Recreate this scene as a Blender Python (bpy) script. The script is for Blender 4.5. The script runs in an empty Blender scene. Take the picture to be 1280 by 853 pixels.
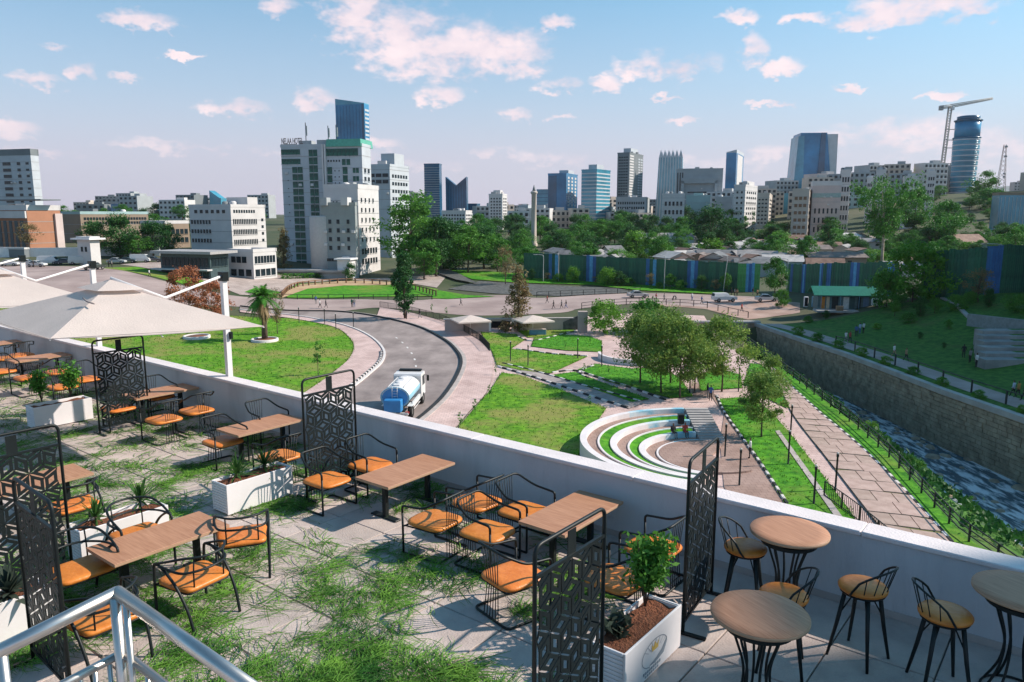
import bpy, bmesh, math, random
from mathutils import Vector, Matrix
R = math.radians
random.seed(7)
S = bpy.context.scene
COL = S.collection

# ---------------------------------------------------------------- camera, sky, sun, exposure
FPX, CZ = 950.0, 19.0
PITCH = math.atan((426.5 - 268) / FPX)
cd = bpy.data.cameras.new('camera'); cam = bpy.data.objects.new('camera', cd); COL.objects.link(cam)
cam.location = (0, 0, CZ); cam.rotation_euler = (math.pi / 2 - PITCH, 0, 0)
cd.sensor_width = 36; cd.lens = 36 * FPX / 1280; cd.clip_start = .1; cd.clip_end = 20000
S.camera = cam
SUN_EL, SUN_AZ = R(37), R(82)          # azimuth measured from +Y towards +X
sd = Vector((math.sin(SUN_AZ) * math.cos(SUN_EL), math.cos(SUN_AZ) * math.cos(SUN_EL), math.sin(SUN_EL)))
sl = bpy.data.lights.new('sun', 'SUN'); so = bpy.data.objects.new('sun', sl); COL.objects.link(so)
sl.energy = 5.0; sl.angle = R(.55); sl.color = (1, .88, .775)
so.location = (60, 10, 120); so.rotation_euler = (-sd).to_track_quat('-Z', 'Y').to_euler()
S.view_settings.view_transform = 'Standard'; S.view_settings.look = 'None'
S.view_settings.exposure = .42; S.view_settings.gamma = 1; S.view_settings.use_curve_mapping = False
S.render.engine = 'CYCLES'
S.cycles.max_bounces = 6; S.cycles.transparent_max_bounces = 12; S.cycles.use_denoising = True

def px_dir(u, v):
    dx, dy = (u - 640) / FPX, (426.5 - v) / FPX
    cp, sp = math.cos(PITCH), math.sin(PITCH)
    return Vector((dx, cp + dy * sp, -sp + dy * cp))
def P(u, v, z=0.0):
    d = px_dir(u, v); t = (z - CZ) / d.z
    return Vector((d.x * t, d.y * t, z))
def PD(u, v, D):
    d = px_dir(u, v); t = D / d.y
    return Vector((d.x * t, D, CZ + d.z * t))

def build_world():
    w = bpy.data.worlds.new('World'); S.world = w; w.use_nodes = True
    w.cycles.sampling_method = 'MANUAL'; w.cycles.sample_map_resolution = 256
    nt = w.node_tree; N = nt.nodes; L = nt.links; N.clear()
    def mth(op, a, b=None, c=None, clamp=False):
        n = N.new('ShaderNodeMath'); n.operation = op; n.use_clamp = clamp
        for i, q in enumerate((a, b, c)):
            if q is None: continue
            if isinstance(q, (int, float)): n.inputs[i].default_value = q
            else: L.new(q, n.inputs[i])
        return n.outputs[0]
    out = N.new('ShaderNodeOutputWorld'); bg = N.new('ShaderNodeBackground')
    sky = N.new('ShaderNodeTexSky'); sky.sky_type = 'NISHITA'; sky.sun_disc = False
    sky.sun_elevation = SUN_EL; sky.sun_rotation = SUN_AZ; sky.air_density = 1.0; sky.dust_density = .8; sky.ozone_density = 1.5
    tc = N.new('ShaderNodeTexCoord'); sep = N.new('ShaderNodeSeparateXYZ'); L.new(tc.outputs['Generated'], sep.inputs[0])
    x, y, z = sep.outputs
    az = mth('ARCTAN2', x, y); el = mth('ARCSINE', z)
    # pale rosy air near the horizon, blue-green sky above
    tint = N.new('ShaderNodeMix'); tint.data_type = 'RGBA'; tint.blend_type = 'MULTIPLY'; tint.inputs[0].default_value = 1
    L.new(sky.outputs[0], tint.inputs[6]); tint.inputs[7].default_value = (.57, 1.20, 1.26, 1)
    ramp = N.new('ShaderNodeValToRGB'); cr = ramp.color_ramp; L.new(mth('MULTIPLY', el, 2.0), ramp.inputs[0])
    cr.elements[0].position = 0.0; cr.elements[0].color = (.93, .93, .93, 1)
    cr.elements[1].position = .95; cr.elements[1].color = (0, 0, 0, 1)
    for p_, c_ in ((.14, .82), (.30, .50), (.5, .22)):
        e = cr.elements.new(p_); e.color = (c_, c_, c_, 1)
    mul = N.new('ShaderNodeMix'); mul.data_type = 'RGBA'
    L.new(ramp.outputs[0], mul.inputs[0]); L.new(tint.outputs[2], mul.inputs[6]); mul.inputs[7].default_value = (5.35, 4.6, 5.65, 1)
    # clouds: soft ellipses in azimuth / elevation broken up by noise
    cmb = N.new('ShaderNodeCombineXYZ'); L.new(az, cmb.inputs[0]); L.new(mth('MULTIPLY', el, 1.7), cmb.inputs[1])
    def noise(sc, det, rough, off=0):
        n = N.new('ShaderNodeTexNoise'); n.inputs['Scale'].default_value = sc; n.inputs['Detail'].default_value = det
        n.inputs['Roughness'].default_value = rough
        mp = N.new('ShaderNodeVectorMath'); mp.operation = 'ADD'; mp.inputs[1].default_value = (off, off * .7, 0)
        L.new(cmb.outputs[0], mp.inputs[0]); L.new(mp.outputs[0], n.inputs[0])
        return n.outputs[0]
    n1 = noise(11, 4, .62); n2 = noise(40, 3, .6, 3.1); n3 = noise(3.2, 3, .55, 7.7)
    clouds = [(560,62,120,44),(505,40,105,46),(610,58,95,34),(1150,8,120,30),(850,80,60,24),(450,14,70,44),(640,72,60,30),(705,106,30,12),(835,84,62,20),(762,106,26,12),(172,24,62,13),(300,134,44,14),
              (392,124,34,17),(45,100,40,11),(100,88,22,14),(155,96,26,8),(20,160,36,15),(1120,18,90,24),(1080,30,60,14),(1210,10,40,14),
              (930,22,30,10),(940,62,26,22),(985,84,28,11),(558,120,32,14),(345,8,36,14),(642,144,32,8),(480,180,28,10),
              (700,198,60,10),(690,28,36,11),(75,194,34,6),(1010,22,26,8),(230,183,110,9),(980,190,50,12),(1130,172,130,30),(1230,185,90,32),(60,190,60,7),(420,192,60,8),(610,190,50,7),(850,150,30,6),(960,130,40,5),(60,60,30,6),(240,70,30,5),(1180,120,40,6),(1060,110,36,5),
              (700,146,26,5),(832,122,22,4),(520,206,80,8),(900,206,60,14)]
    ae = N.new('ShaderNodeCombineXYZ')
    L.new(mth('ADD', az, mth('MULTIPLY', mth('SUBTRACT', n1, .5), .10)), ae.inputs[0]); L.new(mth('ADD', el, mth('MULTIPLY', mth('SUBTRACT', n2, .5), .035)), ae.inputs[1])
    def vm(op, a_, b_):
        n = N.new('ShaderNodeVectorMath'); n.operation = op; L.new(a_, n.inputs[0])
        if isinstance(b_, tuple): n.inputs[1].default_value = b_
        else: L.new(b_, n.inputs[1])
        return n.outputs['Value'] if op == 'DOT_PRODUCT' else n.outputs[0]
    m = None
    for (u, v, ru, rv) in clouds:
        d = px_dir(u, v).normalized()
        a0, e0 = math.atan2(d.x, d.y), math.asin(d.z)
        ra, re = ru / FPX * math.cos(a0)**2, rv / FPX * math.cos(a0)
        soft = .8 if v > 165 else 1.0
        q = vm('MULTIPLY', vm('SUBTRACT', ae.outputs[0], (a0, e0, 0)), (1 / ra, 1 / re, 0))
        q = mth('MULTIPLY_ADD', vm('DOT_PRODUCT', q, q), -soft, soft)
        m = q if m is None else mth('MAXIMUM', m, q)
    m = mth('MAXIMUM', m, -.9)
    # elsewhere the same kind of broken clouds
    away = mth('MULTIPLY', mth('SUBTRACT', mth('ABSOLUTE', az), .62), 6, clamp=True)
    away2 = mth('MULTIPLY', mth('SUBTRACT', el, .36), 8, clamp=True)
    gen = mth('SUBTRACT', mth('MULTIPLY', n3, 3.6), 2.2)
    m2 = mth('SUBTRACT', gen, mth('MULTIPLY', mth('SUBTRACT', 1, mth('MAXIMUM', away, away2)), 4))
    m = mth('MAXIMUM', m, m2)
    nn = mth('ADD', mth('MULTIPLY', mth('SUBTRACT', n1, .5), 3.6), mth('MULTIPLY', mth('SUBTRACT', n2, .5), 1.8))
    dens = mth('MULTIPLY', mth('ADD', mth('ADD', m, nn), -.06), .88, clamp=True)
    mr = N.new('ShaderNodeMapRange'); mr.interpolation_type = 'SMOOTHSTEP'; L.new(dens, mr.inputs[0])
    mr.inputs[1].default_value = 0; mr.inputs[2].default_value = 1
    low = mth('MULTIPLY', mth('SUBTRACT', el, -.01), 9, clamp=True)
    cov = mth('MULTIPLY', mth('MULTIPLY', mr.outputs[0], low), .93)
    cc = N.new('ShaderNodeMix'); cc.data_type = 'RGBA'
    L.new(mth('MULTIPLY', mth('SUBTRACT', n1, .32), 2.6, clamp=True), cc.inputs[0])
    cc.inputs[6].default_value = (6.0, 5.2, 5.9, 1); cc.inputs[7].default_value = (8.6, 7.1, 7.2, 1)
    mx = N.new('ShaderNodeMix'); mx.data_type = 'RGBA'
    L.new(cov, mx.inputs[0]); L.new(mul.outputs[2], mx.inputs[6]); L.new(cc.outputs[2], mx.inputs[7])
    L.new(mx.outputs[2], bg.inputs[0]); bg.inputs[1].default_value = .10
    L.new(bg.outputs[0], out.inputs[0])
build_world()

# ---------------------------------------------------------------- materials
MATS = {}
def mat(name, col, rough=.7, metal=0.0, var=.14, scale=2.0, bump=0.0, bscale=None, spec=.35, col2=None, rnd=0.0, transl=0.0, detail=5, stretch=None, lo=.35, hi=.65):
    if name in MATS: return MATS[name]
    m = bpy.data.materials.new(name); m.use_nodes = True; nt = m.node_tree; N = nt.nodes; L = nt.links
    b = N['Principled BSDF']; b.inputs['Roughness'].default_value = rough; b.inputs['Metallic'].default_value = metal
    b.inputs['Specular IOR Level'].default_value = spec
    tc = N.new('ShaderNodeTexCoord'); vec = tc.outputs['Object']
    if stretch:
        mp = N.new('ShaderNodeMapping'); mp.inputs['Scale'].default_value = stretch; L.new(vec, mp.inputs[0]); vec = mp.outputs[0]
    no = N.new('ShaderNodeTexNoise'); no.inputs['Scale'].default_value = scale; no.inputs['Detail'].default_value = detail
    no.inputs['Roughness'].default_value = .6
    L.new(vec, no.inputs[0])
    rp = N.new('ShaderNodeValToRGB'); L.new(no.outputs[0], rp.inputs[0])
    c2 = col2 or tuple(min(1, c * (1 + var)) for c in col)
    c1 = col if col2 else tuple(c * (1 - var) for c in col)
    rp.color_ramp.elements[0].position = lo; rp.color_ramp.elements[0].color = (*c1, 1)
    rp.color_ramp.elements[1].position = hi; rp.color_ramp.elements[1].color = (*c2, 1)
    c = rp.outputs[0]
    if rnd:
        oi = N.new('ShaderNodeObjectInfo'); hs = N.new('ShaderNodeHueSaturation')
        m1 = N.new('ShaderNodeMapRange'); L.new(oi.outputs['Random'], m1.inputs[0]); m1.inputs[3].default_value = 1 - rnd; m1.inputs[4].default_value = 1 + rnd
        L.new(m1.outputs[0], hs.inputs['Value']); L.new(c, hs.inputs['Color']); c = hs.outputs[0]
        m2 = N.new('ShaderNodeMapRange'); L.new(oi.outputs['Random'], m2.inputs[0]); m2.inputs[3].default_value = .5 + rnd * .06; m2.inputs[4].default_value = .5 - rnd * .06
        L.new(m2.outputs[0], hs.inputs['Hue'])
    L.new(c, b.inputs['Base Color'])
    if bump:
        nb = N.new('ShaderNodeTexNoise'); nb.inputs['Scale'].default_value = bscale or scale * 6; nb.inputs['Detail'].default_value = 4; L.new(vec, nb.inputs[0])
        bp = N.new('ShaderNodeBump'); bp.inputs['Strength'].default_value = bump; bp.inputs['Distance'].default_value = .05
        L.new(nb.outputs[0], bp.inputs['Height']); L.new(bp.outputs[0], b.inputs['Normal'])
    if transl:
        tr = N.new('ShaderNodeBsdfTranslucent'); L.new(c, tr.inputs[0]); mx = N.new('ShaderNodeMixShader'); mx.inputs[0].default_value = transl
        L.new(b.outputs[0], mx.inputs[1]); L.new(tr.outputs[0], mx.inputs[2]); L.new(mx.outputs[0], N['Material Output'].inputs[0])
    MATS[name] = m
    return m
def grass_mat(name, a, b_, c_, dry=.5):
    """lawn: fine two-tone blades, broad dry patches"""
    m = mat(name, a, rough=.9, col2=b_, scale=1.4, bump=.9, bscale=9, spec=.15, detail=9, lo=.36, hi=.64)
    nt = m.node_tree; N = nt.nodes; L = nt.links; bs = N['Principled BSDF']
    src = bs.inputs['Base Color'].links[0].from_socket
    tc = N.new('ShaderNodeTexCoord'); no = N.new('ShaderNodeTexNoise'); no.inputs['Scale'].default_value = .11; no.inputs['Detail'].default_value = 7; no.inputs['Roughness'].default_value = .65
    L.new(tc.outputs['Object'], no.inputs[0])
    mr = N.new('ShaderNodeMapRange'); mr.interpolation_type = 'SMOOTHSTEP'; L.new(no.outputs[0], mr.inputs[0])
    mr.inputs[1].default_value = dry; mr.inputs[2].default_value = dry + .17; mr.inputs[4].default_value = .62
    mx = N.new('ShaderNodeMix'); mx.data_type = 'RGBA'; L.new(mr.outputs[0], mx.inputs[0]); L.new(src, mx.inputs[6]); mx.inputs[7].default_value = (*c_, 1)
    L.new(mx.outputs[2], bs.inputs['Base Color'])
    return m
def paver_mat(name, a, b_, w=.6, h=.3, mortar=(.3, .22, .2)):
    m = mat(name, a, rough=.85, col2=b_, scale=.35, detail=8, spec=.2)
    nt = m.node_tree; N = nt.nodes; L = nt.links; bs = N['Principled BSDF']
    src = bs.inputs['Base Color'].links[0].from_socket
    tc = N.new('ShaderNodeTexCoord'); br = N.new('ShaderNodeTexBrick'); L.new(tc.outputs['Object'], br.inputs[0])
    br.inputs['Scale'].default_value = 1; br.inputs['Brick Width'].default_value = w; br.inputs['Row Height'].default_value = h
    br.inputs['Mortar Size'].default_value = .018; br.inputs['Color1'].default_value = (1, 1, 1, 1); br.inputs['Color2'].default_value = (.86, .86, .86, 1)
    br.inputs['Mortar'].default_value = (.62, .6, .6, 1)
    mx = N.new('ShaderNodeMix'); mx.data_type = 'RGBA'; mx.blend_type = 'MULTIPLY'; mx.inputs[0].default_value = 1
    L.new(src, mx.inputs[6]); L.new(br.outputs[0], mx.inputs[7]); L.new(mx.outputs[2], bs.inputs['Base Color'])
    return m
def wood_mat(name, a, b_):
    return mat(name, a, rough=.5, col2=b_, scale=3.2, stretch=(14, .9, 14), detail=7, spec=.3, lo=.3, hi=.7)

black = mat('black_metal', (.010, .015, .016), rough=.45, var=.2, spec=.28)
orange = mat('orange_leather', (.56, .165, .026), rough=.40, col2=(.68, .225, .042), scale=9, bump=.14, bscale=30, spec=.4, rnd=.07)
woodtop = wood_mat('table_wood', (.33, .155, .085), (.49, .26, .155))
woodedge = mat('table_edge_wood', (.42, .27, .17), rough=.6, var=.1)
white = mat('white_paint', (.72, .70, .70), rough=.6, var=.05, scale=1.5, bump=.08, bscale=40)
planter_white = mat('planter_white', (.72, .69, .69), rough=.5, var=.04, scale=2)
parapet_m = mat('parapet_render', (.36, .385, .42), rough=.8, col2=(.49, .515, .55), scale=.9, bump=.25, bscale=30, detail=9, stretch=(1.6, 1.6, .28), lo=.28, hi=.52)
canvas = mat('canvas', (.70, .60, .545), rough=.9, var=.05, scale=1.2, bump=.15, bscale=30, transl=.22)
soil = mat('soil', (.13, .045, .022), rough=.95, col2=(.26, .10, .05), scale=14, bump=1, bscale=40)
steel = mat('brushed_steel', (.60, .56, .52), rough=.34, metal=1.0, var=.08, scale=6)
slab_m = mat('floor_slab', (.38, .315, .285), rough=.85, col2=(.52, .44, .40), scale=1.7, bump=.25, bscale=40, rnd=.07, detail=8)
joint_m = mat('slab_joint', (.16, .145, .13), rough=.95)
blade_m = mat('cut_grass', (.025, .110, .014), rough=.7, col2=(.17, .36, .05), scale=2.2, spec=.2, transl=.25, detail=6)
asphalt = mat('asphalt', (.175, .142, .134), rough=.9, col2=(.35, .29, .272), scale=.30, bump=.2, bscale=14, detail=10, stretch=(1, .55, 1), lo=.3, hi=.68)
paint_w = mat('road_paint', (.62, .60, .58), rough=.8, var=.12, scale=3)
pink_paver = paver_mat('pink_paver', (.50, .36, .33), (.66, .49, .455), .5, .5)
brown_paver = paver_mat('brown_paver', (.30, .20, .165), (.40, .28, .24), .5, .5)
lawn_m = grass_mat('lawn_grass', (.040, .150, .008), (.145, .33, .020), (.30, .23, .09), .44)
lawn2_m = grass_mat('lawn_green', (.026, .145, .010), (.095, .31, .018), (.19, .23, .045), .50)
dark_grass = grass_mat('bank_grass', (.028, .095, .016), (.075, .18, .032), (.12, .12, .05), .52)
ground_m = mat('ground_earth', (.03, .055, .018), rough=.95, col2=(.105, .10, .055), scale=.03, detail=10, bump=.5, bscale=1.0)
kerb_m = mat('kerb_concrete', (.40, .35, .33), rough=.85, var=.15, scale=1)
kerb_w = mat('kerb_white', (.62, .58, .56), rough=.8, var=.1, scale=4)
kerb_b = mat('kerb_black', (.02, .022, .024), rough=.7, var=.2)
conc = mat('concrete', (.36, .34, .33), rough=.85, var=.16, scale=.6, bump=.2, bscale=20, detail=8)
bench_w = mat('bench_white', (.70, .65, .65), rough=.6, var=.06, scale=.8)
bench_b = mat('bench_blue', (.20, .46, .58), rough=.6, col2=(.60, .66, .68), scale=.55, lo=.42, hi=.56)
stone_m = mat('wall_stone', (.21, .165, .12), rough=.9, col2=(.40, .325, .24), scale=1.1, bump=.5, bscale=12, detail=8)
slope_stone = mat('slope_stone', (.05, .055, .055), rough=.95, col2=(.13, .13, .125), scale=1.2, bump=1, bscale=4, detail=8)
slab2 = mat('promenade_slab', (.33, .235, .20), rough=.9, col2=(.46, .345, .30), scale=.9, rnd=.1, bump=.3, bscale=20, detail=8)
rail_m = mat('rail_dark', (.022, .026, .026), rough=.5, var=.2)
bark = mat('bark', (.10, .075, .055), rough=.95, var=.3, scale=3, bump=.5)
bark_pale = mat('bark_pale', (.42, .33, .25), rough=.9, var=.25, scale=2)
glass_d = mat('dark_glass', (.012, .022, .028), rough=.25, var=.3, scale=.3, spec=.35)
glass_g = mat('green_glass', (.004, .030, .027), rough=.22, col2=(.014, .12, .085), scale=.5, spec=.35)
glass_b = mat('blue_glass', (.025, .19, .36), rough=.22, var=.3, scale=.05, spec=.6)
glass_db = mat('deep_blue_glass', (.014, .085, .165), rough=.22, var=.35, scale=.05, spec=.8)
glass_t = mat('teal_glass', (.055, .26, .36), rough=.22, var=.35, scale=.05, spec=.8)
tyre_m = mat('tyre', (.018, .018, .018), rough=.85)
rim_m = mat('rim', (.35, .34, .33), rough=.4, metal=.6)
skin_m = mat('skin', (.16, .08, .05), rough=.6, var=.05)
hair_m = mat('hair', (.010, .008, .007), rough=.7, var=.1)

def leafmat(name, a, b_, rnd=.18, tr=.28):
    return mat(name, a, rough=.6, col2=b_, scale=.9, rnd=rnd, transl=tr, spec=.25, detail=6)
leaf_mid = leafmat('leaf_mid', (0.034, 0.144, 0.020), (0.106, 0.295, 0.039))
leaf_dark = leafmat('leaf_dark', (0.018, 0.084, 0.020), (0.059, 0.175, 0.038))
leaf_silver = leafmat('leaf_silver', (0.058, 0.175, 0.032), (0.304, 0.400, 0.082), rnd=.1, tr=.32)
leaf_bright = leafmat('leaf_bright', (0.050, 0.187, 0.013), (0.143, 0.330, 0.039))
leaf_dry = leafmat('leaf_dry', (0.095, 0.115, 0.041), (0.270, 0.182, 0.088))
leaf_red = leafmat('leaf_red', (.28, .075, .030), (.52, .19, .10), tr=.2)
leaf_yucca = leafmat('leaf_yucca', (.035, .10, .02), (.10, .22, .05), rnd=.1)
leaf_rubber = leafmat('leaf_dark_gloss', (.02, .04, .03), (.09, .11, .08), rnd=.1)

# ---------------------------------------------------------------- mesh helpers
class MB:
    """collects shapes into one mesh"""
    def __init__(s): s.v = []; s.f = []; s.m = []; s.mats = []; s.sm = []
    def mi(s, m):
        if m not in s.mats: s.mats.append(m)
        return s.mats.index(m)
    def add(s, vs, fs, m, smooth=False):
        o = len(s.v); k = s.mi(m)
        s.v += [tuple(q) for q in vs]
        for f in fs: s.f.append([i + o for i in f]); s.m.append(k); s.sm.append(smooth)
        return s
    def box(s, c, d, m, rz=0.0, taper=1.0):
        cx, cy, cz = c; a, b, h = d[0] / 2, d[1] / 2, d[2] / 2
        vs = []; cr, sr = math.cos(rz), math.sin(rz)
        for zz, k in ((-h, 1), (h, taper)):
            for (x, y) in ((-a, -b), (a, -b), (a, b), (-a, b)):
                x *= k; y *= k
                vs.append((cx + x * cr - y * sr, cy + x * sr + y * cr, cz + zz))
        return s.add(vs, [(3, 2, 1, 0), (4, 5, 6, 7), (0, 1, 5, 4), (1, 2, 6, 5), (2, 3, 7, 6), (3, 0, 4, 7)], m)
    def bbox(s, c, d, m, bv=.01, rz=0.0):
        """box with chamfered vertical and top edges"""
        a, b = d[0] / 2, d[1] / 2; bv = min(bv, a * .9, b * .9)
        ring = [(-a + bv, -b), (a - bv, -b), (a, -b + bv), (a, b - bv), (a - bv, b), (-a + bv, b), (-a, b - bv), (-a, -b + bv)]
        z0, z1 = c[2] - d[2] / 2, c[2] + d[2] / 2
        pts = [(x, y) for x, y in ring]
        inn = [(x * (1 - bv / a * .8), y * (1 - bv / b * .8)) for x, y in ring]
        cr, sr = math.cos(rz), math.sin(rz); vs = []
        for (rg, z) in ((inn, z0), (pts, z0 + min(bv, d[2] / 3)), (pts, z1 - min(bv, d[2] / 3)), (inn, z1)):
            vs += [(c[0] + x * cr - y * sr, c[1] + x * sr + y * cr, z) for x, y in rg]
        fs = []
        for k in range(3):
            for i in range(8):
                j = (i + 1) % 8; fs.append((k * 8 + i, k * 8 + j, k * 8 + 8 + j, k * 8 + 8 + i))
        fs.append(tuple(reversed(range(8)))); fs.append(tuple(range(24, 32)))
        return s.add(vs, fs, m)
    def tube(s, pts, r, m, n=8, cap=True, closed=False):
        pts = [Vector(p) for p in pts]; k = len(pts)
        rr = r if isinstance(r, (list, tuple)) else [r] * k
        vs = []; fs = []; up = None
        for i, p in enumerate(pts):
            a = pts[(i - 1) % k] if (i > 0 or closed) else p
            b = pts[(i + 1) % k] if (i < k - 1 or closed) else p
            t = (b - a)
            if t.length < 1e-9: t = Vector((0, 0, 1))
            t.normalize()
            if up is None:
                up = Vector((0, 0, 1)) if abs(t.z) < .9 else Vector((1, 0, 0))
            sd_ = t.cross(up)
            if sd_.length < 1e-4: sd_ = t.cross(Vector((1, .3, 0)))
            sd_.normalize(); up = sd_.cross(t).normalized()
            for j in range(n):
                q = 2 * math.pi * j / n
                vs.append(p + sd_ * (rr[i] * math.cos(q)) + up * (rr[i] * math.sin(q)))
        for i in range(k if closed else k - 1):
            for j in range(n):
                a = i * n + j; b = i * n + (j + 1) % n; i2 = (i + 1) % k
                fs.append((a, b, i2 * n + (j + 1) % n, i2 * n + j))
        if cap and not closed: fs.append(tuple(range(n))[::-1]); fs.append(tuple(range((k - 1) * n, k * n)))
        return s.add(vs, fs, m, True)
    def lathe(s, prof, m, n=20, c=(0, 0, 0), smooth=True, sx=1, sy=1):
        vs = []; fs = []; k = len(prof)
        for (r, z) in prof:
            for j in range(n):
                q = 2 * math.pi * j / n; vs.append((c[0] + r * math.cos(q) * sx, c[1] + r * math.sin(q) * sy, c[2] + z))
        for i in range(k - 1):
            for j in range(n): fs.append((i * n + j, i * n + (j + 1) % n, (i + 1) * n + (j + 1) % n, (i + 1) * n + j))
        fs.append(tuple(range(n))[::-1]); fs.append(tuple(range((k - 1) * n, k * n)))
        return s.add(vs, fs, m, smooth)
    def prism(s, poly, z0, z1, m):
        n = len(poly); vs = [(p[0], p[1], z0) for p in poly] + [(p[0], p[1], z1) for p in poly]
        a = sum(poly[i][0] * poly[(i + 1) % n][1] - poly[(i + 1) % n][0] * poly[i][1] for i in range(n))
        fs = [tuple(range(n))[::-1], tuple(range(n, 2 * n))] + [(i, (i + 1) % n, n + (i + 1) % n, n + i) for i in range(n)]
        if a < 0: fs = [f[::-1] for f in fs]
        return s.add(vs, fs, m)
    def hull2(s, a, b, m, smooth=False):
        """loft between two equal rings, capped"""
        n = len(a); fs = [tuple(range(n))[::-1], tuple(range(n, 2 * n))] + [(i, (i + 1) % n, n + (i + 1) % n, n + i) for i in range(n)]
        return s.add(list(a) + list(b), fs, m, smooth)
    def quad(s, a, b, c, d, m): return s.add([a, b, c, d], [(0, 1, 2, 3)], m)
    def mesh(s, name):
        me = bpy.data.meshes.new(name); me.from_pydata(s.v, [], s.f)
        for m in s.mats: me.materials.append(m)
        me.polygons.foreach_set('material_index', s.m); me.polygons.foreach_set('use_smooth', s.sm); me.update()
        return me
    def obj(s, name, parent=None, loc=None, rz=None):
        return put(name, s.mesh(name), parent, loc, rz)
def put(name, me, parent=None, loc=None, rz=None):
    o = bpy.data.objects.new(name, me); COL.objects.link(o)
    if parent is not None: o.parent = parent
    if loc is not None: o.location = loc
    if rz is not None: o.rotation_euler[2] = rz
    return o
def tag(o, label=None, cat=None, group=None, kind=None):
    if label: o['label'] = label
    if cat: o['category'] = cat
    if group: o['group'] = group
    if kind: o['kind'] = kind
    return o
def thing(name, label, cat, loc=(0, 0, 0), rz=0.0, group=None):
    o = bpy.data.objects.new(name, None); COL.objects.link(o); o.empty_display_size = .2
    o.location = loc; o.rotation_euler = (0, 0, rz)
    return tag(o, label, cat, group)
KIDS = {}
def dup(root, loc, rz=None, label=None, sc=None, group=None):
    def cp(o, par):
        c = o.copy(); COL.objects.link(c)
        if par is not None: c.parent = par
        for ch in o.children: cp(ch, c)
        return c
    r = cp(root, None); r.location = loc
    if rz is not None: r.rotation_euler[2] = rz
    if sc is not None: r.scale = sc if isinstance(sc, (tuple, list)) else (sc, sc, sc)
    return tag(r, label, None, group)
def fillet(pts, r=.05, n=4):
    """round the inner corners of a polyline"""
    pts = [Vector(p) for p in pts]; out = [pts[0]]
    for i in range(1, len(pts) - 1):
        a, b, c = pts[i - 1], pts[i], pts[i + 1]
        d1 = (a - b); d2 = (c - b); k = min(r, d1.length * .48, d2.length * .48)
        p, q = b + d1.normalized() * k, b + d2.normalized() * k
        for j in range(n + 1):
            t = j / n; out.append(p * (1 - t)**2 + b * 2 * t * (1 - t) + q * t * t)
    out.append(pts[-1]); return out
def ss(t):
    t = max(0.0, min(1.0, t)); return t * t * (3 - 2 * t)
def lerp(a, b, t): return a + (b - a) * t
# ---------------------------------------------------------------- terrain
RIV_L = [(-60, 26.5), (43, 27.0), (48, 28), (57.7, 30), (68.6, 31.5), (82, 32.6), (98, 34), (122, 36)]       # (y, x) railing above the river, left bank
RIV_R = [(-60, 47), (40, 46), (65, 44.2), (74.5, 43.2), (84.4, 42.8), (95, 42.2), (105, 41), (119, 39.6), (124, 39.2)]  # top of the stone wall
def lin(tab, y):
    if y <= tab[0][0]: return tab[0][1]
    for (a, xa), (b, xb) in zip(tab, tab[1:]):
        if y <= b: return lerp(xa, xb, (y - a) / (b - a))
    return tab[-1][1]
PATH_Z = 1.5
def hgt(x, y):
    z = 1.6 * ss((y - 118) / 36)
    z += 2.2 * ss((y - 172) / 60) + 7 * ss((y - 230) / 320)
    z += 4.6 * ss((-x - 34) / 60) * ss((y - 96) / 70)
    z += 24 * ss((x - 70) / 280) * ss((y - 175) / 330)
    z += 30 * ss((y - 700) / 1500) * ss((x + 100) / 900)
    r = lin(RIV_R, y)
    if x > r - 3:                                   # far bank: path, then a grass slope
        k = ss((x - r + 3) / 3) * (1 - ss((y - 112) / 30))
        z += PATH_Z * k
        z += 5.4 * ss((x - r - 4.5) / 34) * (1 - ss((y - 128) / 50))
    return z
def carved(x, y):
    return y < 121.5 and lin(RIV_L, y) < x < lin(RIV_R, y) + 2.7
def T(u, v, off=0.0):
    z = 0.0
    for _ in range(40):
        p = P(u, v, z); z2 = hgt(p.x, p.y); z = z * .5 + z2 * .5
    p = P(u, v, z); p.z = hgt(p.x, p.y) + off
    return p
def on(x, y, off=0.0): return Vector((x, y, hgt(x, y) + off))

def axis(lo, hi, fine0, fine1, step, grow):
    a = []; q = fine0
    while q <= fine1: a.append(q); q += step
    s_ = step; q = fine1
    while q < hi: s_ *= grow; q += s_; a.append(q)
    s_ = step; q = fine0
    while q > lo: s_ *= grow; q -= s_; a.insert(0, q)
    return [max(lo, min(hi, k)) for k in a]
def build_ground():
    xs = axis(-6000, 7000, -130, 130, 2.5, 1.22); ys = axis(-150, 9000, 24, 250, 2.5, 1.2)
    vs = []; fs = []
    for y in ys:
        for x in xs: vs.append((x, y, -7.5 if carved(x, y) else hgt(x, y)))
    n = len(xs)
    for j in range(len(ys) - 1):
        for i in range(n - 1): fs.append((j * n + i, j * n + i + 1, (j + 1) * n + i + 1, (j + 1) * n + i))
    mb = MB(); mb.add(vs, fs, ground_m, True)
    tag(mb.obj('ground'), 'dusty green and brown city ground between the buildings', 'ground', kind='structure')
build_ground()

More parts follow.
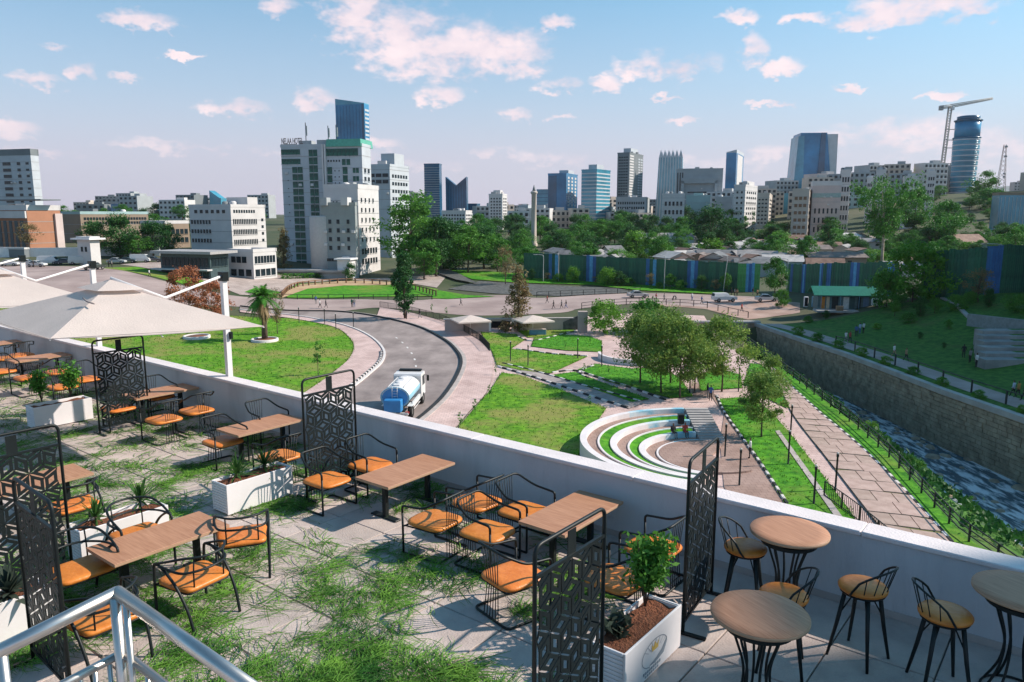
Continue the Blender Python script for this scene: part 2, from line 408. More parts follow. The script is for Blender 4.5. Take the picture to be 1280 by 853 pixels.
def crv(pts, k=6):
    """Catmull-Rom through points"""
    pts = [Vector(p) for p in pts]; out = []
    for i in range(len(pts) - 1):
        p0 = pts[max(i - 1, 0)]; p1 = pts[i]; p2 = pts[i + 1]; p3 = pts[min(i + 2, len(pts) - 1)]
        for j in range(k):
            t = j / k
            out.append(.5 * ((2 * p1) + (p2 - p0) * t + (2 * p0 - 5 * p1 + 4 * p2 - p3) * t * t + (3 * p1 - p0 - 3 * p2 + p3) * t**3))
    out.append(pts[-1]); return out
def px(lst, k=0):
    w = [T(u, v) for u, v in lst]
    return crv(w, k) if k else w
def resample(pts, n):
    d = [0]
    for a, b in zip(pts, pts[1:]): d.append(d[-1] + (b - a).length)
    out = []; j = 0
    for i in range(n):
        t = d[-1] * i / (n - 1)
        while j < len(pts) - 2 and d[j + 1] < t: j += 1
        s_ = (t - d[j]) / max(1e-9, d[j + 1] - d[j]); out.append(pts[j].lerp(pts[j + 1], s_))
    return out
def plen(pts): return sum((b - a).length for a, b in zip(pts, pts[1:]))
def sheet(name, poly, off, m, label, cat, cell=5.0, flat=None, kind='structure', parent=None):
    """polygon draped on the terrain"""
    bm = bmesh.new(); vs = [bm.verts.new((p[0], p[1], 0)) for p in poly]
    f = bm.faces.new(vs); 
    if f.normal.z < 0 or f.calc_area() and (f.normal_update() or f.normal.z < 0): f.normal_flip()
    bmesh.ops.triangulate(bm, faces=bm.faces[:])
    if flat is None:
        x0 = min(p[0] for p in poly); x1 = max(p[0] for p in poly); y0 = min(p[1] for p in poly); y1 = max(p[1] for p in poly)
        for ax, a, b in ((0, x0, x1), (1, y0, y1)):
            q = a + cell
            while q < b:
                co = [0, 0, 0]; co[ax] = q; no = [0, 0, 0]; no[ax] = 1
                bmesh.ops.bisect_plane(bm, geom=bm.verts[:] + bm.edges[:] + bm.faces[:], plane_co=co, plane_no=no); q += cell
    for v in bm.verts: v.co.z = (hgt(v.co.x, v.co.y) if flat is None else flat) + off
    bmesh.ops.recalc_face_normals(bm, faces=bm.faces[:])
    if sum(f.normal.z for f in bm.faces) < 0: bmesh.ops.reverse_faces(bm, faces=bm.faces[:])
    me = bpy.data.meshes.new(name); bm.to_mesh(me); bm.free(); me.materials.append(m)
    return tag(put(name, me, parent), label, cat, kind=kind)
def band(A, B, off, name, m, label, cat, n=60, k=4, kind='structure', zf=None):
    """ribbon between two polylines"""
    A, B = resample(A, n), resample(B, n); vs = []; fs = []
    for a, b in zip(A, B):
        for j in range(k + 1):
            p = a.lerp(b, j / k); z = (hgt(p.x, p.y) if zf is None else zf(p, j / k)) + off; vs.append((p.x, p.y, z))
    for i in range(n - 1):
        for j in range(k):
            q = i * (k + 1) + j; fs.append((q, q + 1, q + k + 2, q + k + 1))
    a, b, c = Vector(vs[fs[0][0]]), Vector(vs[fs[0][1]]), Vector(vs[fs[0][3]])
    if (b - a).cross(c - a).z < 0: fs = [f[::-1] for f in fs]
    mb = MB(); mb.add(vs, fs, m, True)
    return tag(mb.obj(name), label, cat, kind=kind)
def side(pts, i):
    a = pts[max(0, i - 1)]; b = pts[min(len(pts) - 1, i + 1)]; t = (b - a); t.z = 0
    if t.length < 1e-6: t = Vector((1, 0, 0))
    t.normalize(); return Vector((-t.y, t.x, 0))
def kerb(mb, pts, w, h, m, base=.0, sgn=1, drape=True):
    """low wall along a polyline, w to its left (sgn 1) or right"""
    vs = []; fs = []
    for i, p in enumerate(pts):
        s_ = side(pts, i) * w * sgn; q = p + s_
        z0 = hgt(p.x, p.y) - .3 if drape else base - .3; z1 = (hgt(p.x, p.y) if drape else 0) + base + h
        vs += [(p.x, p.y, z0), (p.x, p.y, z1), (q.x, q.y, z1), (q.x, q.y, z0)]
    for i in range(len(pts) - 1):
        for j in range(4):
            a = i * 4 + j; b = i * 4 + (j + 1) % 4; fs.append((a, a + 4, b + 4, b) if sgn > 0 else (b, b + 4, a + 4, a))
    fs += [(0, 1, 2, 3), tuple(len(vs) - 4 + q for q in (3, 2, 1, 0))]
    return mb.add(vs, fs, m)
def off_line(pts, d): return [p + side(pts, i) * d for i, p in enumerate(pts)]

# ---------------------------------------------------------------- roads, pavements, lawns
road_out = px([(300,384),(360,389.5),(420,390.5),(471,397),(523,410),(554,426),(570,441),(575,454),(569,472),(554,495),(536,513),(520,526),(490,548),(440,580),(380,612)], 6)
road_in = px([(300,388),(358,394),(399,400),(438,409.5),(463,421),(480,437),(480,452),(463,469),(443,485),(410,507),(360,535),(300,566)], 6)
walk_in = px([(300,391),(358,398),(399,405),(425,413),(440,427),(442,438),(435,451),(420,464),(399,480),(360,505),(300,540)], 6)
rail_line = px([(475,385),(500,389),(523,394),(562,406),(595,424),(612,440)], 6)
walk_out = px([(475,385),(523,394),(562,406),(595,424),(612,440),(616,455),(611,487),(585,518),(572,534),(545,560),(500,600)], 6)
street_up = px([(-60,331),(0,332),(60,333),(129,335),(180,345),(214,354),(260,364),(300,371),(360,374),(440,374.5),(520,376),(560,372),(640,369),(671,373),(740,369),(800,367),(860,368),(940,371),(985,377)], 4)
street_lo = px([(-60,374),(0,374),(60,374),(129,376),(180,379),(214,381),(260,382),(300,384),(360,389),(420,390),(475,385),(540,391),(600,395),(700,391.5),(727,386),(800,380),(880,384),(930,386),(985,388)], 4)
band(street_up, street_lo, .05, 'street', mat('street_asphalt', (.27, .20, .185), rough=.9, col2=(.40, .31, .285), scale=.12, detail=9), 'wide dusty pink street crossing behind the curved road', 'street', n=110, k=8)
band(road_out, road_in, .10, 'road', asphalt, 'grey curved asphalt road with a dashed centre line', 'road', n=90, k=8)
band(road_in, walk_in, .14, 'sidewalk', pink_paver, 'pink paved sidewalk on the inner side of the curved road', 'sidewalk', n=80, k=4)
band(road_out[18:], walk_out[0:], .14, 'sidewalk', pink_paver, 'broad pink paved sidewalk on the outer side of the curved road', 'sidewalk', n=90, k=6)
mb = MB(); kerb(mb, road_in, .3, .26, kerb_w, sgn=-1 if side(road_in, 40).dot(walk_in[40] - road_in[40]) < 0 else 1)
tag(mb.obj('kerb'), 'pale kerb along the inner sidewalk of the curved road', 'kerb', kind='structure')
mb = MB(); ko = resample(road_out, 90); sg = 1 if side(ko, 60).dot(resample(walk_out, 90)[60] - ko[60]) > 0 else -1
kerb(mb, ko, .35, .30, kerb_b, sgn=sg)
tag(mb.obj('kerb'), 'dark kerb along the outer sidewalk of the curved road', 'kerb', kind='structure')
mb = MB(); kerb(mb, off_line(ko, .36 * sg), .5, .22, kerb_m, sgn=sg)
tag(mb.obj('kerb'), 'grey gutter stone behind the dark kerb of the curved road', 'kerb', kind='structure')
# painted edge blocks of the sidewalk bend
wb = resample(road_in, 160); wsg = 1 if side(road_in, 40).dot(walk_in[40] - road_in[40]) > 0 else -1
kr = thing('kerb_row', 'row of small black and white stones edging the inner sidewalk', 'kerb'); kr['kind'] = 'structure'
stm = MB().box((0, 0, .16), (.55, .22, .3), kerb_w).mesh('kerb_stone'); stb = MB().box((0, 0, .16), (.55, .22, .3), kerb_b).mesh('kerb_stone')
for i in range(84, 130):
    p = wb[i] + side(wb, i) * wsg * .55; t = wb[i + 1] - wb[i]
    put('kerb_stone', stm if i % 2 else stb, kr, on(p.x, p.y, .02), math.atan2(t.y, t.x))
# dashes on the road
dash = px([(404,396),(440,402),(470,411),(492,421),(507,433),(517,447),(520,462),(516,476),(505,492)], 6)
mk = thing('road_marking', 'white dashed centre line painted on the curved road', 'road marking'); mk['kind'] = 'structure'
dd = resample(dash, 56)
for i in range(22, 46, 4):
    a, b = dd[i], dd[i + 1] ; s_ = side(dd, i) * .11
    q = MB(); q.add([on(*(w_.xy), .108) for w_ in (a - s_, b - s_, b + s_, a + s_)], [(0, 1, 2, 3)], paint_w); q.obj('dash', mk)

lawn_left = walk_in[6:] + px([(300,545),(200,500),(120,470),(60,440),(0,424),(-60,408),(-60,384),(60,388),(150,393),(240,393),(300,396),(345,399)])
sheet('lawn', lawn_left, .07, lawn_m, 'green lawn with palm inside the bend of the road', 'lawn')
sheet('lawn', px([(128,335.5),(155,339),(214,352),(250,361),(258,352),(214,343),(170,334)]), .09, lawn_m, 'grass wedge between the street and the cafe building', 'lawn')
tuft_m = mat('grass_tuft', (.045, .15, .010), rough=.8, col2=(.17, .33, .03), scale=.8, spec=.15, transl=.2)
def tufts(o, dens, size=.13, seed=1):
    """short ragged blades over a lawn sheet and along its edge"""
    me = o.data; rg_ = random.Random(seed); vs = []; fs = []; ec = {}
    def blade(c):
        a_ = rg_.uniform(0, 6.28); l = size * rg_.uniform(.6, 1.6); d = Vector((math.cos(a_), math.sin(a_), 0)) * l * .35; t_ = Vector((rg_.gauss(0, .4) * l, rg_.gauss(0, .4) * l, l)); k = len(vs)
        vs.extend([c - d, c + d, c + t_]); fs.append((k, k + 1, k + 2))
    for p in me.polygons:
        v = [me.vertices[i].co for i in p.vertices]
        for j in range(1, len(v) - 1):
            a_, b_, c_ = v[0], v[j], v[j + 1]; ar = (b_ - a_).cross(c_ - a_).length / 2; n = ar * dens; n = int(n) + (rg_.random() < n - int(n))
            for _ in range(n):
                r1_, r2_ = rg_.random(), rg_.random()
                if r1_ + r2_ > 1: r1_, r2_ = 1 - r1_, 1 - r2_
                blade(a_ + (b_ - a_) * r1_ + (c_ - a_) * r2_)
        for e in p.edge_keys: ec[e] = ec.get(e, 0) + 1
    for (i, j), k in ec.items():
        if k == 1:
            a_, b_ = me.vertices[i].co, me.vertices[j].co
            for _ in range(int((b_ - a_).length * 9)): blade(a_.lerp(b_, rg_.random()) + Vector((rg_.gauss(0, .09), rg_.gauss(0, .09), 0)))
    mb = MB(); mb.add(vs, fs, tuft_m); tag(mb.obj('grass_tuft', o), kind='stuff')
# the garden side
sheet('plaza', [Vector(p) for p in walk_out[8:]] + px([(560,700),(700,760),(1180,760),(1100,655),(1035,577),(990,518),(970,477),(945,452),(905,430),(880,395),(790,392),(730,396),(650,402),(600,408)]), .03, pink_paver, 'pink paved ground of the garden between road and river', 'plaza')
def lawn(pts, label, m=lawn_m, off=.12):
    o = sheet('lawn', px(pts), off, m, label, 'lawn'); tufts(o, 6, .11, len(label)); return o
lawn([(601,416),(644,418.5),(656,426),(639,437),(690,444),(734,447),(688,468),(650,464),(621,457),(615,440)], 'triangular lawn beside the curved sidewalk with black posts')
lawn([(627,467),(650,470),(700,488),(758,512),(735,545),(722,575),(760,612),(700,640),(600,620),(560,600),(574,534),(588,518),(613,489)], 'large sloping lawn with a bare brown patch below the kerbed path')
lawn([(668,423),(700,419),(735,421),(752,427),(752,441),(706,439),(664,434)], 'narrow shaded lawn between two garden paths', lawn2_m)
lawn([(645,413),(690,411),(722,414),(700,420),(660,423)], 'small lawn in front of the underpass wall', lawn_m)
lawn([(722,463),(745,456),(790,462),(824,460),(850,474),(866,497),(838,499),(803,490),(760,478)], 'lawn under the grove of silvery trees', lawn2_m)
lawn([(690,470),(718,466),(760,482),(812,500),(790,504),(740,487)], 'thin lawn strip between the two kerbed paths', lawn2_m)
lawn([(872,470),(900,462),(926,470),(928,486),(898,488),(876,490)], 'small bright lawn near the trunks by the promenade', lawn2_m)
lawn([(897,500),(926,498),(945,500),(962,515),(985,540),(1020,585),(1062,640),(1100,700),(1040,700),(984,634),(948,575),(920,535)], 'long bright lawn strip beside the river promenade', lawn2_m)
lawn([(938,455),(958,458),(970,477),(985,512),(950,495),(930,480)], 'lawn wedge beside the top of the promenade', lawn2_m)
sheet('path', px([(969,541),(974,540),(1050,645),(1110,725),(1102,727),(1043,648)]), .16, kerb_m, 'thin pale strip path through the long lawn', 'path', cell=8)
tufts([o for o in COL.objects if o.get('label') == 'green lawn with palm inside the bend of the road'][0], 3.5, .14, 3)
# kerbed paths: alternately painted stones
def kerb_row(pts_px, label, step=1.0, w=.26, h=.22, spl=5, off=0, keep=None):
    ln = px(pts_px, spl); n = max(3, int(plen(ln) / step)); q = resample(ln, n + 1)
    r = thing('kerb_row', label, 'kerb'); r['kind'] = 'structure'
    a = MB().bbox((0, 0, h / 2), (step * .93, w, h), kerb_w, .03).mesh('kerb_stone'); b = MB().bbox((0, 0, h / 2), (step * .93, w, h), kerb_b, .03).mesh('kerb_stone')
    for i in range(n):
        c = (q[i] + q[i + 1]) / 2; t = q[i + 1] - q[i]
        put('kerb_stone', b if (i + off) % 2 else a, r, on(c.x, c.y, -.02), math.atan2(t.y, t.x))
kerb_row([(622,459),(660,470),(700,483),(750,500),(785,511)], 'black and white stones along the lower side of the slanting path')
kerb_row([(628,455),(665,464),(700,474),(740,486),(770,494),(800,503)], 'black and white stones along the upper side of the slanting path', off=1)
kerb_row([(690,467),(718,464),(745,472),(790,486),(832,501)], 'black and white stones along the path under the grove')
kerb_row([(645,437),(690,443),(735,446)], 'black and white stones edging the middle garden path')
kerb_row([(645,420),(665,427),(705,418),(722,414)], 'black and white stones edging the path near the underpass', off=1)
kerb_row([(742,458),(724,466),(736,474)], 'black and white stones rounding the corner of the grove lawn')
kerb_row([(896,496),(905,516),(925,545),(950,580),(984,632)], 'black and white stones between brick path and long lawn', step=.8, w=.22)
kerb_row([(972,468),(1000,494),(1026,518),(1076,560),(1135,619),(1190,680)], 'black and white stones along the river side of the promenade', step=.75, w=.24, h=.2)
sheet('path', px([(622,458.5),(629,455),(700,474),(806,505),(786,512),(700,483.5)]), .10, mat('path_gravel', (.25, .22, .21), rough=.9, col2=(.40, .34, .32), scale=1, detail=8), 'grey slanting garden path between painted kerbs', 'path')
sheet('path', px([(862,480),(880,478),(896,497),(925,547),(950,582),(990,640),(1030,700),(960,700),(905,610),(900,555),(905,520),(890,497),(868,497)]), .08, brown_paver, 'brown brick path between the amphitheatre and the long lawn', 'path')

# promenade of big slabs with grass joints
prom_l = px([(940,452),(958,462),(972,477),(990,518),(1035,577),(1090,649),(1140,715)], 6)
prom_r = px([(958,452),(976,470),(1000,494),(1026,518),(1076,559),(1135,618),(1185,677),(1230,730)], 6)
band(prom_l, prom_r, .10, 'promenade', mat('promenade_bed', (.10, .14, .035), rough=.95, col2=(.20, .17, .07), scale=1.5, detail=7), 'slab promenade along the river with grassy joints', 'promenade', n=60, k=4)
pr = [o for o in COL.objects if o.name.startswith('promenade')][0]
PL, PR = resample(prom_l, 30), resample(prom_r, 30)
rg = random.Random(5)
for i in range(29):
    cuts = [0, rg.uniform(.28, .42), rg.uniform(.58, .74), 1] if i % 2 else [0, rg.uniform(.42, .6), 1]
    sh = [rg.uniform(-.12, .12) for _ in cuts]
    for j in range(len(cuts) - 1):
        def pt(r_, s_):
            r_ = min(28.999, max(0, r_)); k = int(r_); a = PL[k].lerp(PL[k + 1], r_ - k); b = PR[k].lerp(PR[k + 1], r_ - k); return a.lerp(b, s_)
        g = .022; gs = .008
        c4 = [pt(i + g + (sh[j] if i else 0), cuts[j] + gs), pt(i + g + (sh[j + 1] if i else 0), cuts[j + 1] - gs), pt(i + 1 - g + rg.uniform(-.05, .02), cuts[j + 1] - gs), pt(i + 1 - g + rg.uniform(-.05, .02), cuts[j] + gs)]
        c = sum(c4, Vector()) / 4; zz = rg.uniform(.14, .165)
        s_ = MB(); s_.prism([(p.x - c.x, p.y - c.y) for p in c4], -.1, 0, slab2); put('slab', s_.mesh('slab'), pr, (c.x, c.y, hgt(c.x, c.y) + zz))
rl = [Vector((lin(RIV_L, y), y, 0)) for y in [121 - 1.5 * i for i in range(61)]]
band(prom_r, rl[15:], .09, 'grass_verge', lawn2_m, 'narrow grass verge between promenade and river railing', 'lawn', n=60, k=3)

# river: bank, water, wall
def edge_w(y): return lerp(9.6, 5.0, ss((y - 48) / 46))
ys_ = [30 + 1.5 * i for i in range(62)]
RZ = -4.2
bl = [Vector((lin(RIV_L, y), y, 0)) for y in ys_]
br_ = [Vector((lin(RIV_R, y) - edge_w(y) + .8 * math.sin(y * .4), y, RZ)) for y in ys_]
rgb = random.Random(3)
band(bl, br_, 0, 'river_bank', dark_grass, 'steep overgrown bank falling from the railing to the river', 'river bank', n=60, k=8,
     zf=lambda p, t: lerp(.05, RZ - .25, t**1.25) + (.25 * math.sin(p.y * 1.7) * math.sin(p.x * 2.3) if 0 < t < 1 else 0))
wm = mat('river_water', (.06, .115, .15), rough=.2, col2=(.78, .82, .86), scale=1.1, bump=1.0, bscale=1.6, stretch=(1.5, .42, 1), detail=11, lo=.46, hi=.60, spec=.6)
wa = [Vector((lin(RIV_R, y) - edge_w(y) - 1.5, y, RZ)) for y in ys_]; wb_ = [Vector((lin(RIV_R, y) + .1, y, RZ)) for y in ys_]
band(wa, wb_, 0, 'river', wm, 'shallow river with white riffles beside the stone wall', 'river', n=62, k=3, zf=lambda p, t: RZ)
rgs = random.Random(8); mb = MB()
for k in range(150):
    y = rgs.uniform(34, 118); x = lin(RIV_R, y) - edge_w(y) * rgs.choice([rgs.uniform(.0, .25), rgs.uniform(.6, 1.05), rgs.uniform(.1, .9)]); r_ = rgs.uniform(.15, .6)
    mb.lathe([(r_ * .7, -.3), (r_, .05), (r_ * .75, r_ * .5), (r_ * .2, r_ * .68)], stone_m, rgs.choice([5, 6, 7]), c=(x, y, RZ - .05), smooth=False, sx=rgs.uniform(.7, 1.4), sy=rgs.uniform(.7, 1.3))
tag(mb.obj('river_stones'), 'scattered brown stones lying in the shallow river', 'stones', kind='stuff')
# stone retaining wall in courses
sw = thing('retaining_wall', 'long stone block retaining wall above the river', 'wall')
wl = resample([Vector((lin(RIV_R, y), y, 0)) for y in [28 + i for i in range(96)]], 120)
mb = MB(); kerb(mb, [Vector((p.x + .12, p.y, 0)) for p in wl], .5, PATH_Z + 5.6, stone_m, base=-5.7, sgn=-1, drape=False); mb.obj('core', sw)
cs = MB(); rg = random.Random(11); z = -5.4
L_ = plen(wl); row = 0
while z < PATH_Z - .05:
    h = rg.uniform(.36, .5); h = min(h, PATH_Z - z); t = -rg.random()
    while t < L_:
        w_ = rg.uniform(.5, 1.15); a = max(t, 0); b = min(t + w_, L_ - .02); t += w_
        if b - a < .15: continue
        k = (a + b) / 2 / L_ * 119; i = min(118, int(k)); c = wl[i].lerp(wl[i + 1], k - i); d = wl[i + 1] - wl[i]
        pr_ = rg.uniform(.04, .13)
        cs.box((c.x + .12 - pr_ / 2, c.y, z + h / 2), (b - a - .05, pr_, h - .05), stone_m, math.atan2(d.y, d.x))
    z += h
tag(cs.obj('stone_block', sw), kind='stuff')
mb = MB(); kerb(mb, [Vector((p.x - .1, p.y, 0)) for p in wl], .75, .22, conc, base=PATH_Z - .05, sgn=-1, drape=False); mb.obj('coping', sw)
# abutment where the river comes out from under the street
ab = thing('bridge_abutment', 'dark stone end wall where the river leaves the street', 'wall')
x0, x1 = lin(RIV_L, 121) - 9, lin(RIV_R, 121) + .6
mb = MB(); mb.box(((x0 + x1) / 2, 122.4, -2.2), (x1 - x0, .8, 7.6), stone_m); mb.obj('masonry', ab)
mb = MB(); mb.box(((x0 + x1) / 2, 122.3, 1.75), (x1 - x0 + .4, 1.1, .3), conc); mb.obj('coping', ab)
mb = MB(); mb.box((lin(RIV_R, 120) - 2.6, 121.94, -3.6), (4.2, .2, 2.4), glass_d); mb.obj('culvert_mouth', ab)
# far bank: verge, path, slope
def rr(d, y0=28, y1=124, n=60): return [Vector((lin(RIV_R, lerp(y0, y1, i / (n - 1))) + d, lerp(y0, y1, i / (n - 1)), 0)) for i in range(n)]
band(rr(.55), rr(2.2), .06, 'grass_verge', dark_grass, 'dark grass verge along the top of the retaining wall', 'lawn', k=2)
band(rr(2.1), rr(5.0), .10, 'path', mat('bank_path', (.27, .215, .20), rough=.9, col2=(.37, .30, .285), scale=.4, detail=8), 'pale footpath along the far river bank', 'path', k=2)
band(rr(4.9), rr(48, y1=124), .05, 'grass_slope', dark_grass, 'shaded grass slope rising behind the far river path', 'slope', k=20)
# ---------------------------------------------------------------- terrace
TZ = CZ - 4.6; PH = .95
_pa, _pb = P(180, 451, TZ + PH), P(1280, 713, TZ + PH)
E1 = (_pb - _pa); E1.z = 0; E1.normalize(); E2 = Vector((-E1.y, E1.x, 0))
O_ = Vector((_pa.x, _pa.y, TZ))
def W(a, b, z=0.0): return O_ + E1 * a + E2 * b + Vector((0, 0, z))
def loc_ab(p): d = p - O_; return d.dot(E1), d.dot(E2)
A0, A1 = -22, 26
RZ1 = math.atan2(E1.y, E1.x); RZ2 = math.atan2(E2.y, E2.x)
# terrace building under the floor
mb = MB(); mb.prism([W(A0, .29), W(A1, .29), W(A1, -30), W(A0, -30)], -.5, TZ - .14, white)
tag(mb.obj('terrace_building'), 'white building wall below the terrace parapet', 'building')
flo = tag(MB().prism([W(A0, .02), W(A1, .02), W(A1, -14), W(A0, -14)], TZ - .14, TZ - .035, joint_m).obj('terrace_floor'), 'terrace floor of pale stone slabs', 'floor', kind='structure')
rg = random.Random(2); sl_m = [MB().bbox((0, 0, -.03), (.984, .984, .06), slab_m, .008).mesh('floor_slab') for _ in range(2)]
ca = loc_ab(Vector((0, 0, TZ)))[0]
a_hi = loc_ab(P(1290, 853, TZ))[0] + 1.5
i = 0; cnt = 0
a = math.floor(A0) + 8
while a < a_hi + .5:
    for j in range(8):
        c = W(a + .5, -j - .5)
        u = 640 + FPX * c.x / max(.5, c.y)
        if c.y < 3.5 or u < -160 or u > 1420: continue
        put('slab', sl_m[cnt % 2], flo, (c.x, c.y, TZ + rg.uniform(-.002, .002)), RZ1); cnt += 1
    a += 1
par = thing('parapet_wall', 'long white parapet wall along the terrace edge', 'wall')
MB().prism([W(A0, 0), W(A1, 0), W(A1, .28), W(A0, .28)], TZ - .2, TZ + PH - .05, parapet_m).obj('wall_face', par)
a = A0; k = 0
cop = mat('coping', (.62, .57, .57), rough=.75, col2=(.70, .64, .64), scale=2.5, bump=.25, bscale=40, rnd=.03, detail=8)
while a < A1:
    mb = MB(); mb.bbox((0, 0, 0), (2.996, .345, .06), cop, .012); c = W(a + 1.5, .14, PH - .02); mb.obj('coping', par, c, RZ1); a += 3
MB().prism([W(A0, -.012), W(A1, -.012), W(A1, .01), W(A0, .01)], TZ, TZ + .09, conc).obj('skirting', par)

# ---- tables
def table_at(label, corners, h=.64):
    w = [P(u, v, TZ + h) for u, v in corners]; c = sum(w, Vector()) / 4
    lw = ((w[1] + w[2]) / 2 - (w[0] + w[3]) / 2)      # not used, kept square to the wall
    t = thing('dining_table', label, 'table', (c.x, c.y, TZ), RZ2, 'wooden tables on the terrace')
    Lx, Ly = 1.46, .74
    mb = MB(); mb.bbox((0, 0, h - .006), (Ly * 0 + Lx, Ly, .012), woodtop, .004); mb.obj('table_top', t)
    mb = MB(); mb.bbox((0, 0, h - .027), (Lx - .003, Ly - .003, .030), woodedge, .004); mb.obj('edge_board', t)
    for s_ in (-1, 1):
        mb = MB(); mb.bbox((s_ * .46, 0, (h - .04) / 2), (.075, .075, h - .04), black, .006); mb.obj('leg', t)
        mb = MB(); mb.bbox((s_ * .46, 0, .012), (.12, .56, .024), black, .006); mb.obj('foot_plate', t)
        mb = MB(); mb.bbox((s_ * .46, 0, h - .05), (.10, .46, .016), black, .003); mb.obj('top_plate', t)
    return t
table_at('wooden table nearest the broad screen by the tanker truck view', [(443,599),(487,613),(568,576),(527,565)])
table_at('wooden table behind the nearest tall screen with a tree planter', [(651,656),(710,672),(776,624),(720,610)])
table_at('wooden table beside the round-backed chairs near the handrail', [(107,682),(131,711),(289,657),(257,637)])
table_at('wooden table right of the tall screen under the big umbrella', [(149,493),(176,502),(245,483),(227,478)])
table_at('wooden table beside the umbrella mast and the yucca planter', [(275,536),(300,547),(372,524),(355,515)])
table_at('far wooden table next to the second umbrella mast', [(8,450),(28,456),(88,442),(65,438)])
table_at('farthest wooden table cut by the edge of the picture', [(-42,431),(-24,437),(35,427),(15,422)])
table_at('wooden table seen through the upper of two screens', [(-38,614),(-8,633),(112,589),(82,573)])

# ---- sled chair with fan of rods
def make_chair_a():
    t = thing('armchair', 'armchair', 'chair', group='black tube armchairs with orange seats')
    r = .0155
    mb = MB()
    mb.tube(fillet([(.31, .33, .016), (-.31, .33, .016), (-.31, -.33, .016), (.31, -.33, .016)], .08), r, black); mb.obj('sled_base', t)
    for s_ in (-1, 1):
        MB().tube([(.31, .33 * s_, .016), (.315, .33 * s_, .60)], r, black).obj('leg', t)
    mb = MB(); mb.tube(fillet([(.315, .33, .59), (.315, .33, .69), (-.05, .33, .72), (-.32, .25, .87), (-.32, -.25, .87), (-.05, -.33, .72), (.315, -.33, .69), (.315, -.33, .59)], .09, 5), r + .001, black); mb.obj('arm_rail', t)
    for k in range(6):
        y = (k - 2.5) * .058
        MB().tube([(-.32, y, .865), (-.28, y * .70, .43), (-.305, y * .95, .02)], .0062, black, 5).obj('back_rod', t)
    mb = MB(); mb.tube(fillet([(.29, .30, .40), (-.27, .27, .40), (-.27, -.27, .40), (.29, -.30, .40)], .06), .012, black, 6, closed=True); mb.tube([(.31, .33, .40), (.29, .30, .40)], .012, black, 6); mb.tube([(.31, -.33, .40), (.29, -.30, .40)], .012, black, 6); mb.obj('seat_frame', t)
    prof = []
    vs = []; n = 28
    for (k, z) in ((.90, .405), (.985, .418), (1.0, .437), (.97, .456), (.86, .469), (.5, .476)):
        ring = []
        for j in range(n):
            q = 2 * math.pi * j / n; cx_, sy_ = math.cos(q), math.sin(q)
            e = .42; x = math.copysign(abs(cx_)**e, cx_) * .305; y = math.copysign(abs(sy_)**e, sy_) * .305
            x += .035 * (1 - (y / .305)**2) if x > 0 else 0
            ring.append((x * k + .01, y * k, z))
        vs += ring
    fs = [tuple(range(n))[::-1], tuple(range(5 * n, 6 * n))]
    for i in range(5):
        for j in range(n): fs.append((i * n + j, i * n + (j + 1) % n, (i + 1) * n + (j + 1) % n, (i + 1) * n + j))
    mb = MB(); mb.add(vs, fs, orange, True); mb.obj('seat', t)
    return t
def make_chair_b():
    t = thing('armchair', 'armchair', 'chair', group='round-backed black armchairs with orange seats'); r = .0145
    for s_ in (-1, 1):
        MB().tube(crv([(.25, .27 * s_, 0), (.245, .27 * s_, .3), (.235, .27 * s_, .6), (.21, .272 * s_, .655)], 4), r, black).obj('leg', t)
        MB().tube(crv([(.21, .272 * s_, .655), (.10, .278 * s_, .64), (-.08, .275 * s_, .50), (-.22, .262 * s_, .26), (-.29, .25 * s_, 0)], 5), r, black).obj('leg', t)
    for z, x, nm in ((.80, -.27, 'back_rail'), (.64, -.235, 'lower_rail')):
        MB().tube(crv([(.21, .272, .655), (.03, .275, lerp(.655, z, .5)), (-.14, .235, z - .01), (x, .10, z), (x, -.10, z), (-.14, -.235, z - .01), (.03, -.275, lerp(.655, z, .5)), (.21, -.272, .655)], 5), r - .001, black).obj(nm, t)
    for y in (-.16, .16):
        MB().tube([(-.225, y, .80), (-.205, y, .64), (-.2, y, .42)], .008, black, 6).obj('back_rod', t)
    mb = MB(); mb.tube(fillet([(.235, .262, .405), (-.2, .225, .405), (-.2, -.225, .405), (.235, -.262, .405)], .05), .010, black, 6, closed=True); mb.obj('seat_frame', t)
    vs = []; n = 28
    for (k, z) in ((.92, .41), (.99, .422), (1.0, .445), (.965, .462), (.86, .472), (.5, .477)):
        for j in range(n):
            q = 2 * math.pi * j / n; cx_, sy_ = math.cos(q), math.sin(q); e = .30
            x = math.copysign(abs(cx_)**e, cx_) * .235; y = math.copysign(abs(sy_)**e, sy_) * (.245 + .02 * (1 if x > 0 else 0)); vs.append((x * k + .015, y * k, z))
    fs = [tuple(range(n))[::-1], tuple(range(5 * n, 6 * n))]
    for i in range(5):
        for j in range(n): fs.append((i * n + j, i * n + (j + 1) % n, (i + 1) * n + (j + 1) % n, (i + 1) * n + j))
    MB().add(vs, fs, orange, True).obj('seat', t)
    return t
proto = {'a': make_chair_a(), 'b': make_chair_b()}; first = {'a': True, 'b': True}
def chair(k, u, v, rz, label):
    p = P(u, v, TZ + .46); p.z = TZ
    if first[k]: o = proto[k]; first[k] = False; o.location = p; o.rotation_euler[2] = rz; o['label'] = label
    else: o = dup(proto[k], p, rz, label)
    o.scale = (1.22, 1.2, 1.06) if k == 'b' else (1, 1, 1)
D1, D2 = RZ1, RZ2; PI = math.pi
chair('a', 408, 598, D1, 'orange-seated chair facing the table, nearer one before the broad screen')
chair('a', 462, 579, D1, 'orange-seated chair between the broad screen and the parapet')
chair('a', 545, 649, D1 + PI + .05, 'orange-seated chair in the central cluster, at its lower outer corner')
chair('a', 597, 626, D1 + PI - .04, 'rear orange-seated chair of the central cluster, close to the parapet')
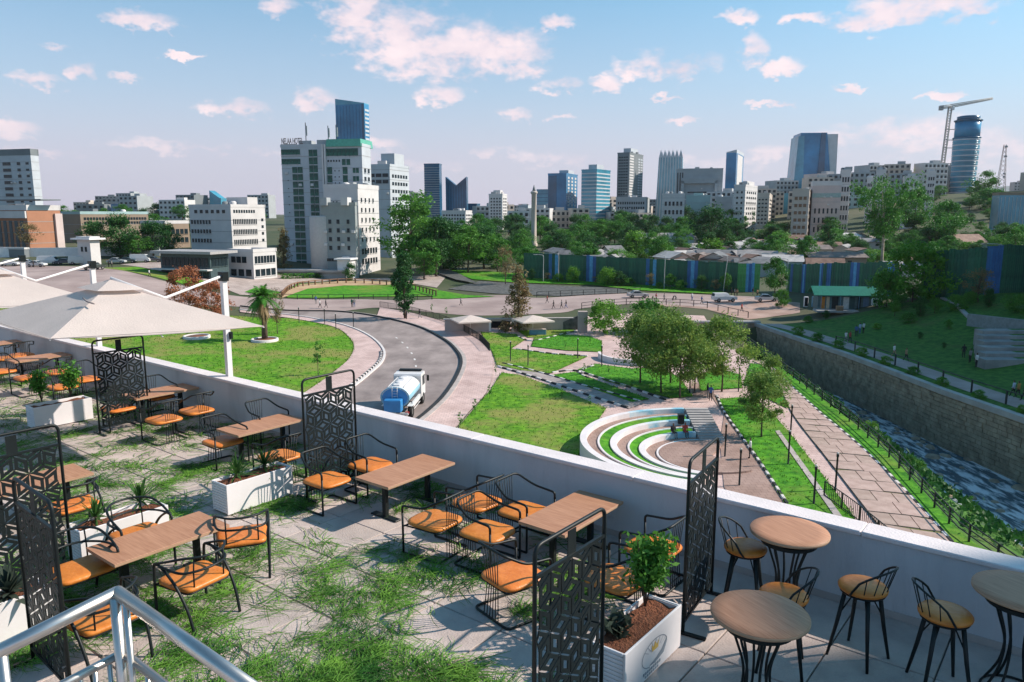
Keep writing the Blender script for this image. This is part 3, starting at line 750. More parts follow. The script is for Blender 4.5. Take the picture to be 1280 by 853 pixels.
chair('a', 608, 662, D1 + .04, 'front middle orange-seated chair of the central cluster')
chair('a', 654, 637, D1, 'orange-seated chair of the central cluster touching the slatted-shade table')
chair('a', 640, 718, D2 - .25, 'chair with a fan of black rods just behind the nearest tall screen')
chair('a', 772, 722, D1 + PI, 'orange-seated chair hidden behind the potted bush')
chair('a', 818, 683, D1 + PI, 'orange-seated chair between the potted bush and the narrow tall screen')
chair('a', 147, 509, D1, 'orange-seated chair in front of the umbrella-shaded screen')
chair('a', 197, 494, D1, 'orange-seated chair behind the table by the umbrella-shaded screen')
chair('a', 205, 523, D1 + PI, 'nearer of two rod-backed chairs right of the umbrella-shaded table')
chair('a', 246, 512, D1 + PI, 'rod-backed chair right of the umbrella-shaded table, closer to the parapet')
chair('a', 278, 550, D1, 'orange-seated chair tucked under the table by the yucca planter')
chair('a', 332, 528, D1, 'chair between the umbrella mast and the yucca-side table')
chair('a', 350, 569, D1 + PI, 'orange-seated chair behind the yuccas, left of the broad screen')
chair('a', 36, 471, D1 + PI, 'orange-seated chair just right of the second umbrella mast, nearer one')
chair('a', 73, 464, D1 + PI, 'orange-seated chair by the parapet right of the second umbrella mast')
chair('a', 78, 482, D1, 'orange-seated chair half hidden by leafy planter plants')
chair('a', 106, 473, D1, 'orange-seated chair touching the umbrella-shaded screen from behind')
chair('a', 2, 463, D1, 'orange-seated chair at the picture edge before the far table')
chair('a', 8, 447, D1 + PI, 'orange-seated chair of the farthest table, nearer one')
chair('a', 27, 443, D1 + PI, 'orange-seated chair of the farthest table, by the parapet')
chair('b', 92, 632, D1 + PI, 'orange-seated chair right of the two screens, behind the yucca pot')
chair('b', 100, 712, D1, 'orange-seated chair against the nearest left screen')
chair('b', 172, 668, D1, 'round-backed chair standing before the white yucca planter')
chair('b', 245, 722, D1 + PI + .1, 'orange-seated round-backed chair in full sun at the near table side')
chair('b', 130, 772, D1 + PI, 'orange-seated round-backed chair half hidden by the steel handrail')
chair('b', 303, 671, D1 + PI - .55, 'round-backed chair at the far end of the near table')

# ---- bar stools and bar tables
def make_stool():
    t = thing('bar_stool', 'stool', 'stool', group='black bar stools with orange seats')
    MB().lathe([(.10, .735), (.185, .738), (.205, .755), (.208, .775), (.19, .798), (.14, .812), (.06, .818)], orange, 28).obj('seat', t)
    mb = MB(); mb.lathe([(.17, .715), (.19, .72), (.19, .737), (.15, .737)], black, 24); mb.obj('seat_plate', t)
    for k in range(4):
        q = PI / 4 + k * PI / 2; c, s_ = math.cos(q), math.sin(q)
        MB().tube([(c * .145, s_ * .145, .73), (c * .20, s_ * .20, .36), (c * .265, s_ * .265, 0)], [.021, .018, .013], black, 8).obj('leg', t)
        MB().tube([(c * .185, s_ * .185, .46), (c * .06, s_ * .06, .715)], .007, black, 5).obj('brace', t)
    hoop = [(.19 * math.cos(q) * (1 if abs(q) < 9 else 1) - .0, .215 * math.sin(q), 1.02 - .0) for q in []]
    pts = []
    for k in range(15):
        q = R(95) + R(170) * k / 14; dz = math.sin(PI * k / 14)
        pts.append((.215 * math.cos(q) - .05 * dz, .225 * math.sin(q), .80 + .27 * dz**.6))
    MB().tube([(.01, .20, .745)] + pts + [(.01, -.20, .745)], .0105, black, 8).obj('back_hoop', t)
    for k in range(2, 13, 2):
        q = R(95) + R(170) * k / 14
        MB().tube([pts[k], (.185 * math.cos(q), .185 * math.sin(q), .745)], .005, black, 5).obj('back_rod', t)
    return t
st0 = make_stool(); st_first = True
def stool(u, v, rz, label):
    global st_first
    p = P(u, v, TZ + .81); p.z = TZ
    o = st0
    if st_first: st_first = False; st0.location = p; st0.rotation_euler[2] = rz; st0['label'] = label
    else: o = dup(st0, p, rz, label)
    o.scale = (1.17, 1.17, 1.02)
stool(932, 682, D1 + .25, 'bar stool standing against the parapet beside the narrow tall screen')
stool(980, 741, D1 + PI + .3, 'bar stool mostly hidden between the two round tables')
stool(1079, 731, D1 + PI - .25, 'bar stool with its hoop back turned away from the round tables')
stool(1182, 764, D1 + .5, 'bar stool facing the round table at the picture edge')
def bar_table(u, v, label, rz):
    h = 1.07; p = P(u, v, TZ + h); p.z = TZ
    t = thing('bar_table', label, 'table', p, rz, 'round bar tables')
    MB().lathe([(.425, h - .035), (.432, h - .03), (.432, h - .008), (.428, h - .004)], woodedge, 48).obj('edge_band', t)
    MB().lathe([(.40, h - .004), (.428, h - .0035), (.426, h), (.30, h)], woodtop, 48).obj('table_top', t)
    mb = MB(); mb.lathe([(.30, h - .14), (.31, h - .14), (.31, h - .10), (.30, h - .10)], black, 36, smooth=False); mb.obj('ring', t)
    MB().tube([(.3 * math.cos(2 * PI * k / 24), .3 * math.sin(2 * PI * k / 24), h - .06) for k in range(24)], .012, black, 6, closed=True).obj('ring', t)
    for k in range(8):
        q = 2 * PI * k / 8 + .2 * (k % 2); c, s_ = math.cos(q), math.sin(q)
        MB().tube(crv([(c * .27, s_ * .27, h - .05), (c * .20, s_ * .20, h - .26), (c * .12, s_ * .12, h * .5), (c * .15, s_ * .15, h * .25), (c * .27, s_ * .27, .012)], 4), .0125, black, 7).obj('leg', t)
    MB().tube([(.27 * math.cos(2 * PI * k / 24), .27 * math.sin(2 * PI * k / 24), .013) for k in range(24)], .012, black, 6, closed=True).obj('foot_ring', t)
bar_table(987, 663, 'round wooden bar table against the parapet', .5)
bar_table(950, 766, 'round wooden bar table in front, half in shadow', .5)
bar_table(1280, 738, 'round wooden bar table cut by the picture edge', .5)

# ---- openwork screens
def screen_mesh(w, z0, z1, e=.182, tk=.006):
    """tumbling-block lattice: every lozenge a frame round an opening"""
    mb = MB(); s3 = math.sqrt(3)
    dirs = [(0, 1), (s3 / 2, -.5), (-s3 / 2, -.5)]
    nx = int(w / (s3 * e)) + 3; nz = int((z1 - z0) / (1.5 * e)) + 3
    def cl(p): return (max(-w / 2, min(w / 2, p[0])), max(z0, min(z1, p[1])))
    for j in range(-1, nz):
        for i in range(-nx, nx):
            cx_ = (i + (.5 if j % 2 else 0)) * s3 * e; cz_ = z0 + .1 + j * 1.5 * e
            hexv = [(cx_ + e * math.sin(R(60 * k)), cz_ + e * math.cos(R(60 * k))) for k in range(6)]
            for a, b, c in ((5, 0, 1), (1, 2, 3), (3, 4, 5)):
                q = [(cx_, cz_), hexv[a], hexv[b], hexv[c]]
                m_ = (sum(p[0] for p in q) / 4, sum(p[1] for p in q) / 4)
                if abs(m_[0]) > w / 2 - .005 or not z0 < m_[1] < z1: continue
                def ringp(k): return [cl((m_[0] + (p[0] - m_[0]) * k, m_[1] + (p[1] - m_[1]) * k)) for p in q]
                def fr(ko, ki):
                    o, n_ = ringp(ko), ringp(ki); vs = []
                    for y in (-tk, tk): vs += [(x, y, z) for x, z in o] + [(x, y, z) for x, z in n_]
                    fs = []
                    for k in range(4):
                        l = (k + 1) % 4
                        fs += [(k, l, 4 + l, 4 + k), (12 + k, 12 + l, 8 + l, 8 + k), (4 + k, 4 + l, 12 + l, 12 + k)]
                        if ko < 1: fs.append((8 + k, 8 + l, l, k))
                    mb.add(vs, fs, black)
                fr(.89, .42)
                o8, o1 = ringp(.80), ringp(1.0)
                for k in range(4):          # webs at the corners tie the lozenges together
                    l_, r_ = ringp(.87)[(k - 1) % 4], ringp(.87)[(k + 1) % 4]; c_ = o8[k]; t_ = o1[k]; f_ = .24
                    p1 = (lerp(c_[0], l_[0], f_), lerp(c_[1], l_[1], f_)); p2 = (lerp(c_[0], r_[0], f_), lerp(c_[1], r_[1], f_))
                    mb.add([(p1[0], -tk * .8, p1[1]), (t_[0], -tk * .8, t_[1]), (p2[0], -tk * .8, p2[1])], [(0, 1, 2)], black)
                    mb.add([(p1[0], tk * .8, p1[1]), (t_[0], tk * .8, t_[1]), (p2[0], tk * .8, p2[1])], [(2, 1, 0)], black)
    return mb.mesh('lattice_panel')
SCW, SCH = 1.06, 2.0
lat = screen_mesh(SCW - .06, .16, 1.72)
def screen(label, u0, v0, rz, w=SCW, h=SCH, end=1, sc=1.0):
    """u0, v0: pixel of the top corner at the end given; rz: direction of its width"""
    p = P(u0, v0, TZ + h * sc); d = Vector((math.cos(rz), math.sin(rz), 0)); c = p - d * (w / 2 * end * sc)
    t = thing('privacy_screen', label, 'screen', (c.x, c.y, TZ), rz, 'black openwork screens'); t.scale = (sc, sc, sc)
    MB().tube(fillet([(-w / 2, 0, .0), (-w / 2, 0, h), (w / 2, 0, h), (w / 2, 0, 0)], .10, 6), .019, black, 10).obj('frame', t)
    MB().box((0, 0, 1.735), (w - .03, .03, .03), black).obj('top_bar', t)
    MB().box((0, 0, .145), (w - .03, .03, .03), black).obj('bottom_bar', t)
    for s_ in (-1, 1):
        MB().bbox((s_ * w / 2, 0, .015), (.05, .52, .03), black, .006).obj('foot', t)
    MB().box((0, 0, 1.86), (.12, .008, .22), black).obj('plate', t)
    put('lattice_panel', lat, t)
screen('tall black openwork screen with cube pattern beside the tanker view', 442, 462, D2, end=1)
screen('black openwork screen standing under the big umbrella', 178, 419, D2, end=1)
screen('nearest tall black openwork screen before the potted bush', 756, 634, D2, end=1)
screen('narrow-seen black openwork screen beside the bar stools', 898, 546, D2 + .12, end=1)
screen('upper black openwork screen of the left pair with cubes through which a table shows', 72, 530, D2, end=1)
screen('lower black openwork screen of the left pair, seen nearly edge-on', 64, 629, D1 - .05, end=1)

# ---- planters and plants
def planter(label, u, v, rz=None, L=1.2, wd=.42, h=.5, logo=False):
    p = P(u, v, TZ + h); rz = D2 if rz is None else rz
    t = thing('planter_box', label, 'planter', (p.x, p.y, TZ), rz, 'white planter boxes')
    for s_ in (-1, 1):
        MB().bbox((0, s_ * (wd / 2 - .012), h / 2 + .01), (L, .024, h - .02), planter_white, .004).obj('side_panel', t)
        for k in range(11):
            z = .03 + k * (h - .03) / 11 + .02
            MB().bbox((s_ * (L / 2 - .014), 0, z), (.03, wd - .05, .036), planter_white, .008).obj('slat', t)
        MB().box((s_ * (L / 2 - .03), 0, h / 2), (.012, wd - .05, h - .03), planter_white).obj('end_panel', t)
    mb = MB(); rg_ = random.Random(int(u * 7)); n = 10; vs = []; fs = []
    for i in range(n + 1):
        for j in range(5): vs.append(((i / n - .5) * (L - .08), (j / 4 - .5) * (wd - .06), h - .05 + rg_.uniform(-.022, .03)))
    for i in range(n):
        for j in range(4): q = i * 5 + j; fs.append((q, q + 5, q + 6, q + 1))
    mb.add(vs, fs, soil, True); mb.obj('soil', t)
    if logo:
        y = -wd / 2 - .003; gm = mat('emblem_grey', (.24, .27, .30), rough=.6); ym = mat('emblem_yellow', (.75, .48, .12), rough=.6)
        em = MB()
        arc = [(.0 + .27 * math.cos(q), y, .25 + .14 * math.sin(q)) for q in [R(8 + k * 9.6) for k in range(26)]]
        for a_, b_ in zip(arc, arc[1:]):
            em.add([a_, b_, (b_[0] * .965, y, .25 + (b_[2] - .25) * .93), (a_[0] * .965, y, .25 + (a_[2] - .25) * .93)], [(3, 2, 1, 0)], gm)
        for k in range(7):
            q = R(25 + k * 20); em.add([(.255 * math.cos(q) - .004, y, .25 + .13 * math.sin(q)), (.255 * math.cos(q) + .004, y, .25 + .13 * math.sin(q)), (.15 * math.cos(q) + .004, y, .25 + .05 * math.sin(q)), (.15 * math.cos(q) - .004, y, .25 + .05 * math.sin(q))], [(0, 1, 2, 3)], gm)
        em.add([(.26, y, .30), (.27, y, .25), (.20, y, .15), (.02, y, .12), (-.12, y, .14), (.04, y, .17), (.16, y, .21)], [(0, 1, 2, 3, 4, 5, 6)], gm)
        em.add([(-.06, y - .001, .27), (.07, y - .001, .27), (.08, y - .001, .35), (.04, y - .001, .31), (.005, y - .001, .36), (-.03, y - .001, .31), (-.07, y - .001, .35)], [tuple(range(7))], ym)
        for k in range(9): em.box((-.22 + k * .042, y + .001, .095), (.026, .004, .030), gm)
        for k in range(7): em.box((-.18 + k * .042, y + .001, .055), (.026, .004, .022), gm)
        em.obj('emblem', t)
    return t
planter('long white planter with leafy plants left of the umbrella-shaded screen', 74, 502)
planter('white planter with two yuccas left of the broad screen', 316, 591)
planter('white planter with yuccas behind the table near the handrail', 148, 643)
planter('white planter at the picture edge left of the nearest left screen', -22, 752)
planter('white planter with a bush and red soil behind the nearest tall screen', 796, 777, logo=True)
def yucca(u, v, label, n=46, L=.42, seed=1, h=.46, m=None, w=.032, stem=.12):
    p = P(u, v, TZ + h); rg_ = random.Random(seed); m = m or leaf_yucca
    t = thing('yucca_plant', label, 'plant', (p.x, p.y, TZ + h - .03))
    MB().tube([(0, 0, -.02), (.005, 0, stem)], [.022, .016], bark, 6).obj('stem', t)
    mb = MB()
    for k in range(n):
        q = rg_.uniform(0, 6.283); e = R(lerp(-12, 86, (k / n)**.8)); l = L * rg_.uniform(.75, 1.1); w_ = w * rg_.uniform(.8, 1.15)
        d = Vector((math.cos(q) * math.cos(e), math.sin(q) * math.cos(e), math.sin(e))); s_ = Vector((-math.sin(q), math.cos(q), 0)); b = Vector((0, 0, stem * rg_.uniform(.5, 1.05)))
        pts = []
        for t_, ww in ((.03, .5), (.3, 1), (.65, .8), (1, .04)):
            c = b + d * l * t_ + Vector((0, 0, -.16 * l * t_ * t_)); pts += [c - s_ * w_ * ww / 2, c + s_ * w_ * ww / 2 + Vector((0, 0, .004))]
        mb.add(pts, [(0, 1, 3, 2), (2, 3, 5, 4), (4, 5, 7, 6)], m)
    mb.obj('foliage', t)
yucca(296, 598, 'spiky yucca at the near end of the white planter by the broad screen', seed=1)
yucca(330, 586, 'spiky yucca at the far end of the white planter by the broad screen', seed=2)
yucca(120, 652, 'spiky yucca with reddish leaves in the near end of the planter', seed=3, L=.4)
yucca(175, 632, 'spiky yucca in the far end of the planter behind the near table', seed=4)
yucca(12, 748, 'spiky leafy plant in the planter left of the nearest left screen', seed=5, m=leaf_rubber, w=.07, L=.36)
def leafy(u, v, label, H=.55, rad=.16, n=420, seed=1, h=.46, m=None, ls=.045, name='potted_shrub'):
    p = P(u, v, TZ + h); rg_ = random.Random(seed); m = m or leaf_mid
    t = thing(name, label, 'plant', (p.x, p.y, TZ + h - .04))
    mb = MB()
    tips = []
    for k in range(9):
        q = rg_.uniform(0, 6.28); rr_ = rad * rg_.uniform(.2, .8); tp = Vector((rr_ * math.cos(q), rr_ * math.sin(q), H * rg_.uniform(.6, 1))); tips.append(tp)
        mb.tube([(0, 0, 0), tp * .5 + Vector((0, 0, .05)), tp], [.009, .006, .003], bark, 5)
    mb.obj('stem', t); mb = MB()
    for k in range(n):
        tp = rg_.choice(tips); s_ = rg_.uniform(.42, 1.06); c = tp * s_ + Vector((rg_.gauss(0, .28 * rad), rg_.gauss(0, .28 * rad), rg_.gauss(0, .03)))
        d = Vector((rg_.gauss(0, 1), rg_.gauss(0, 1), rg_.gauss(.6, .6))).normalized(); x = d.orthogonal().normalized(); x.rotate(Matrix.Rotation(rg_.uniform(0, 6.28), 3, d)); y = d.cross(x)
        l = ls * rg_.uniform(.7, 1.2); mb.add([c - x * l, c - y * l * .42, c + x * l, c + y * l * .42], [(0, 1, 2, 3)], m)
    mb.obj('foliage', t)
leafy(806, 757, 'glossy green bush growing in the white planter near the bar', H=.88, rad=.27, n=1500, seed=4)
leafy(772, 792, 'low dark rubbery plant in the red soil of the near planter', H=.22, rad=.13, n=70, seed=5, m=leaf_rubber, ls=.085, name='rubber_plant')
leafy(52, 500, 'bushy plant at the near end of the long white planter', H=.75, rad=.24, n=620, seed=6)
leafy(88, 494, 'bushy plant at the far end of the long white planter', H=.8, rad=.26, n=680, seed=7)
leafy(345, 578, 'small creeping plant in the planter left of the broad screen', H=.14, rad=.14, n=160, seed=8, m=leaf_dry, ls=.03, name='ground_plant')

# ---- umbrellas
def umbrella():
    base = P(290, 521, TZ); zc = CZ - 2.10
    t = thing('cantilever_umbrella', 'umbrella', 'umbrella', base, 0, 'white cantilever umbrellas')
    o = base
    c4 = [P(330, 408, zc) - o, P(62, 424, zc) - o, P(-28, 395, zc) - o]; c4.append(c4[0] + c4[2] - c4[1])
    ctr = (c4[0] + c4[2]) / 2; rise = .74; apex = ctr + Vector((0, 0, rise))
    def face(k0, k1, z_off, nm, n=9, m=canvas, par=None, sag=.05):
        """four-panel tent between fractions k0 and k1 of the slope"""
        vs = []; fs = []; rows = n
        for i in range(rows + 1):
            k = lerp(k0, k1, i / rows)
            for s_ in range(4):
                a_, b_ = c4[s_], c4[(s_ + 1) % 4]
                for j in range(8):
                    e = a_.lerp(b_, j / 8); p = apex.lerp(e, k)
                    p = p + Vector((0, 0, z_off - sag * math.sin(PI * j / 8) * k * (1.2 - k * .4)))
                    vs.append(p)
        N_ = 32
        for i in range(rows):
            for j in range(N_): fs.append((i * N_ + j, (i + 1) * N_ + j, (i + 1) * N_ + (j + 1) % N_, i * N_ + (j + 1) % N_))
        mb = MB(); mb.add(vs, fs, m); return mb.obj(nm, par or t)
    cn = face(.10, 1.0, 0, 'canopy'); face(.001, .24, .085, 'vent_cap', 4, par=cn, sag=.02)
    mb = MB()
    for i in range(4): mb.tube([c4[i], c4[(i + 1) % 4]], .006, canvas, 5)
    mb.obj('hem', t)
    for p in c4: MB().tube([apex + Vector((0, 0, -.10)), p + Vector((0, 0, -.025))], .012, white, 6).obj('rib', t)
    for i in range(4): MB().tube([apex + Vector((0, 0, -.10)), (c4[i] + c4[(i + 1) % 4]) / 2 + Vector((0, 0, -.085))], .010, white, 6).obj('rib', t)
    hub = MB(); hub.lathe([(.07, -.42), (.09, -.36), (.09, -.18), (.05, -.10)], white, 12, c=apex); hub.obj('hub', t)
    top = 3.20
    MB().box((0, 0, top / 2), (.115, .115, top), white, RZ1).obj('mast', t)
    MB().box((0, 0, .03), (.9, .9, .06), conc, RZ1).obj('base_plate', t)
    MB().box((0, 0, top + .03), (.19, .15, .20), black, RZ1).obj('joint', t)
    dirv = apex - Vector((0, 0, top)); 
    a_ = apex.lerp((c4[0] + c4[3]) / 2, .62) + Vector((0, 0, .06))
    hook = (c4[0] * .5 + c4[3] * .5).lerp(apex, .45) + Vector((0, 0, .10))
    MB().tube([(0, 0, top + .05), hook + Vector((0, 0, -.02)), apex + Vector((0, 0, .12))], .030, white, 8).obj('arm', t)
    strap = ctr.lerp((c4[1]), .40) + Vector((0, 0, rise * .63))
    MB().tube([strap + Vector((-.18, .16, .07)), strap + Vector((-.06, .04, .03)), strap + Vector((.05, -.08, .02)), strap + Vector((.2, -.16, -.0))], .016, mat('strap', (.33, .27, .25)), 6).obj('tie_strap', t)
    MB().box((.1, -.02, 1.9), (.06, .06, .16), black, RZ1).obj('crank', t)
    return t
um = umbrella(); um['label'] = 'big white square umbrella shading the nearest screen'
def mast_at(u):
    for k in range(4000):
        p = um.location + Vector(E1) * (-k * .01)
        if 640 + FPX * p.x / (p.y * math.cos(PITCH) + (CZ - TZ) * math.sin(PITCH)) <= u: return p
dup(um, mast_at(128), None, 'second white umbrella overlapping behind the big one')
dup(um, mast_at(41), None, 'farthest white umbrella, only its arm and edge in view')

# ---- loose cut grass on the floor
def cut_grass():
    rg_ = random.Random(12); mb = MB(); vs = []; fs = []
    from mathutils import noise as nz
    tries = 0; tufts = 0
    while tufts < 1150 and tries < 22000:
        tries += 1
        u, v = rg_.uniform(-80, 760), rg_.uniform(470, 900)
        p = P(u, v, TZ); a_, b_ = loc_ab(p)
        if b_ > -.25 or b_ < -8.2: continue
        dn = nz.noise(Vector((p.x * .75, p.y * .75, 3.3))) + .5 * nz.noise(Vector((p.x * 1.9, p.y * 1.9, 8.1)))
        dn += .58 if v < 610 else (-.05 if u < 640 else -.28)
        if dn < .05 + rg_.uniform(-.22, .22): continue
        tufts += 1
        far = p.y / 10; main = nz.noise(Vector((p.x * .5, p.y * .5, 1))) * 8 + rg_.gauss(0, .5)
        nb = int(rg_.choice([3, 6, 12, 20, 34, 48])); spread = rg_.uniform(.05, .17) * max(1, far * .9)
        for k in range(nb):
            q = main + rg_.gauss(0, .6) + (PI if rg_.random() < .5 else 0); l = rg_.uniform(.18, .46); w_ = rg_.uniform(.0022, .0046) * max(1, far * 1.25)
            c = Vector((p.x + rg_.gauss(0, spread), p.y + rg_.gauss(0, spread), TZ + .004 + abs(rg_.gauss(0, .012))))
            if (c - O_).dot(E2) > -.04: continue
            cv = rg_.gauss(0, .9); d = Vector((math.cos(q), math.sin(q), 0)); lift = abs(rg_.gauss(0, .02)); o = len(vs)
            x = c.copy(); 
            for t_ in range(4):
                s_ = Vector((-d.y, d.x, 0)); ww = w_ * (1, 1, .75, .15)[t_]
                zz = lift * math.sin(PI * t_ / 3)
                vs.append((x.x - s_.x * ww, x.y - s_.y * ww, x.z + zz)); vs.append((x.x + s_.x * ww, x.y + s_.y * ww, x.z + zz + .003))
                x = x + d * l / 3; qq = math.atan2(d.y, d.x) + cv * .33; d = Vector((math.cos(qq), math.sin(qq), 0))
            for t_ in range(3): fs.append((o + 2 * t_, o + 2 * t_ + 1, o + 2 * t_ + 3, o + 2 * t_ + 2))
    mb.add(vs, fs, blade_m)
    tag(mb.obj('cut_grass'), 'loose green grass blades strewn over the terrace slabs', 'grass', kind='stuff')
cut_grass()

# ---- steel stair handrail close to the camera
hr = thing('stair_handrail', 'shiny steel pipe handrail with a corner bend', 'handrail')
def hp(u, v, D): return PD(u, v, D)
c0 = hp(147, 741, 2.55); l0 = hp(-90, 858, 2.25); r0 = hp(360, 893, 2.05)
MB().tube([l0, c0], .025, steel, 14).obj('top_rail', hr)
MB().tube([c0, r0], .025, steel, 14).obj('top_rail', hr)
mb = MB(); mb.lathe([(.0005, -.0255), (.018, -.018), (.0257, 0), (.018, .018), (.0005, .0255)], steel, 14, c=c0); mb.obj('elbow', hr)
for sx in (.0, .055):
    b = c0 + Vector((sx, -.02 - sx * .6, -.01)); MB().tube([b, b + Vector((0, 0, -.95))], .019 if sx == 0 else .012, steel, 12).obj('post', hr)
dz = Vector((0, 0, -.235))
MB().tube([l0 + dz, c0 + dz], .016, steel, 12).obj('mid_rail', hr)
MB().tube([c0 + dz, r0 + dz], .016, steel, 12).obj('mid_rail', hr)
for k in range(2, 12):
    for a_, b_ in ((l0, c0), (c0, r0)):
        q = a_.lerp(b_, k / 12) + dz; MB().tube([q, q + Vector((0, 0, -.72))], .009, steel, 8).obj('baluster', hr)
for a_ in (l0.lerp(c0, .36), r0):
    MB().tube([a_, a_ + Vector((0, 0, -.95))], .019, steel, 12).obj('post', hr)
ld = c0.z - .95
mb = MB(); mb.prism([(-4, -1.5), (1.8, -1.5), (1.8, 1.6), (-.5, 2.62), (-2.0, 2.62), (-4, 2.2)], TZ, ld, conc)
tag(mb.obj('stair_landing'), 'concrete stair landing under the steel handrail', 'landing', kind='structure')
# ---------------------------------------------------------------- amphitheatre
AC = Vector((15.8, 57.8, 0))
def ring(mb, r0, r1, z0a, z1a, z0b, z1b, m, q0=88, q1=250, n=60, base=-.2):
    """ring with inner-radius r0 (top z0a) and outer radius r1 (top z1a) closed down to base"""
    vs = []; fs = []
    for i in range(n + 1):
        q = R(lerp(q0, q1, i / n)); c, s_ = math.cos(q), math.sin(q)
        for r, z in ((r0, z0b), (r0, z0a), (r1, z1a), (r1, z1b)): vs.append((AC.x + r * c, AC.y + r * s_, z))
    for i in range(n):
        for j in range(4): a = i * 4 + j; b = i * 4 + (j + 1) % 4; fs.append((b, a, a + 4, b + 4))
    fs += [(3, 2, 1, 0), tuple(n * 4 + k for k in range(4))]
    mb.add(vs, fs, m)
am = thing('amphitheatre', 'white curved amphitheatre with three grassy tiers and blue paint', 'amphitheatre')
grass_t = lawn2_m
for k, (Ro, zt) in enumerate(((10.4, 1.4), (8.0, .95), (5.7, .52))):
    zb = -.3
    mb = MB(); ring(mb, Ro - .52, Ro, zt, zt, zb, zb, bench_w, q0=122); mb.obj('bench_wall', am)
    mb = MB(); ring(mb, Ro - .52, Ro, zt, zt, zb, zb, bench_b, q0=90, q1=122, n=14); mb.obj('bench_wall', am)
    mb = MB(); ring(mb, Ro - 1.40, Ro - .52, zt - .42, zt - .42, zb, zb, brown_paver, q0=90); mb.obj('walkway', am)
    mb = MB(); ring(mb, Ro - 1.56, Ro - 1.40, zt - .32, zt - .32, zb, zb, bench_w, q0=122); mb.obj('lip', am)
    mb = MB(); ring(mb, Ro - 1.56, Ro - 1.40, zt - .32, zt - .32, zb, zb, bench_b, q0=90, q1=122, n=14); mb.obj('lip', am)
    if k < 2:
        r_in = (8.0, 5.7)[k]
        mb = MB(); ring(mb, r_in, Ro - 1.56, zt - .58, zt - .40, zb, zb, grass_t, q0=91); mb.obj('grass_tier', am)
mb = MB(); ring(mb, .01, 4.1, .22, .22, zb, zb, brown_paver, q0=60, q1=300); mb.obj('stage', am)
for i in range(13):
    y = AC.y + 10.4 - i * .48; z = 1.38 - i * .10
    MB().box((AC.x + 1.15 + .02 * (i % 2), y - .3, z / 2 - .1), (2.1, .56, z + .2), conc).obj('step', am)
q = P(851, 527, .9)
bn = thing('litter_bin', 'dark litter bin on the middle tier of the amphitheatre', 'bin', (q.x, q.y, .7))
MB().bbox((0, 0, .4), (.55, .45, .8), black, .04).obj('bin_body', bn); MB().bbox((0, 0, .83), (.6, .5, .06), rail_m, .02).obj('lid', bn)

# ---------------------------------------------------------------- garden ring wall under the trees
rc = P(800, 448, 0)
mb = MB(); pts = [Vector((rc.x + 5.6 * math.cos(R(a)), rc.y + 5.6 * math.sin(R(a)), 0)) for a in range(170, 372, 6)]
kerb(mb, pts, .35, .75, bench_w, sgn=1); tag(mb.obj('planter_wall'), 'low curved white wall round the grove of silvery trees', 'wall')
def ring_planter(u, v, r, label):
    p = T(u, v); mb = MB(); n = 22
    pr_ = [(r, -.2), (r, .42), (r - .06, .46), (r - .28, .46), (r - .32, .40)]
    vs = []; fs = []
    for rr_, z in pr_ + [(r - .32, .30)]:
        for j in range(n): a = 2 * PI * j / n; vs.append((rr_ * math.cos(a), rr_ * math.sin(a), z))
    for i in range(len(pr_)):
        for j in range(n): fs.append((i * n + j, i * n + (j + 1) % n, (i + 1) * n + (j + 1) % n, (i + 1) * n + j))
    mb.add(vs, fs, kerb_w, True)
    t = thing('tree_ring', label, 'planter', p); mb.obj('rim', t)
    s_ = MB(); s_.lathe([(r - .33, .0), (r - .33, .30), (.05, .33)], soil, 18); s_.obj('soil', t)
ring_planter(246, 423, 2.0, 'round white planting ring on the lawn behind the umbrella edge')
ring_planter(331, 427, 2.0, 'round white planting ring around the palm trunk')

# ---------------------------------------------------------------- underpass, street walls
uw = thing('underpass_wall', 'pink retaining wall with a dark underpass mouth below the street', 'wall')
a, b = P(556, 415.5, 0), P(716, 413.5, 0); dv = (b - a); dl = dv.length; rz = math.atan2(dv.y, dv.x); pinkw = mat('pink_render', (.44, .36, .335), rough=.85, var=.1, scale=.5, detail=8)
def uo(s0, s1, z0, z1, th, m, nm, fwd=0):
    c = a.lerp(b, (s0 + s1) / 2); n_ = Vector((dv.y, -dv.x, 0)).normalized() * fwd
    MB().box((c.x + n_.x, c.y + n_.y, (z0 + z1) / 2), (dl * (s1 - s0), th, z1 - z0), m, rz).obj(nm, uw)
uo(0, .355, -.3, 2.05, .6, pinkw, 'wall_face'); uo(.52, 1, -.3, 2.05, .6, pinkw, 'wall_face'); uo(.355, .52, 1.75, 2.05, .6, pinkw, 'lintel')
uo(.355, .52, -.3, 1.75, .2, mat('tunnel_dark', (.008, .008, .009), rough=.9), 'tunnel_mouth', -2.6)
uo(.34, .357, -.3, 2.12, .75, white, 'jamb', .05); uo(.518, .535, -.3, 2.12, .75, white, 'jamb', .05)
uo(-.01, 1.01, 2.05, 2.2, .9, kerb_m, 'coping')
gp = P(728, 416, 0); MB().box((gp.x, gp.y, 1.6), (1.5, 1.2, 3.8), pinkw).obj('pillar', uw)
r1, r2 = P(676, 414, 0), P(722, 414, 0)
rw = thing('ramp_wall', 'dark triangular ramp wall beside the pink pillar', 'wall')
MB().add([r1, r2, r2 + Vector((0, 0, 2.5)), r1 + Vector((0, .5, 0)), r2 + Vector((0, .5, 0)), r2 + Vector((0, .5, 2.5))], [(0, 1, 2), (5, 4, 3), (0, 2, 5, 3), (1, 4, 5, 2)], slope_stone).obj('wall_face', rw)
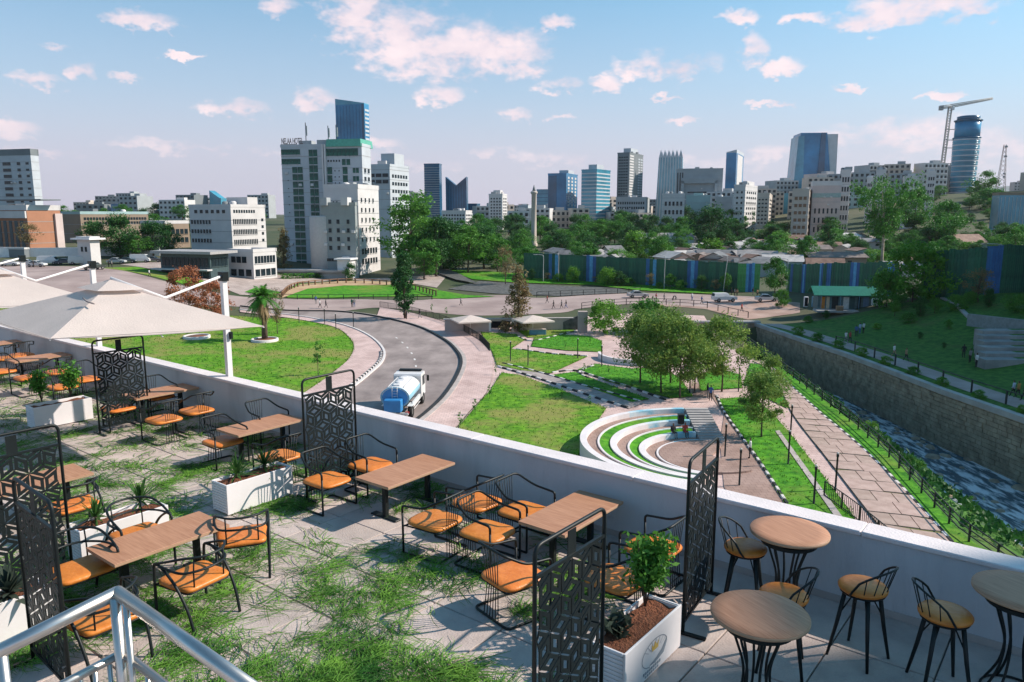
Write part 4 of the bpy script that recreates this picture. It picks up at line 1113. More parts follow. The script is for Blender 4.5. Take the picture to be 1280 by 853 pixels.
def market_umbrella(u, v, w, label, m=None):
    p = T(u, v); t = thing('parasol', label, 'umbrella', p, R(20)); m = m or canvas
    MB().tube([(0, 0, 0), (0, 0, 3.0)], .05, white, 8).obj('pole', t)
    h = w / 2; vs = [(0, 0, 3.1)] + [(x * h, y * h, 2.35) for x, y in ((-1, -1), (1, -1), (1, 1), (-1, 1))] + [(x * h, y * h, 2.15) for x, y in ((-1, -1), (1, -1), (1, 1), (-1, 1))]
    MB().add(vs, [(0, 1, 2), (0, 2, 3), (0, 3, 4), (0, 4, 1), (1, 5, 6, 2), (2, 6, 7, 3), (3, 7, 8, 4), (4, 8, 5, 1)], m).obj('canopy', t)
market_umbrella(588, 418, 5.4, 'white square parasol left of the underpass mouth')
market_umbrella(666, 418, 5.4, 'white square parasol right of the underpass mouth')
p = T(672, 419); bx = thing('bench_box', 'blue box seat below the right parasol of the underpass', 'box', p, rz); bluep = mat('blue_paint', (.10, .24, .33), rough=.6)
MB().bbox((0, 0, .45), (2.6, 1.0, .9), bluep, .05).obj('box_body', bx); MB().bbox((0, 0, .93), (2.7, 1.1, .08), kerb_m, .02).obj('lid', bx)
# stone lined channel north of the street
def slope(pts, z, m, name, label, cat): return sheet(name, px(pts), z, m, label, cat)
slope([(528,337),(545,333),(575,345),(598,357),(570,352)], .5, slope_stone, 'stone_slope', 'dark stone-pitched slope left of the channel', 'slope')
slope([(560,362),(600,352),(700,358),(770,361),(795,366),(700,371),(620,368)], .14, slope_stone, 'stone_channel', 'dark cobbled channel bed north of the street', 'slope')
slope([(560,338),(700,345),(850,357),(905,366),(905,369),(800,364),(740,357),(640,354),(590,350)], .2, lawn2_m, 'lawn', 'bright grass strip below the green fence', 'lawn')
slope([(350,366),(372,356),(430,352),(500,354),(546,362),(560,371),(450,372),(360,373)], .15, lawn2_m, 'lawn', 'fenced green play lawn before the hotel', 'lawn')
slope([(545,363),(585,370),(620,371.5),(560,374.5),(540,374)], .16, lawn2_m, 'lawn', 'small green lawn right of the pointed column tree', 'lawn')
slope([(340,372),(376,356.5),(430,352),(500,352),(520,356),(430,358),(385,362),(352,374)], .2, mat('sandy_path', (.36, .24, .14), rough=.95, col2=(.46, .33, .2), scale=.3), 'path', 'sandy path round the play lawn', 'path')

slope([(150,331),(200,327),(345,344),(480,348),(560,343),(546,360),(500,352),(430,350),(372,354),(345,371),(300,369),(258,352),(214,342)], .07, paver_mat('forecourt_paver', (.36, .29, .26), (.50, .41, .37), .6, .6), 'forecourt', 'pale paved forecourt before the hotel and cafe', 'pavement')
slope([(306,366),(345,371),(352,366),(318,361)], .16, lawn2_m, 'lawn', 'small lawn right of the cafe building', 'lawn')
slope([(800,382),(850,384),(884,387),(935,400),(960,397),(1000,391),(1000,379),(940,372.5),(870,371)], .045, mat('bare_dirt', (.30, .19, .15), rough=.95, col2=(.44, .31, .26), scale=.25, detail=9), 'dirt_ground', 'bare reddish dirt between the street end and the wall', 'dirt')
hd = thing('hedge', 'low clipped hedge in front of the hotel annexes', 'hedge')
hp_ = px([(352,349),(400,348),(440,349)], 4); rgh = random.Random(4); mb = MB(); hv = []
for q in resample(hp_, 160):
    for _ in range(14): hv.append(on(q.x, q.y, rgh.uniform(.1, 1.3)) + Vector((rgh.gauss(0, .2), rgh.gauss(0, .45), 0)))
vs = []; fs = []
for c in hv:
    a_ = rgh.uniform(0, 6.28); l = rgh.uniform(.12, .26); o = len(vs); d = Vector((math.cos(a_), math.sin(a_), rgh.uniform(-.6, .6))) * l; e = Vector((-math.sin(a_), math.cos(a_), rgh.uniform(-.8, .8))) * l * .6
    vs += [c - d, c - e, c + d, c + e]; fs.append((o, o + 1, o + 2, o + 3))
mb.add(vs, fs, leaf_mid); mb.obj('foliage', hd)

# ---------------------------------------------------------------- railings
def railing(label, pts, h=1.05, step=2.4, rails=(1.0, .55), r=.035, m=None, bars=0, group=None, lean=0, kerb_h=0):
    m = m or rail_m; t = thing('railing', label, 'railing', group=group)
    n = max(2, int(plen(pts) / step) + 1); q = resample(pts, n)
    pm = MB().box((0, 0, h / 2 - .1), (r * 2.4, r * 2.4, h + .2), m).mesh('post')
    for p in q: put('post', pm, t, on(p.x, p.y, .05))
    for k in rails:
        MB().tube([on(p.x, p.y, .05 + h * k) for p in resample(pts, n * 2)], r, m, 6).obj('rail', t)
    if bars:
        mb = MB()
        for p in resample(pts, int(plen(pts) / bars)): z = hgt(p.x, p.y); mb.box((p.x, p.y, z + .08 + h / 2), (.03, .03, h - .05), m)
        tag(mb.obj('baluster', t), kind='stuff')
rl2 = [p + Vector((-.25, 0, 0)) for p in rl if p.y > 33]
railing('dark railing between promenade and river', rl2, 1.1, 2.6, (1.0, .7, .4), .04)
railing('dark railing with leaning posts along the far river path', rr(2.15, 55, 101, 40), 1.3, 4.2, (1.0,), .055)
railing('black bar fence along the outer curve of the sidewalk', rail_line, 1.15, 2.2, (1.0, .1), .03, bars=.16)
railing('dark railing on the far edge of the street bridge', px([(671,372.5),(740,369),(800,366.5)], 4), 1.2, 2.6, (1.0, .5), .05)
railing('dark railing on the near edge of the street bridge', px([(727,387),(760,383),(800,381),(850,382.5),(884,385)], 4), 1.2, 2.6, (1.0, .5), .05)
railing('dark railing dropping along the river-side footpath', px([(884,386),(905,391),(935,398)], 4), 1.1, 2.4, (1.0,), .05)
railing('short black bar railing at the end of the long lawn', px([(1030,622),(1058,642),(1090,668),(1120,694)], 3), 1.1, 2.2, (1.0, .12), .035, bars=.22)
wf = railing('wooden post fence round the play lawn', px([(352,373),(372,360),(430,355),(480,357),(520,364),(545,371)], 5), 1.3, 2.2, (.9,), .12, m=mat('fence_wood', (.22, .12, .07), rough=.9))
railing('low rail in front of the play lawn', px([(352,374.5),(440,374.5),(540,375)], 4), 1.0, 3, (1.0,), .05)
# dark garden lamp posts
gpm = MB(); gpm.lathe([(.10, 0), (.10, .05), (.07, .07), (.065, 2.45), (.09, 2.47), (.09, 2.68), (.05, 2.7)], black, 10); gpm = gpm.mesh('post')
for i, (u, v, l) in enumerate([(638,453,'left of two on the triangular lawn'),(660,458,'right of two on the triangular lawn'),(722,449,'beside the middle kerbed path'),(752,459,'beside the ring wall'),
        (906,572,'behind the amphitheatre stairs'),(924,608,'rising over the parapet near the brick path'),(988,545,'between long lawn and promenade, upper one'),(985,582,'in the middle of the long lawn'),
        (1044,614,'at the promenade edge of the long lawn'),(1017,632,'nearest the parapet on the long lawn'),(923,490,'on the small bright lawn'),(862,492,'among the grove trunks'),(442,411,'at the bend of the inner sidewalk'),
        (420,413,'second at the bend of the inner sidewalk'),(406,406,'third at the bend of the inner sidewalk'),(374,404,'beside the palm on the inner sidewalk')]):
    p = T(u, v); t = thing('lamp_post', 'slim dark garden lamp post ' + l, 'lamp post', p, 0, 'garden lamp posts'); put('post', gpm, t)
    MB().lathe([(.085, 2.68), (.085, 2.78), (.03, 2.8)], mat('lamp_glass', (.5, .5, .48)), 8).obj('lamp_head', t)
def street_light(u, v, hpx, label, sgn=-1, tilt=0):
    p = T(u, v); h = hpx * p.y / FPX; t = thing('street_light', label, 'street light', p, 0, 'tall street lights'); m = mat('light_pole', (.42, .42, .42), rough=.5)
    MB().tube(crv([(0, 0, 0), (tilt * .5, 0, h * .5), (tilt, 0, h * .93), (tilt + sgn * .5, 0, h), (tilt + sgn * 1.9, 0, h * 1.01)], 5), [.10] * 5 + [.08] * 8 + [.06] * 8, m, 7).obj('pole', t)
    MB().bbox((tilt + sgn * 2.1, 0, h * 1.01), (.8, .3, .12), m, .03).obj('lamp_head', t)
street_light(698, 353, 36, 'grey street light in front of the fence, left of the dry conifer gap')
street_light(830, 362, 42, 'grey street light standing on the grass before the fence')
street_light(904, 366, 46, 'leaning grey street light behind the white van', tilt=.6)
street_light(983, 364, 40, 'grey street light beside the gap in the green fence')
street_light(1247, 366, 60, 'grey street light on the slope near the flowering bush')
street_light(679, 353, 34, 'grey street light behind the dry conifer', sgn=-1)

# ---------------------------------------------------------------- corrugated fence
fg = mat('fence_green', (.026, .115, .068), rough=.6, var=.3, scale=.6, rnd=.2); fb = mat('fence_blue', (.035, .12, .30), rough=.55, var=.25, scale=.5, rnd=.15); fb2 = mat('fence_light_blue', (.10, .33, .55), rough=.55, var=.2)
fl = mat('fence_green_sunlit', (.08, .30, .09), rough=.6, var=.2)  # brighter copy of the green; sunlight on that piece put into the colour
def panel_mesh(w, h, m):
    mb = MB(); n = int(w / .22); vs = []; fs = []
    for i in range(n + 1):
        x = w * i / n; y = .035 if i % 2 else -.035
        vs += [(x, y, -.6), (x, y, h)]
    for i in range(n): fs.append((2 * i, 2 * i + 2, 2 * i + 3, 2 * i + 1))
    vs += [(0, .12, -.6), (w, .12, -.6), (w, .12, h), (0, .12, h)]; o = len(vs) - 4; fs.append((o + 3, o + 2, o + 1, o))
    fs.append((o, o + 3, 1, 0)); fs.append((o + 2, o + 1, len(vs) - 6, len(vs) - 5)); fs.append((o + 3, o + 2, len(vs) - 5, 1))
    return mb.add(vs, fs, m).mesh('panel')
def fence(label, base_px, h, pat, wpan=1.9, hs=None):
    pts = px(base_px, 3); n = max(1, int(plen(pts) / wpan)); q = resample(pts, n + 1); t = thing('corrugated_fence', label, 'fence')
    ms = {c: panel_mesh((q[1] - q[0]).length, h, m) for c, m in (('g', fg), ('b', fb), ('c', fb2), ('l', fl))}
    for i in range(n):
        d = q[i + 1] - q[i]; put('panel', ms[pat[i % len(pat)]], t, on(q[i].x, q[i].y, .22 * math.sin(i * 1.7) * (i % 5 == 0) + .05 * math.sin(i * 5.1)), math.atan2(d.y, d.x))
PAT = 'ggggggggbgcgggggggggbcbggggggg'
fence('long green corrugated fence with blue stripes behind the grass strip', [(655,348),(690,350),(750,354),(830,359),(921,365)], 6.6, PAT, .85)
fence('short fence piece coloured a sunlit green with a light blue stripe', [(921,365),(949,365.5)], 6.4, 'lllcbcll', .6)
fence('green corrugated fence with blue stripes behind the kiosk', [(984,364),(1030,368),(1070,370),(1120,372)], 6.2, 'ggbbgggggggbcbgggggggggcb', .85)
fence('tall green and blue corrugated fence above the shaded slope', [(1150,372),(1183,372),(1215,370),(1250,367),(1290,366),(1330,368)], 7.6, 'gggggggggggbbbggggggggggbgb', .9)

# ---------------------------------------------------------------- kiosk
kp = T(1060, 388); K = thing('kiosk', 'small shop kiosk with green gable roof and orange door', 'kiosk', kp, R(-8))
sc = kp.y / FPX; KL = 74 * sc; KH = 2.7
kw = mat('kiosk_wall', (.10, .16, .17), rough=.7, var=.25); kr_ = mat('kiosk_roof', (.015, .17, .115), rough=.5, var=.12)
MB().box((0, 1.6, KH / 2), (KL, 3.2, KH), kw).obj('wall', K)
mb = MB(); h0, h1 = KH + .02, KH + 1.25; e = KL / 2 + .9
mb.add([(-e, -1.1, h0 - .1), (e, -1.1, h0 - .1), (e, 1.6, h1), (-e, 1.6, h1), (-e, 4.2, h0), (e, 4.2, h0), (-e, -1.1, h0 - .22), (e, -1.1, h0 - .22), (e, 1.6, h1 - .12), (-e, 1.6, h1 - .12), (-e, 4.2, h0 - .12), (e, 4.2, h0 - .12)],
       [(0, 1, 2, 3), (3, 2, 5, 4), (7, 6, 9, 8), (8, 9, 10, 11), (0, 6, 7, 1), (4, 5, 11, 10), (0, 3, 9, 6), (3, 4, 10, 9), (1, 7, 8, 2), (2, 8, 11, 5)], kr_); mb.obj('roof', K)
mb = MB(); n = 26
for i in range(n): x = lerp(-e, e, (i + .5) / n); mb.add([(x - .03, -1.1, h0 - .07), (x + .03, -1.1, h0 - .07), (x + .03, 1.6, h1 + .03), (x - .03, 1.6, h1 + .03)], [(0, 1, 2, 3)], kr_)
tag(mb.obj('roof_rib', K), kind='stuff')
for x, w_, c_, nm in ((-.42, .07, (.50, .19, .04), 'door'), (-.335, .05, (.52, .42, .30), 'door'), (-.22, .10, (.02, .03, .03), 'shop_opening'), (-.04, .09, (.58, .58, .56), 'door'), (.06, .08, (.04, .09, .09), 'door'), (.17, .05, (.03, .03, .03), 'shop_opening'), (.28, .09, (.14, .22, .34), 'door'), (.43, .11, (.40, .27, .05), 'sign_board')):
    MB().bbox((x * KL, -.03, 1.15 if nm != 'sign_board' else 1.95), (w_ * KL, .08, 2.2 if nm != 'sign_board' else .55), mat('kiosk_%d' % int((x + 1) * 100), c_, rough=.6), .02).obj(nm, K)
MB().box((0, -1.5, .06), (KL + 1.5, 3, .3), conc).obj('porch_floor', K)
for x in (-.47, -.16, .14, .46): MB().tube([(x * KL, -1.0, 0), (x * KL, -1.0, KH - .05)], .06, bluep, 6).obj('post', K)
ct = thing('display_case', 'white display counter with screen in front of the kiosk', 'counter', on(kp.x + .36 * KL, kp.y - 2.4, .2), R(-8))
MB().bbox((0, 0, .6), (1.5, .7, 1.2), white, .04).obj('case_body', ct); MB().box((-.35, -.36, .75), (.5, .04, .5), glass_d).obj('pane', ct)
ct = thing('crate_stack', 'brown crate leaning before the kiosk door', 'crate', on(kp.x - .24 * KL, kp.y - 2.2, .2), R(-8))
cm = mat('crate_wood', (.32, .20, .12), rough=.8)
for k in range(4): MB().bbox((0, 0, .16 + k * .32), (1.1, .7, .28), cm, .03).obj('slat', ct)
for u, l in ((1007, 'pale upright box'), (1017, 'blue upright box')):
    p = T(u, 384); o = thing('fridge', l + ' standing left of the kiosk', 'fridge', p, R(-8)); m_ = white if u == 1007 else bluep
    MB().bbox((0, 0, .95), (.7, .7, 1.9), m_, .05).obj('cabinet', o); MB().bbox((0, -.37, 1.0), (.6, .04, 1.6), glass_d if u == 1007 else m_, .02).obj('door', o)

# concrete seat steps and wall on the right slope
ws = thing('seat_steps', 'concrete seating steps on the shaded slope', 'steps')
p0 = T(1232, 463); 
for k in range(6):
    d = p0.y + k * 1.8; x0_, x1_ = p0.x + k * 1.0, p0.x + 22
    z = hgt(p0.x + 6, p0.y) + .1 + k * .38
    MB().box(((x0_ + x1_) / 2, d + 1.0, z - 1.0), (x1_ - x0_, 1.78, 2.0), mat('step_concrete', (.25, .25, .245), rough=.9, var=.2, scale=.5)).obj('step', ws)
    MB().box(((x0_ + x1_) / 2 + 2, d + 1.25, z + .012), (x1_ - x0_ - 4, .8, .03), dark_grass).obj('grass_strip', ws)
g0, g1 = T(1208, 408), T(1300, 420)
mb = MB(); kerb(mb, [g0, g1], .5, 1.7, mat('grey_wall', (.20, .23, .24), rough=.85, var=.15), sgn=1); mb.obj('retaining_panel', ws)
mb = MB(); kerb(mb, px([(1175,374),(1192,382),(1208,398)]), .6, .3, conc); mb.obj('side_kerb', ws)

# ---------------------------------------------------------------- vehicles
def wheel(t, x, y, r, w_=.22):
    mb = MB(); vs = []; n = 16
    prof = [(r * .55, -w_ / 2), (r * .92, -w_ / 2), (r, -w_ * .32), (r, w_ * .32), (r * .92, w_ / 2), (r * .55, w_ / 2)]
    for rr_, yy in prof:
        for j in range(n): a = 2 * PI * j / n; vs.append((x + rr_ * math.cos(a), y + yy, r + rr_ * math.sin(a)))
    fs = [(i * n + j, (i + 1) * n + j, (i + 1) * n + (j + 1) % n, i * n + (j + 1) % n) for i in range(5) for j in range(n)]
    mb.add(vs, fs, tyre_m, True); o = mb.obj('wheel', t)
    rm = MB(); k = .50
    for s_ in (-1, 1):
        rm.add([(x + r * .56 * math.cos(2 * PI * j / n), y + s_ * w_ * .40, r + r * .56 * math.sin(2 * PI * j / n)) for j in range(n)], [tuple(range(n)) if s_ < 0 else tuple(range(n))[::-1]], rim_m)
    rm.obj('rim', o)
def car(kind, label, p, rz, col):
    t = thing({'sedan': 'parked_car', 'van': 'minibus', 'suv': 'white_van', 'pickup': 'pickup_truck'}[kind] if kind != 'suv' else 'off_road_car', label, 'car' if kind in ('sedan', 'suv') else ('van' if kind == 'van' else 'pickup'), p, rz)
    pm = mat('car_%s' % '_'.join(str(int(c * 100)) for c in col), col, rough=.3, var=.03, spec=.6)
    # side profile (x, z) of the body and of the glasshouse, lofted across the width
    if kind == 'sedan': L, Wd = 4.4, 1.7; body = [(-2.2, .35), (2.2, .35), (2.2, .62), (2.05, .78), (.95, .92), (-1.6, .96), (-2.15, .9)]; cab = [(-1.55, .93), (1.0, .9), (.25, 1.42), (-.85, 1.44)]
    elif kind == 'van': L, Wd = 4.9, 1.75; body = [(-2.45, .35), (2.45, .35), (2.45, .75), (2.2, 1.05), (-2.45, 1.1)]; cab = [(-2.43, 1.08), (2.2, 1.04), (1.5, 1.95), (1.2, 2.02), (-2.3, 2.02)]
    elif kind == 'suv': L, Wd = 4.8, 1.85; body = [(-2.4, .45), (2.4, .45), (2.4, .95), (2.2, 1.08), (1.0, 1.15), (-2.4, 1.15)]; cab = [(-2.38, 1.13), (1.05, 1.13), (.45, 1.78), (-2.2, 1.80)]
    else: L, Wd = 5.1, 1.8; body = [(-2.55, .5), (2.55, .5), (2.55, .95), (2.3, 1.05), (1.1, 1.12), (-2.55, 1.12)]; cab = [(-.75, 1.1), (1.15, 1.1), (.6, 1.72), (-.6, 1.74)]
    h = Wd / 2
    MB().hull2([(x, -h * (1 if z > .5 else .95), z) for x, z in body], [(x, h * (1 if z > .5 else .95), z) for x, z in body], pm).obj('body', t)
    MB().hull2([(x, -h * (.96 if z < 1.2 else .80), z) for x, z in cab], [(x, h * (.96 if z < 1.2 else .80), z) for x, z in cab], pm).obj('cabin', t)
    ctr = (sum(x for x, _ in cab) / len(cab), sum(z for _, z in cab) / len(cab))
    inner = [(ctr[0] + (x - ctr[0]) * .86, ctr[1] + (z - ctr[1]) * .72) for x, z in cab]
    for s_ in (-1, 1):
        ring_ = [(x, s_ * (h * lerp(.965, .81, max(0, min(1, (z - 1.0) / .7))) + .008), z) for x, z in inner]
        MB().add(ring_, [tuple(range(len(ring_))) if s_ < 0 else tuple(range(len(ring_)))[::-1]], glass_d).obj('side_window', t)
    f0, f1 = cab[1], cab[2]; b0, b1 = cab[0], cab[-1]
    for (q0, q1, d_) in ((f0, f1, .012), (b0, b1, -.012)):
        a_, b_ = (lerp(q0[0], q1[0], .1) + d_, lerp(q0[1], q1[1], .1)), (lerp(q0[0], q1[0], .88) + d_, lerp(q0[1], q1[1], .88))
        vs = [(a_[0], -h * .86, a_[1] + .005), (a_[0], h * .86, a_[1] + .005), (b_[0], h * .74, b_[1] + .005), (b_[0], -h * .74, b_[1] + .005)]
        MB().add(vs, [(0, 1, 2, 3) if d_ > 0 else (3, 2, 1, 0)], glass_d).obj('windscreen', t)
    wr = .34 if kind in ('sedan', 'van') else .40
    for x in (-L * .30, L * .31):
        for s_ in (-1, 1): wheel(t, x, s_ * (h - .10), wr)
    for s_ in (-1, 1):
        MB().bbox((L / 2 - .01, s_ * h * .7, body[2][1] - .02), (.06, .34, .16), mat('headlight', (.75, .75, .72), rough=.2), .02).obj('headlight', t)
        MB().bbox((-L / 2 + .01, s_ * h * .78, .85), (.05, .18, .22), mat('taillight', (.4, .02, .02), rough=.3), .02).obj('tail_light', t)
    if kind == 'pickup': MB().box((-1.65, 0, 1.08), (1.6, Wd - .25, .12), tyre_m).obj('load_bed', t)
    return t
wh = (.62, .61, .60)
CARS = [('sedan', 12, 333, .1, wh, 'white car parked at the picture edge beyond the umbrellas'), ('sedan', 34, 332, .2, (.5, .5, .5), 'silver car second from the picture edge beyond the umbrellas'),
 ('van', 61, 331, .1, wh, 'white minibus with a row of dark windows in the parking row'), ('sedan', 46, 334, .0, (.55, .55, .54), 'pale car in front of the minibus row'),
 ('sedan', 82, 331, .2, (.05, .07, .1), 'dark blue car beside the white minibus'), ('van', 100, 331, .3, (.5, .5, .48), 'pale van right of the dark blue car'),
 ('pickup', 118, 338, 1.2, (.05, .06, .06), 'dark pickup truck on the street in front of the parking row'), ('sedan', 146, 330, .1, (.42, .44, .45), 'grey car right of the white gatehouse'),
 ('sedan', 160, 329, .1, (.06, .09, .09), 'dark car right of the grey one near the gatehouse'), ('van', 176, 328.5, .1, (.6, .6, .58), 'white van at the right end of the parking row'), ('sedan', 192, 328, .1, (.08, .08, .09), 'black car last in the parking row'),
 ('suv', 905, 378, .12, (.70, .69, .68), 'white off-road car at the street end by the fence'), ('sedan', 958, 377.5, -.15, (.55, .55, .55), 'silver car parked right of the gap in the fence'), ('sedan', 797, 372.5, .1, (.5, .48, .46), 'small pale car on the street bridge')]
for k, u, v, rz_, c, l in CARS: car(k, l, T(u, v, .1), rz_, c)
# tanker truck
tk0, tk1 = T(488, 536, .11), T(518, 499, .11); td = tk1 - tk0; trz = math.atan2(td.y, td.x)
tt = thing('tanker_truck', 'blue and white water tanker truck driving round the bend', 'truck', tk0.lerp(tk1, .52), trz); tt.scale = (1.2, 1.2, 1.2)
tb = mat('tank_blue', (.035, .22, .50), rough=.35, var=.08, spec=.5); tw = mat('tank_white', (.66, .65, .65), rough=.35, var=.05, spec=.5); lb = mat('tank_light_blue', (.28, .52, .66), rough=.4, var=.08)
MB().bbox((0, 0, .85), (6.6, .9, .28), black, .03).obj('chassis', tt)
n = 28; tank = MB(); prev = None
def ell(x, k=1.0): return [(x, 1.12 * k * math.cos(2 * PI * j / n), 1.86 + .80 * k * math.sin(2 * PI * j / n)) for j in range(n)]
xs_ = [(-3.05, .90), (-2.98, 1.0), (1.35, 1.0), (1.45, .90)]
rings = [ell(*q_) for q_ in xs_]
vs = sum(rings, []); base_ = 0
fsw, fsb = [], []
for i in range(3):
    for j in range(n):
        zm = math.sin(2 * PI * (j + .5) / n); (fsb if zm < .12 else fsw).append((i * n + j, i * n + (j + 1) % n, (i + 1) * n + (j + 1) % n, (i + 1) * n + j))
tank.add(vs, fsw, tw, True); tank.add(vs, fsb, lb, True)
tank.add(rings[0], [tuple(range(n))[::-1]], tb); tank.add(rings[3], [tuple(range(n))], tw); to = tank.obj('tank', tt)
MB().tube([(-3.02, 1.12 * math.cos(2 * PI * j / n), 1.86 + .80 * math.sin(2 * PI * j / n)) for j in range(n)], .035, lb, 6, closed=True).obj('rim_band', to)
for x in (-1.6, -.1): MB().lathe([(.30, 2.6), (.30, 2.78), (.2, 2.82)], tw, 14, c=(x, 0, 0)).obj('hatch', to)
MB().box((-.9, .0, 2.70), (3.2, .5, .06), tw).obj('walkway', to)
for s_ in (-1, 1): MB().tube([(-2.6, s_ * .62, 2.6), (.9, s_ * .62, 2.6)], .03, tw, 6).obj('side_pipe', to)
MB().bbox((-3.45, .05, 1.35), (.75, 1.35, .95), tb, .05).obj('pump_box', tt)
for s_ in (-.2, .2): MB().tube([(-3.12, s_, 1.8), (-3.1, s_, 2.75)], .022, tw, 6).obj('ladder_rail', tt)
for k in range(4): MB().tube([(-3.12, -.2, 1.95 + k * .22), (-3.12, .2, 1.95 + k * .22)], .015, tw, 6).obj('ladder_rung', tt)
cabp = [(1.75, .75), (3.55, .75), (3.6, 1.5), (3.45, 2.55), (3.25, 2.68), (1.8, 2.68), (1.72, 2.55)]
cb = MB().hull2([(x, -1.14, z) for x, z in cabp], [(x, 1.14, z) for x, z in cabp], tw).obj('cab', tt)
for s_ in (-1, 1):
    MB().add([(2.3, s_ * 1.15, 1.62), (3.35, s_ * 1.15, 1.62), (3.28, s_ * 1.15, 2.42), (2.3, s_ * 1.15, 2.42)], [(0, 1, 2, 3) if s_ < 0 else (3, 2, 1, 0)], glass_d).obj('side_window', cb)
    MB().bbox((3.35, s_ * 1.42, 2.05), (.1, .2, .5), black, .03).obj('mirror', cb); MB().tube([(3.35, s_ * 1.14, 2.3), (3.35, s_ * 1.42, 2.3)], .02, black, 5).obj('mirror_arm', cb)
    MB().box((-.2, s_ * 1.08, .98), (3.0, .16, .34), tw if s_ < 0 else conc).obj('side_guard', tt)
    for z in (.55, .78): MB().tube([(-1.3, s_ * 1.12, z), (1.2, s_ * 1.12, z)], .03, tw, 6).obj('guard_rail', tt)
    MB().bbox((-3.15, s_ * .95, .72), (.12, .3, .14), mat('taillight', (.4, .02, .02)), .02).obj('tail_light', tt)
    for x in (2.65, -1.9, -.7 - 2.2): 
        if x > -2.5: wheel(tt, x, s_ * .98, .50, .34)
    MB().bbox((-1.9, s_ * 1.0, 1.06), (1.25, .42, .05), tw, .02).obj('mudguard', tt)
MB().add([(3.62, -1.0, 1.6), (3.62, 1.0, 1.6), (3.49, .95, 2.45), (3.49, -.95, 2.45)], [(0, 1, 2, 3)], glass_d).obj('windscreen', cb)
MB().bbox((1.69, 0, 2.2), (.04, 1.5, .4), glass_d, .01).obj('rear_window', cb)
MB().bbox((3.1, 0, 2.78), (.45, 1.9, .16), black, .04).obj('sun_visor', cb)
MB().bbox((-3.2, 0, .62), (.14, 2.1, .2), kerb_w, .03).obj('rear_bumper', tt)
MB().bbox((-3.84, .05, .8), (.03, .55, .18), mat('number_plate', (.55, .55, .5)), .01).obj('number_plate', tt)
# motorcycle
p = T(843, 376, .1); t = thing('motorcycle', 'motorcycle parked on the street before the fence', 'motorcycle', p, .9)
wheel(t, -.68, 0, .31, .12); wheel(t, .68, 0, .31, .12)
MB().tube(crv([(-.6, 0, .4), (-.3, 0, .75), (.2, 0, .85), (.6, 0, .62)], 4), .10, black, 8).obj('body', t); MB().bbox((-.25, 0, .86), (.7, .26, .10), black, .03).obj('seat', t)
MB().tube([(.42, -.35, 1.1), (.36, 0, 1.05), (.42, .35, 1.1)], .02, rim_m, 6).obj('handlebar', t); MB().tube([(.38, 0, 1.05), (.68, 0, .31)], .03, rim_m, 6).obj('fork', t)

# ---------------------------------------------------------------- people
def body_mesh(pose, seed):
    """one continuous skinned figure, about 1.72 m tall, facing +X"""
    if pose == 'sit': hip, kf, ff, kb, fb_ = .46, (.42, .10, .48), (.44, .10, .06), (.40, -.10, .48), (.48, -.10, .06)
    elif pose == 'walk': hip, kf, ff, kb, fb_ = .88, (.16, .09, .48), (.26, .09, .06), (-.04, -.09, .47), (-.32, -.09, .14)
    else: hip, kf, ff, kb, fb_ = .90, (.02, .10, .49), (.0, .11, .06), (.02, -.10, .49), (.02, -.11, .06)
    sw_ = .22 if pose == 'walk' else .03
    V = [((0, 0, hip), .125), ((.0, 0, hip + .20), .12), ((.0, 0, hip + .42), .145), ((.0, 0, hip + .52), .075), ((.015, 0, hip + .60), .055), ((.03, 0, hip + .70), .088), ((.03, 0, hip + .78), .075),
         ((0, .09, hip - .03), .09), (kf, .060), (ff, .040), ((ff[0] + .14, ff[1], ff[2] - .025), .035),
         ((0, -.09, hip - .03), .09), (kb, .060), (fb_, .040), ((fb_[0] + .14, fb_[1], fb_[2] - .025), .035),
         ((0, .19, hip + .47), .06), ((-sw_ * .5, .235, hip + .20), .045), ((.10 - sw_ * .6, .235, hip - .03), .033), ((.13 - sw_ * .7, .23, hip - .12), .036),
         ((0, -.19, hip + .47), .06), ((sw_ * .3, -.235, hip + .20), .045), ((.12 + sw_ * .9, -.225, hip + .02), .033), ((.17 + sw_, -.215, hip - .05), .036)]
    E = [(0, 1), (1, 2), (2, 3), (3, 4), (4, 5), (5, 6), (0, 7), (7, 8), (8, 9), (9, 10), (0, 11), (11, 12), (12, 13), (13, 14), (2, 15), (15, 16), (16, 17), (17, 18), (2, 19), (19, 20), (20, 21), (21, 22)]
    me = bpy.data.meshes.new('skeleton'); me.from_pydata([v for v, _ in V], E, []); o = bpy.data.objects.new('skeleton', me); COL.objects.link(o)
    md = o.modifiers.new('skin', 'SKIN'); 
    for i, (_, r_) in enumerate(V): me.skin_vertices[0].data[i].radius = (r_, r_); 
    me.skin_vertices[0].data[0].use_root = True
    sb = o.modifiers.new('sub', 'SUBSURF'); sb.levels = 1; sb.render_levels = 1
    dg = bpy.context.evaluated_depsgraph_get(); out = bpy.data.meshes.new_from_object(o.evaluated_get(dg)); bpy.data.objects.remove(o)
    out.name = 'person'; out.materials.clear()
    for m in (skin_m, skin_m, skin_m, skin_m): out.materials.append(m)
    for f in out.polygons:
        c = f.center; f.use_smooth = True
        if c.z > hip + .55: f.material_index = 3 if (c.z > hip + .74 or c.x < -.01) else 0
        elif c.z > hip - .02 and not (abs(c.y) > .2 and c.z < hip + .12): f.material_index = 1
        elif abs(c.y) > .2 and pose != 'sit': f.material_index = 0
        elif c.z < .09: f.material_index = 3
        else: f.material_index = 2
    return out
PB = {k: body_mesh(k, 1) for k in ('stand', 'walk', 'sit')}
CLO = {}
def cloth(c):
    k = tuple(c)
    if k not in CLO: CLO[k] = mat('cloth_%d' % len(CLO), c, rough=.9, var=.12, scale=8)
    return CLO[k]
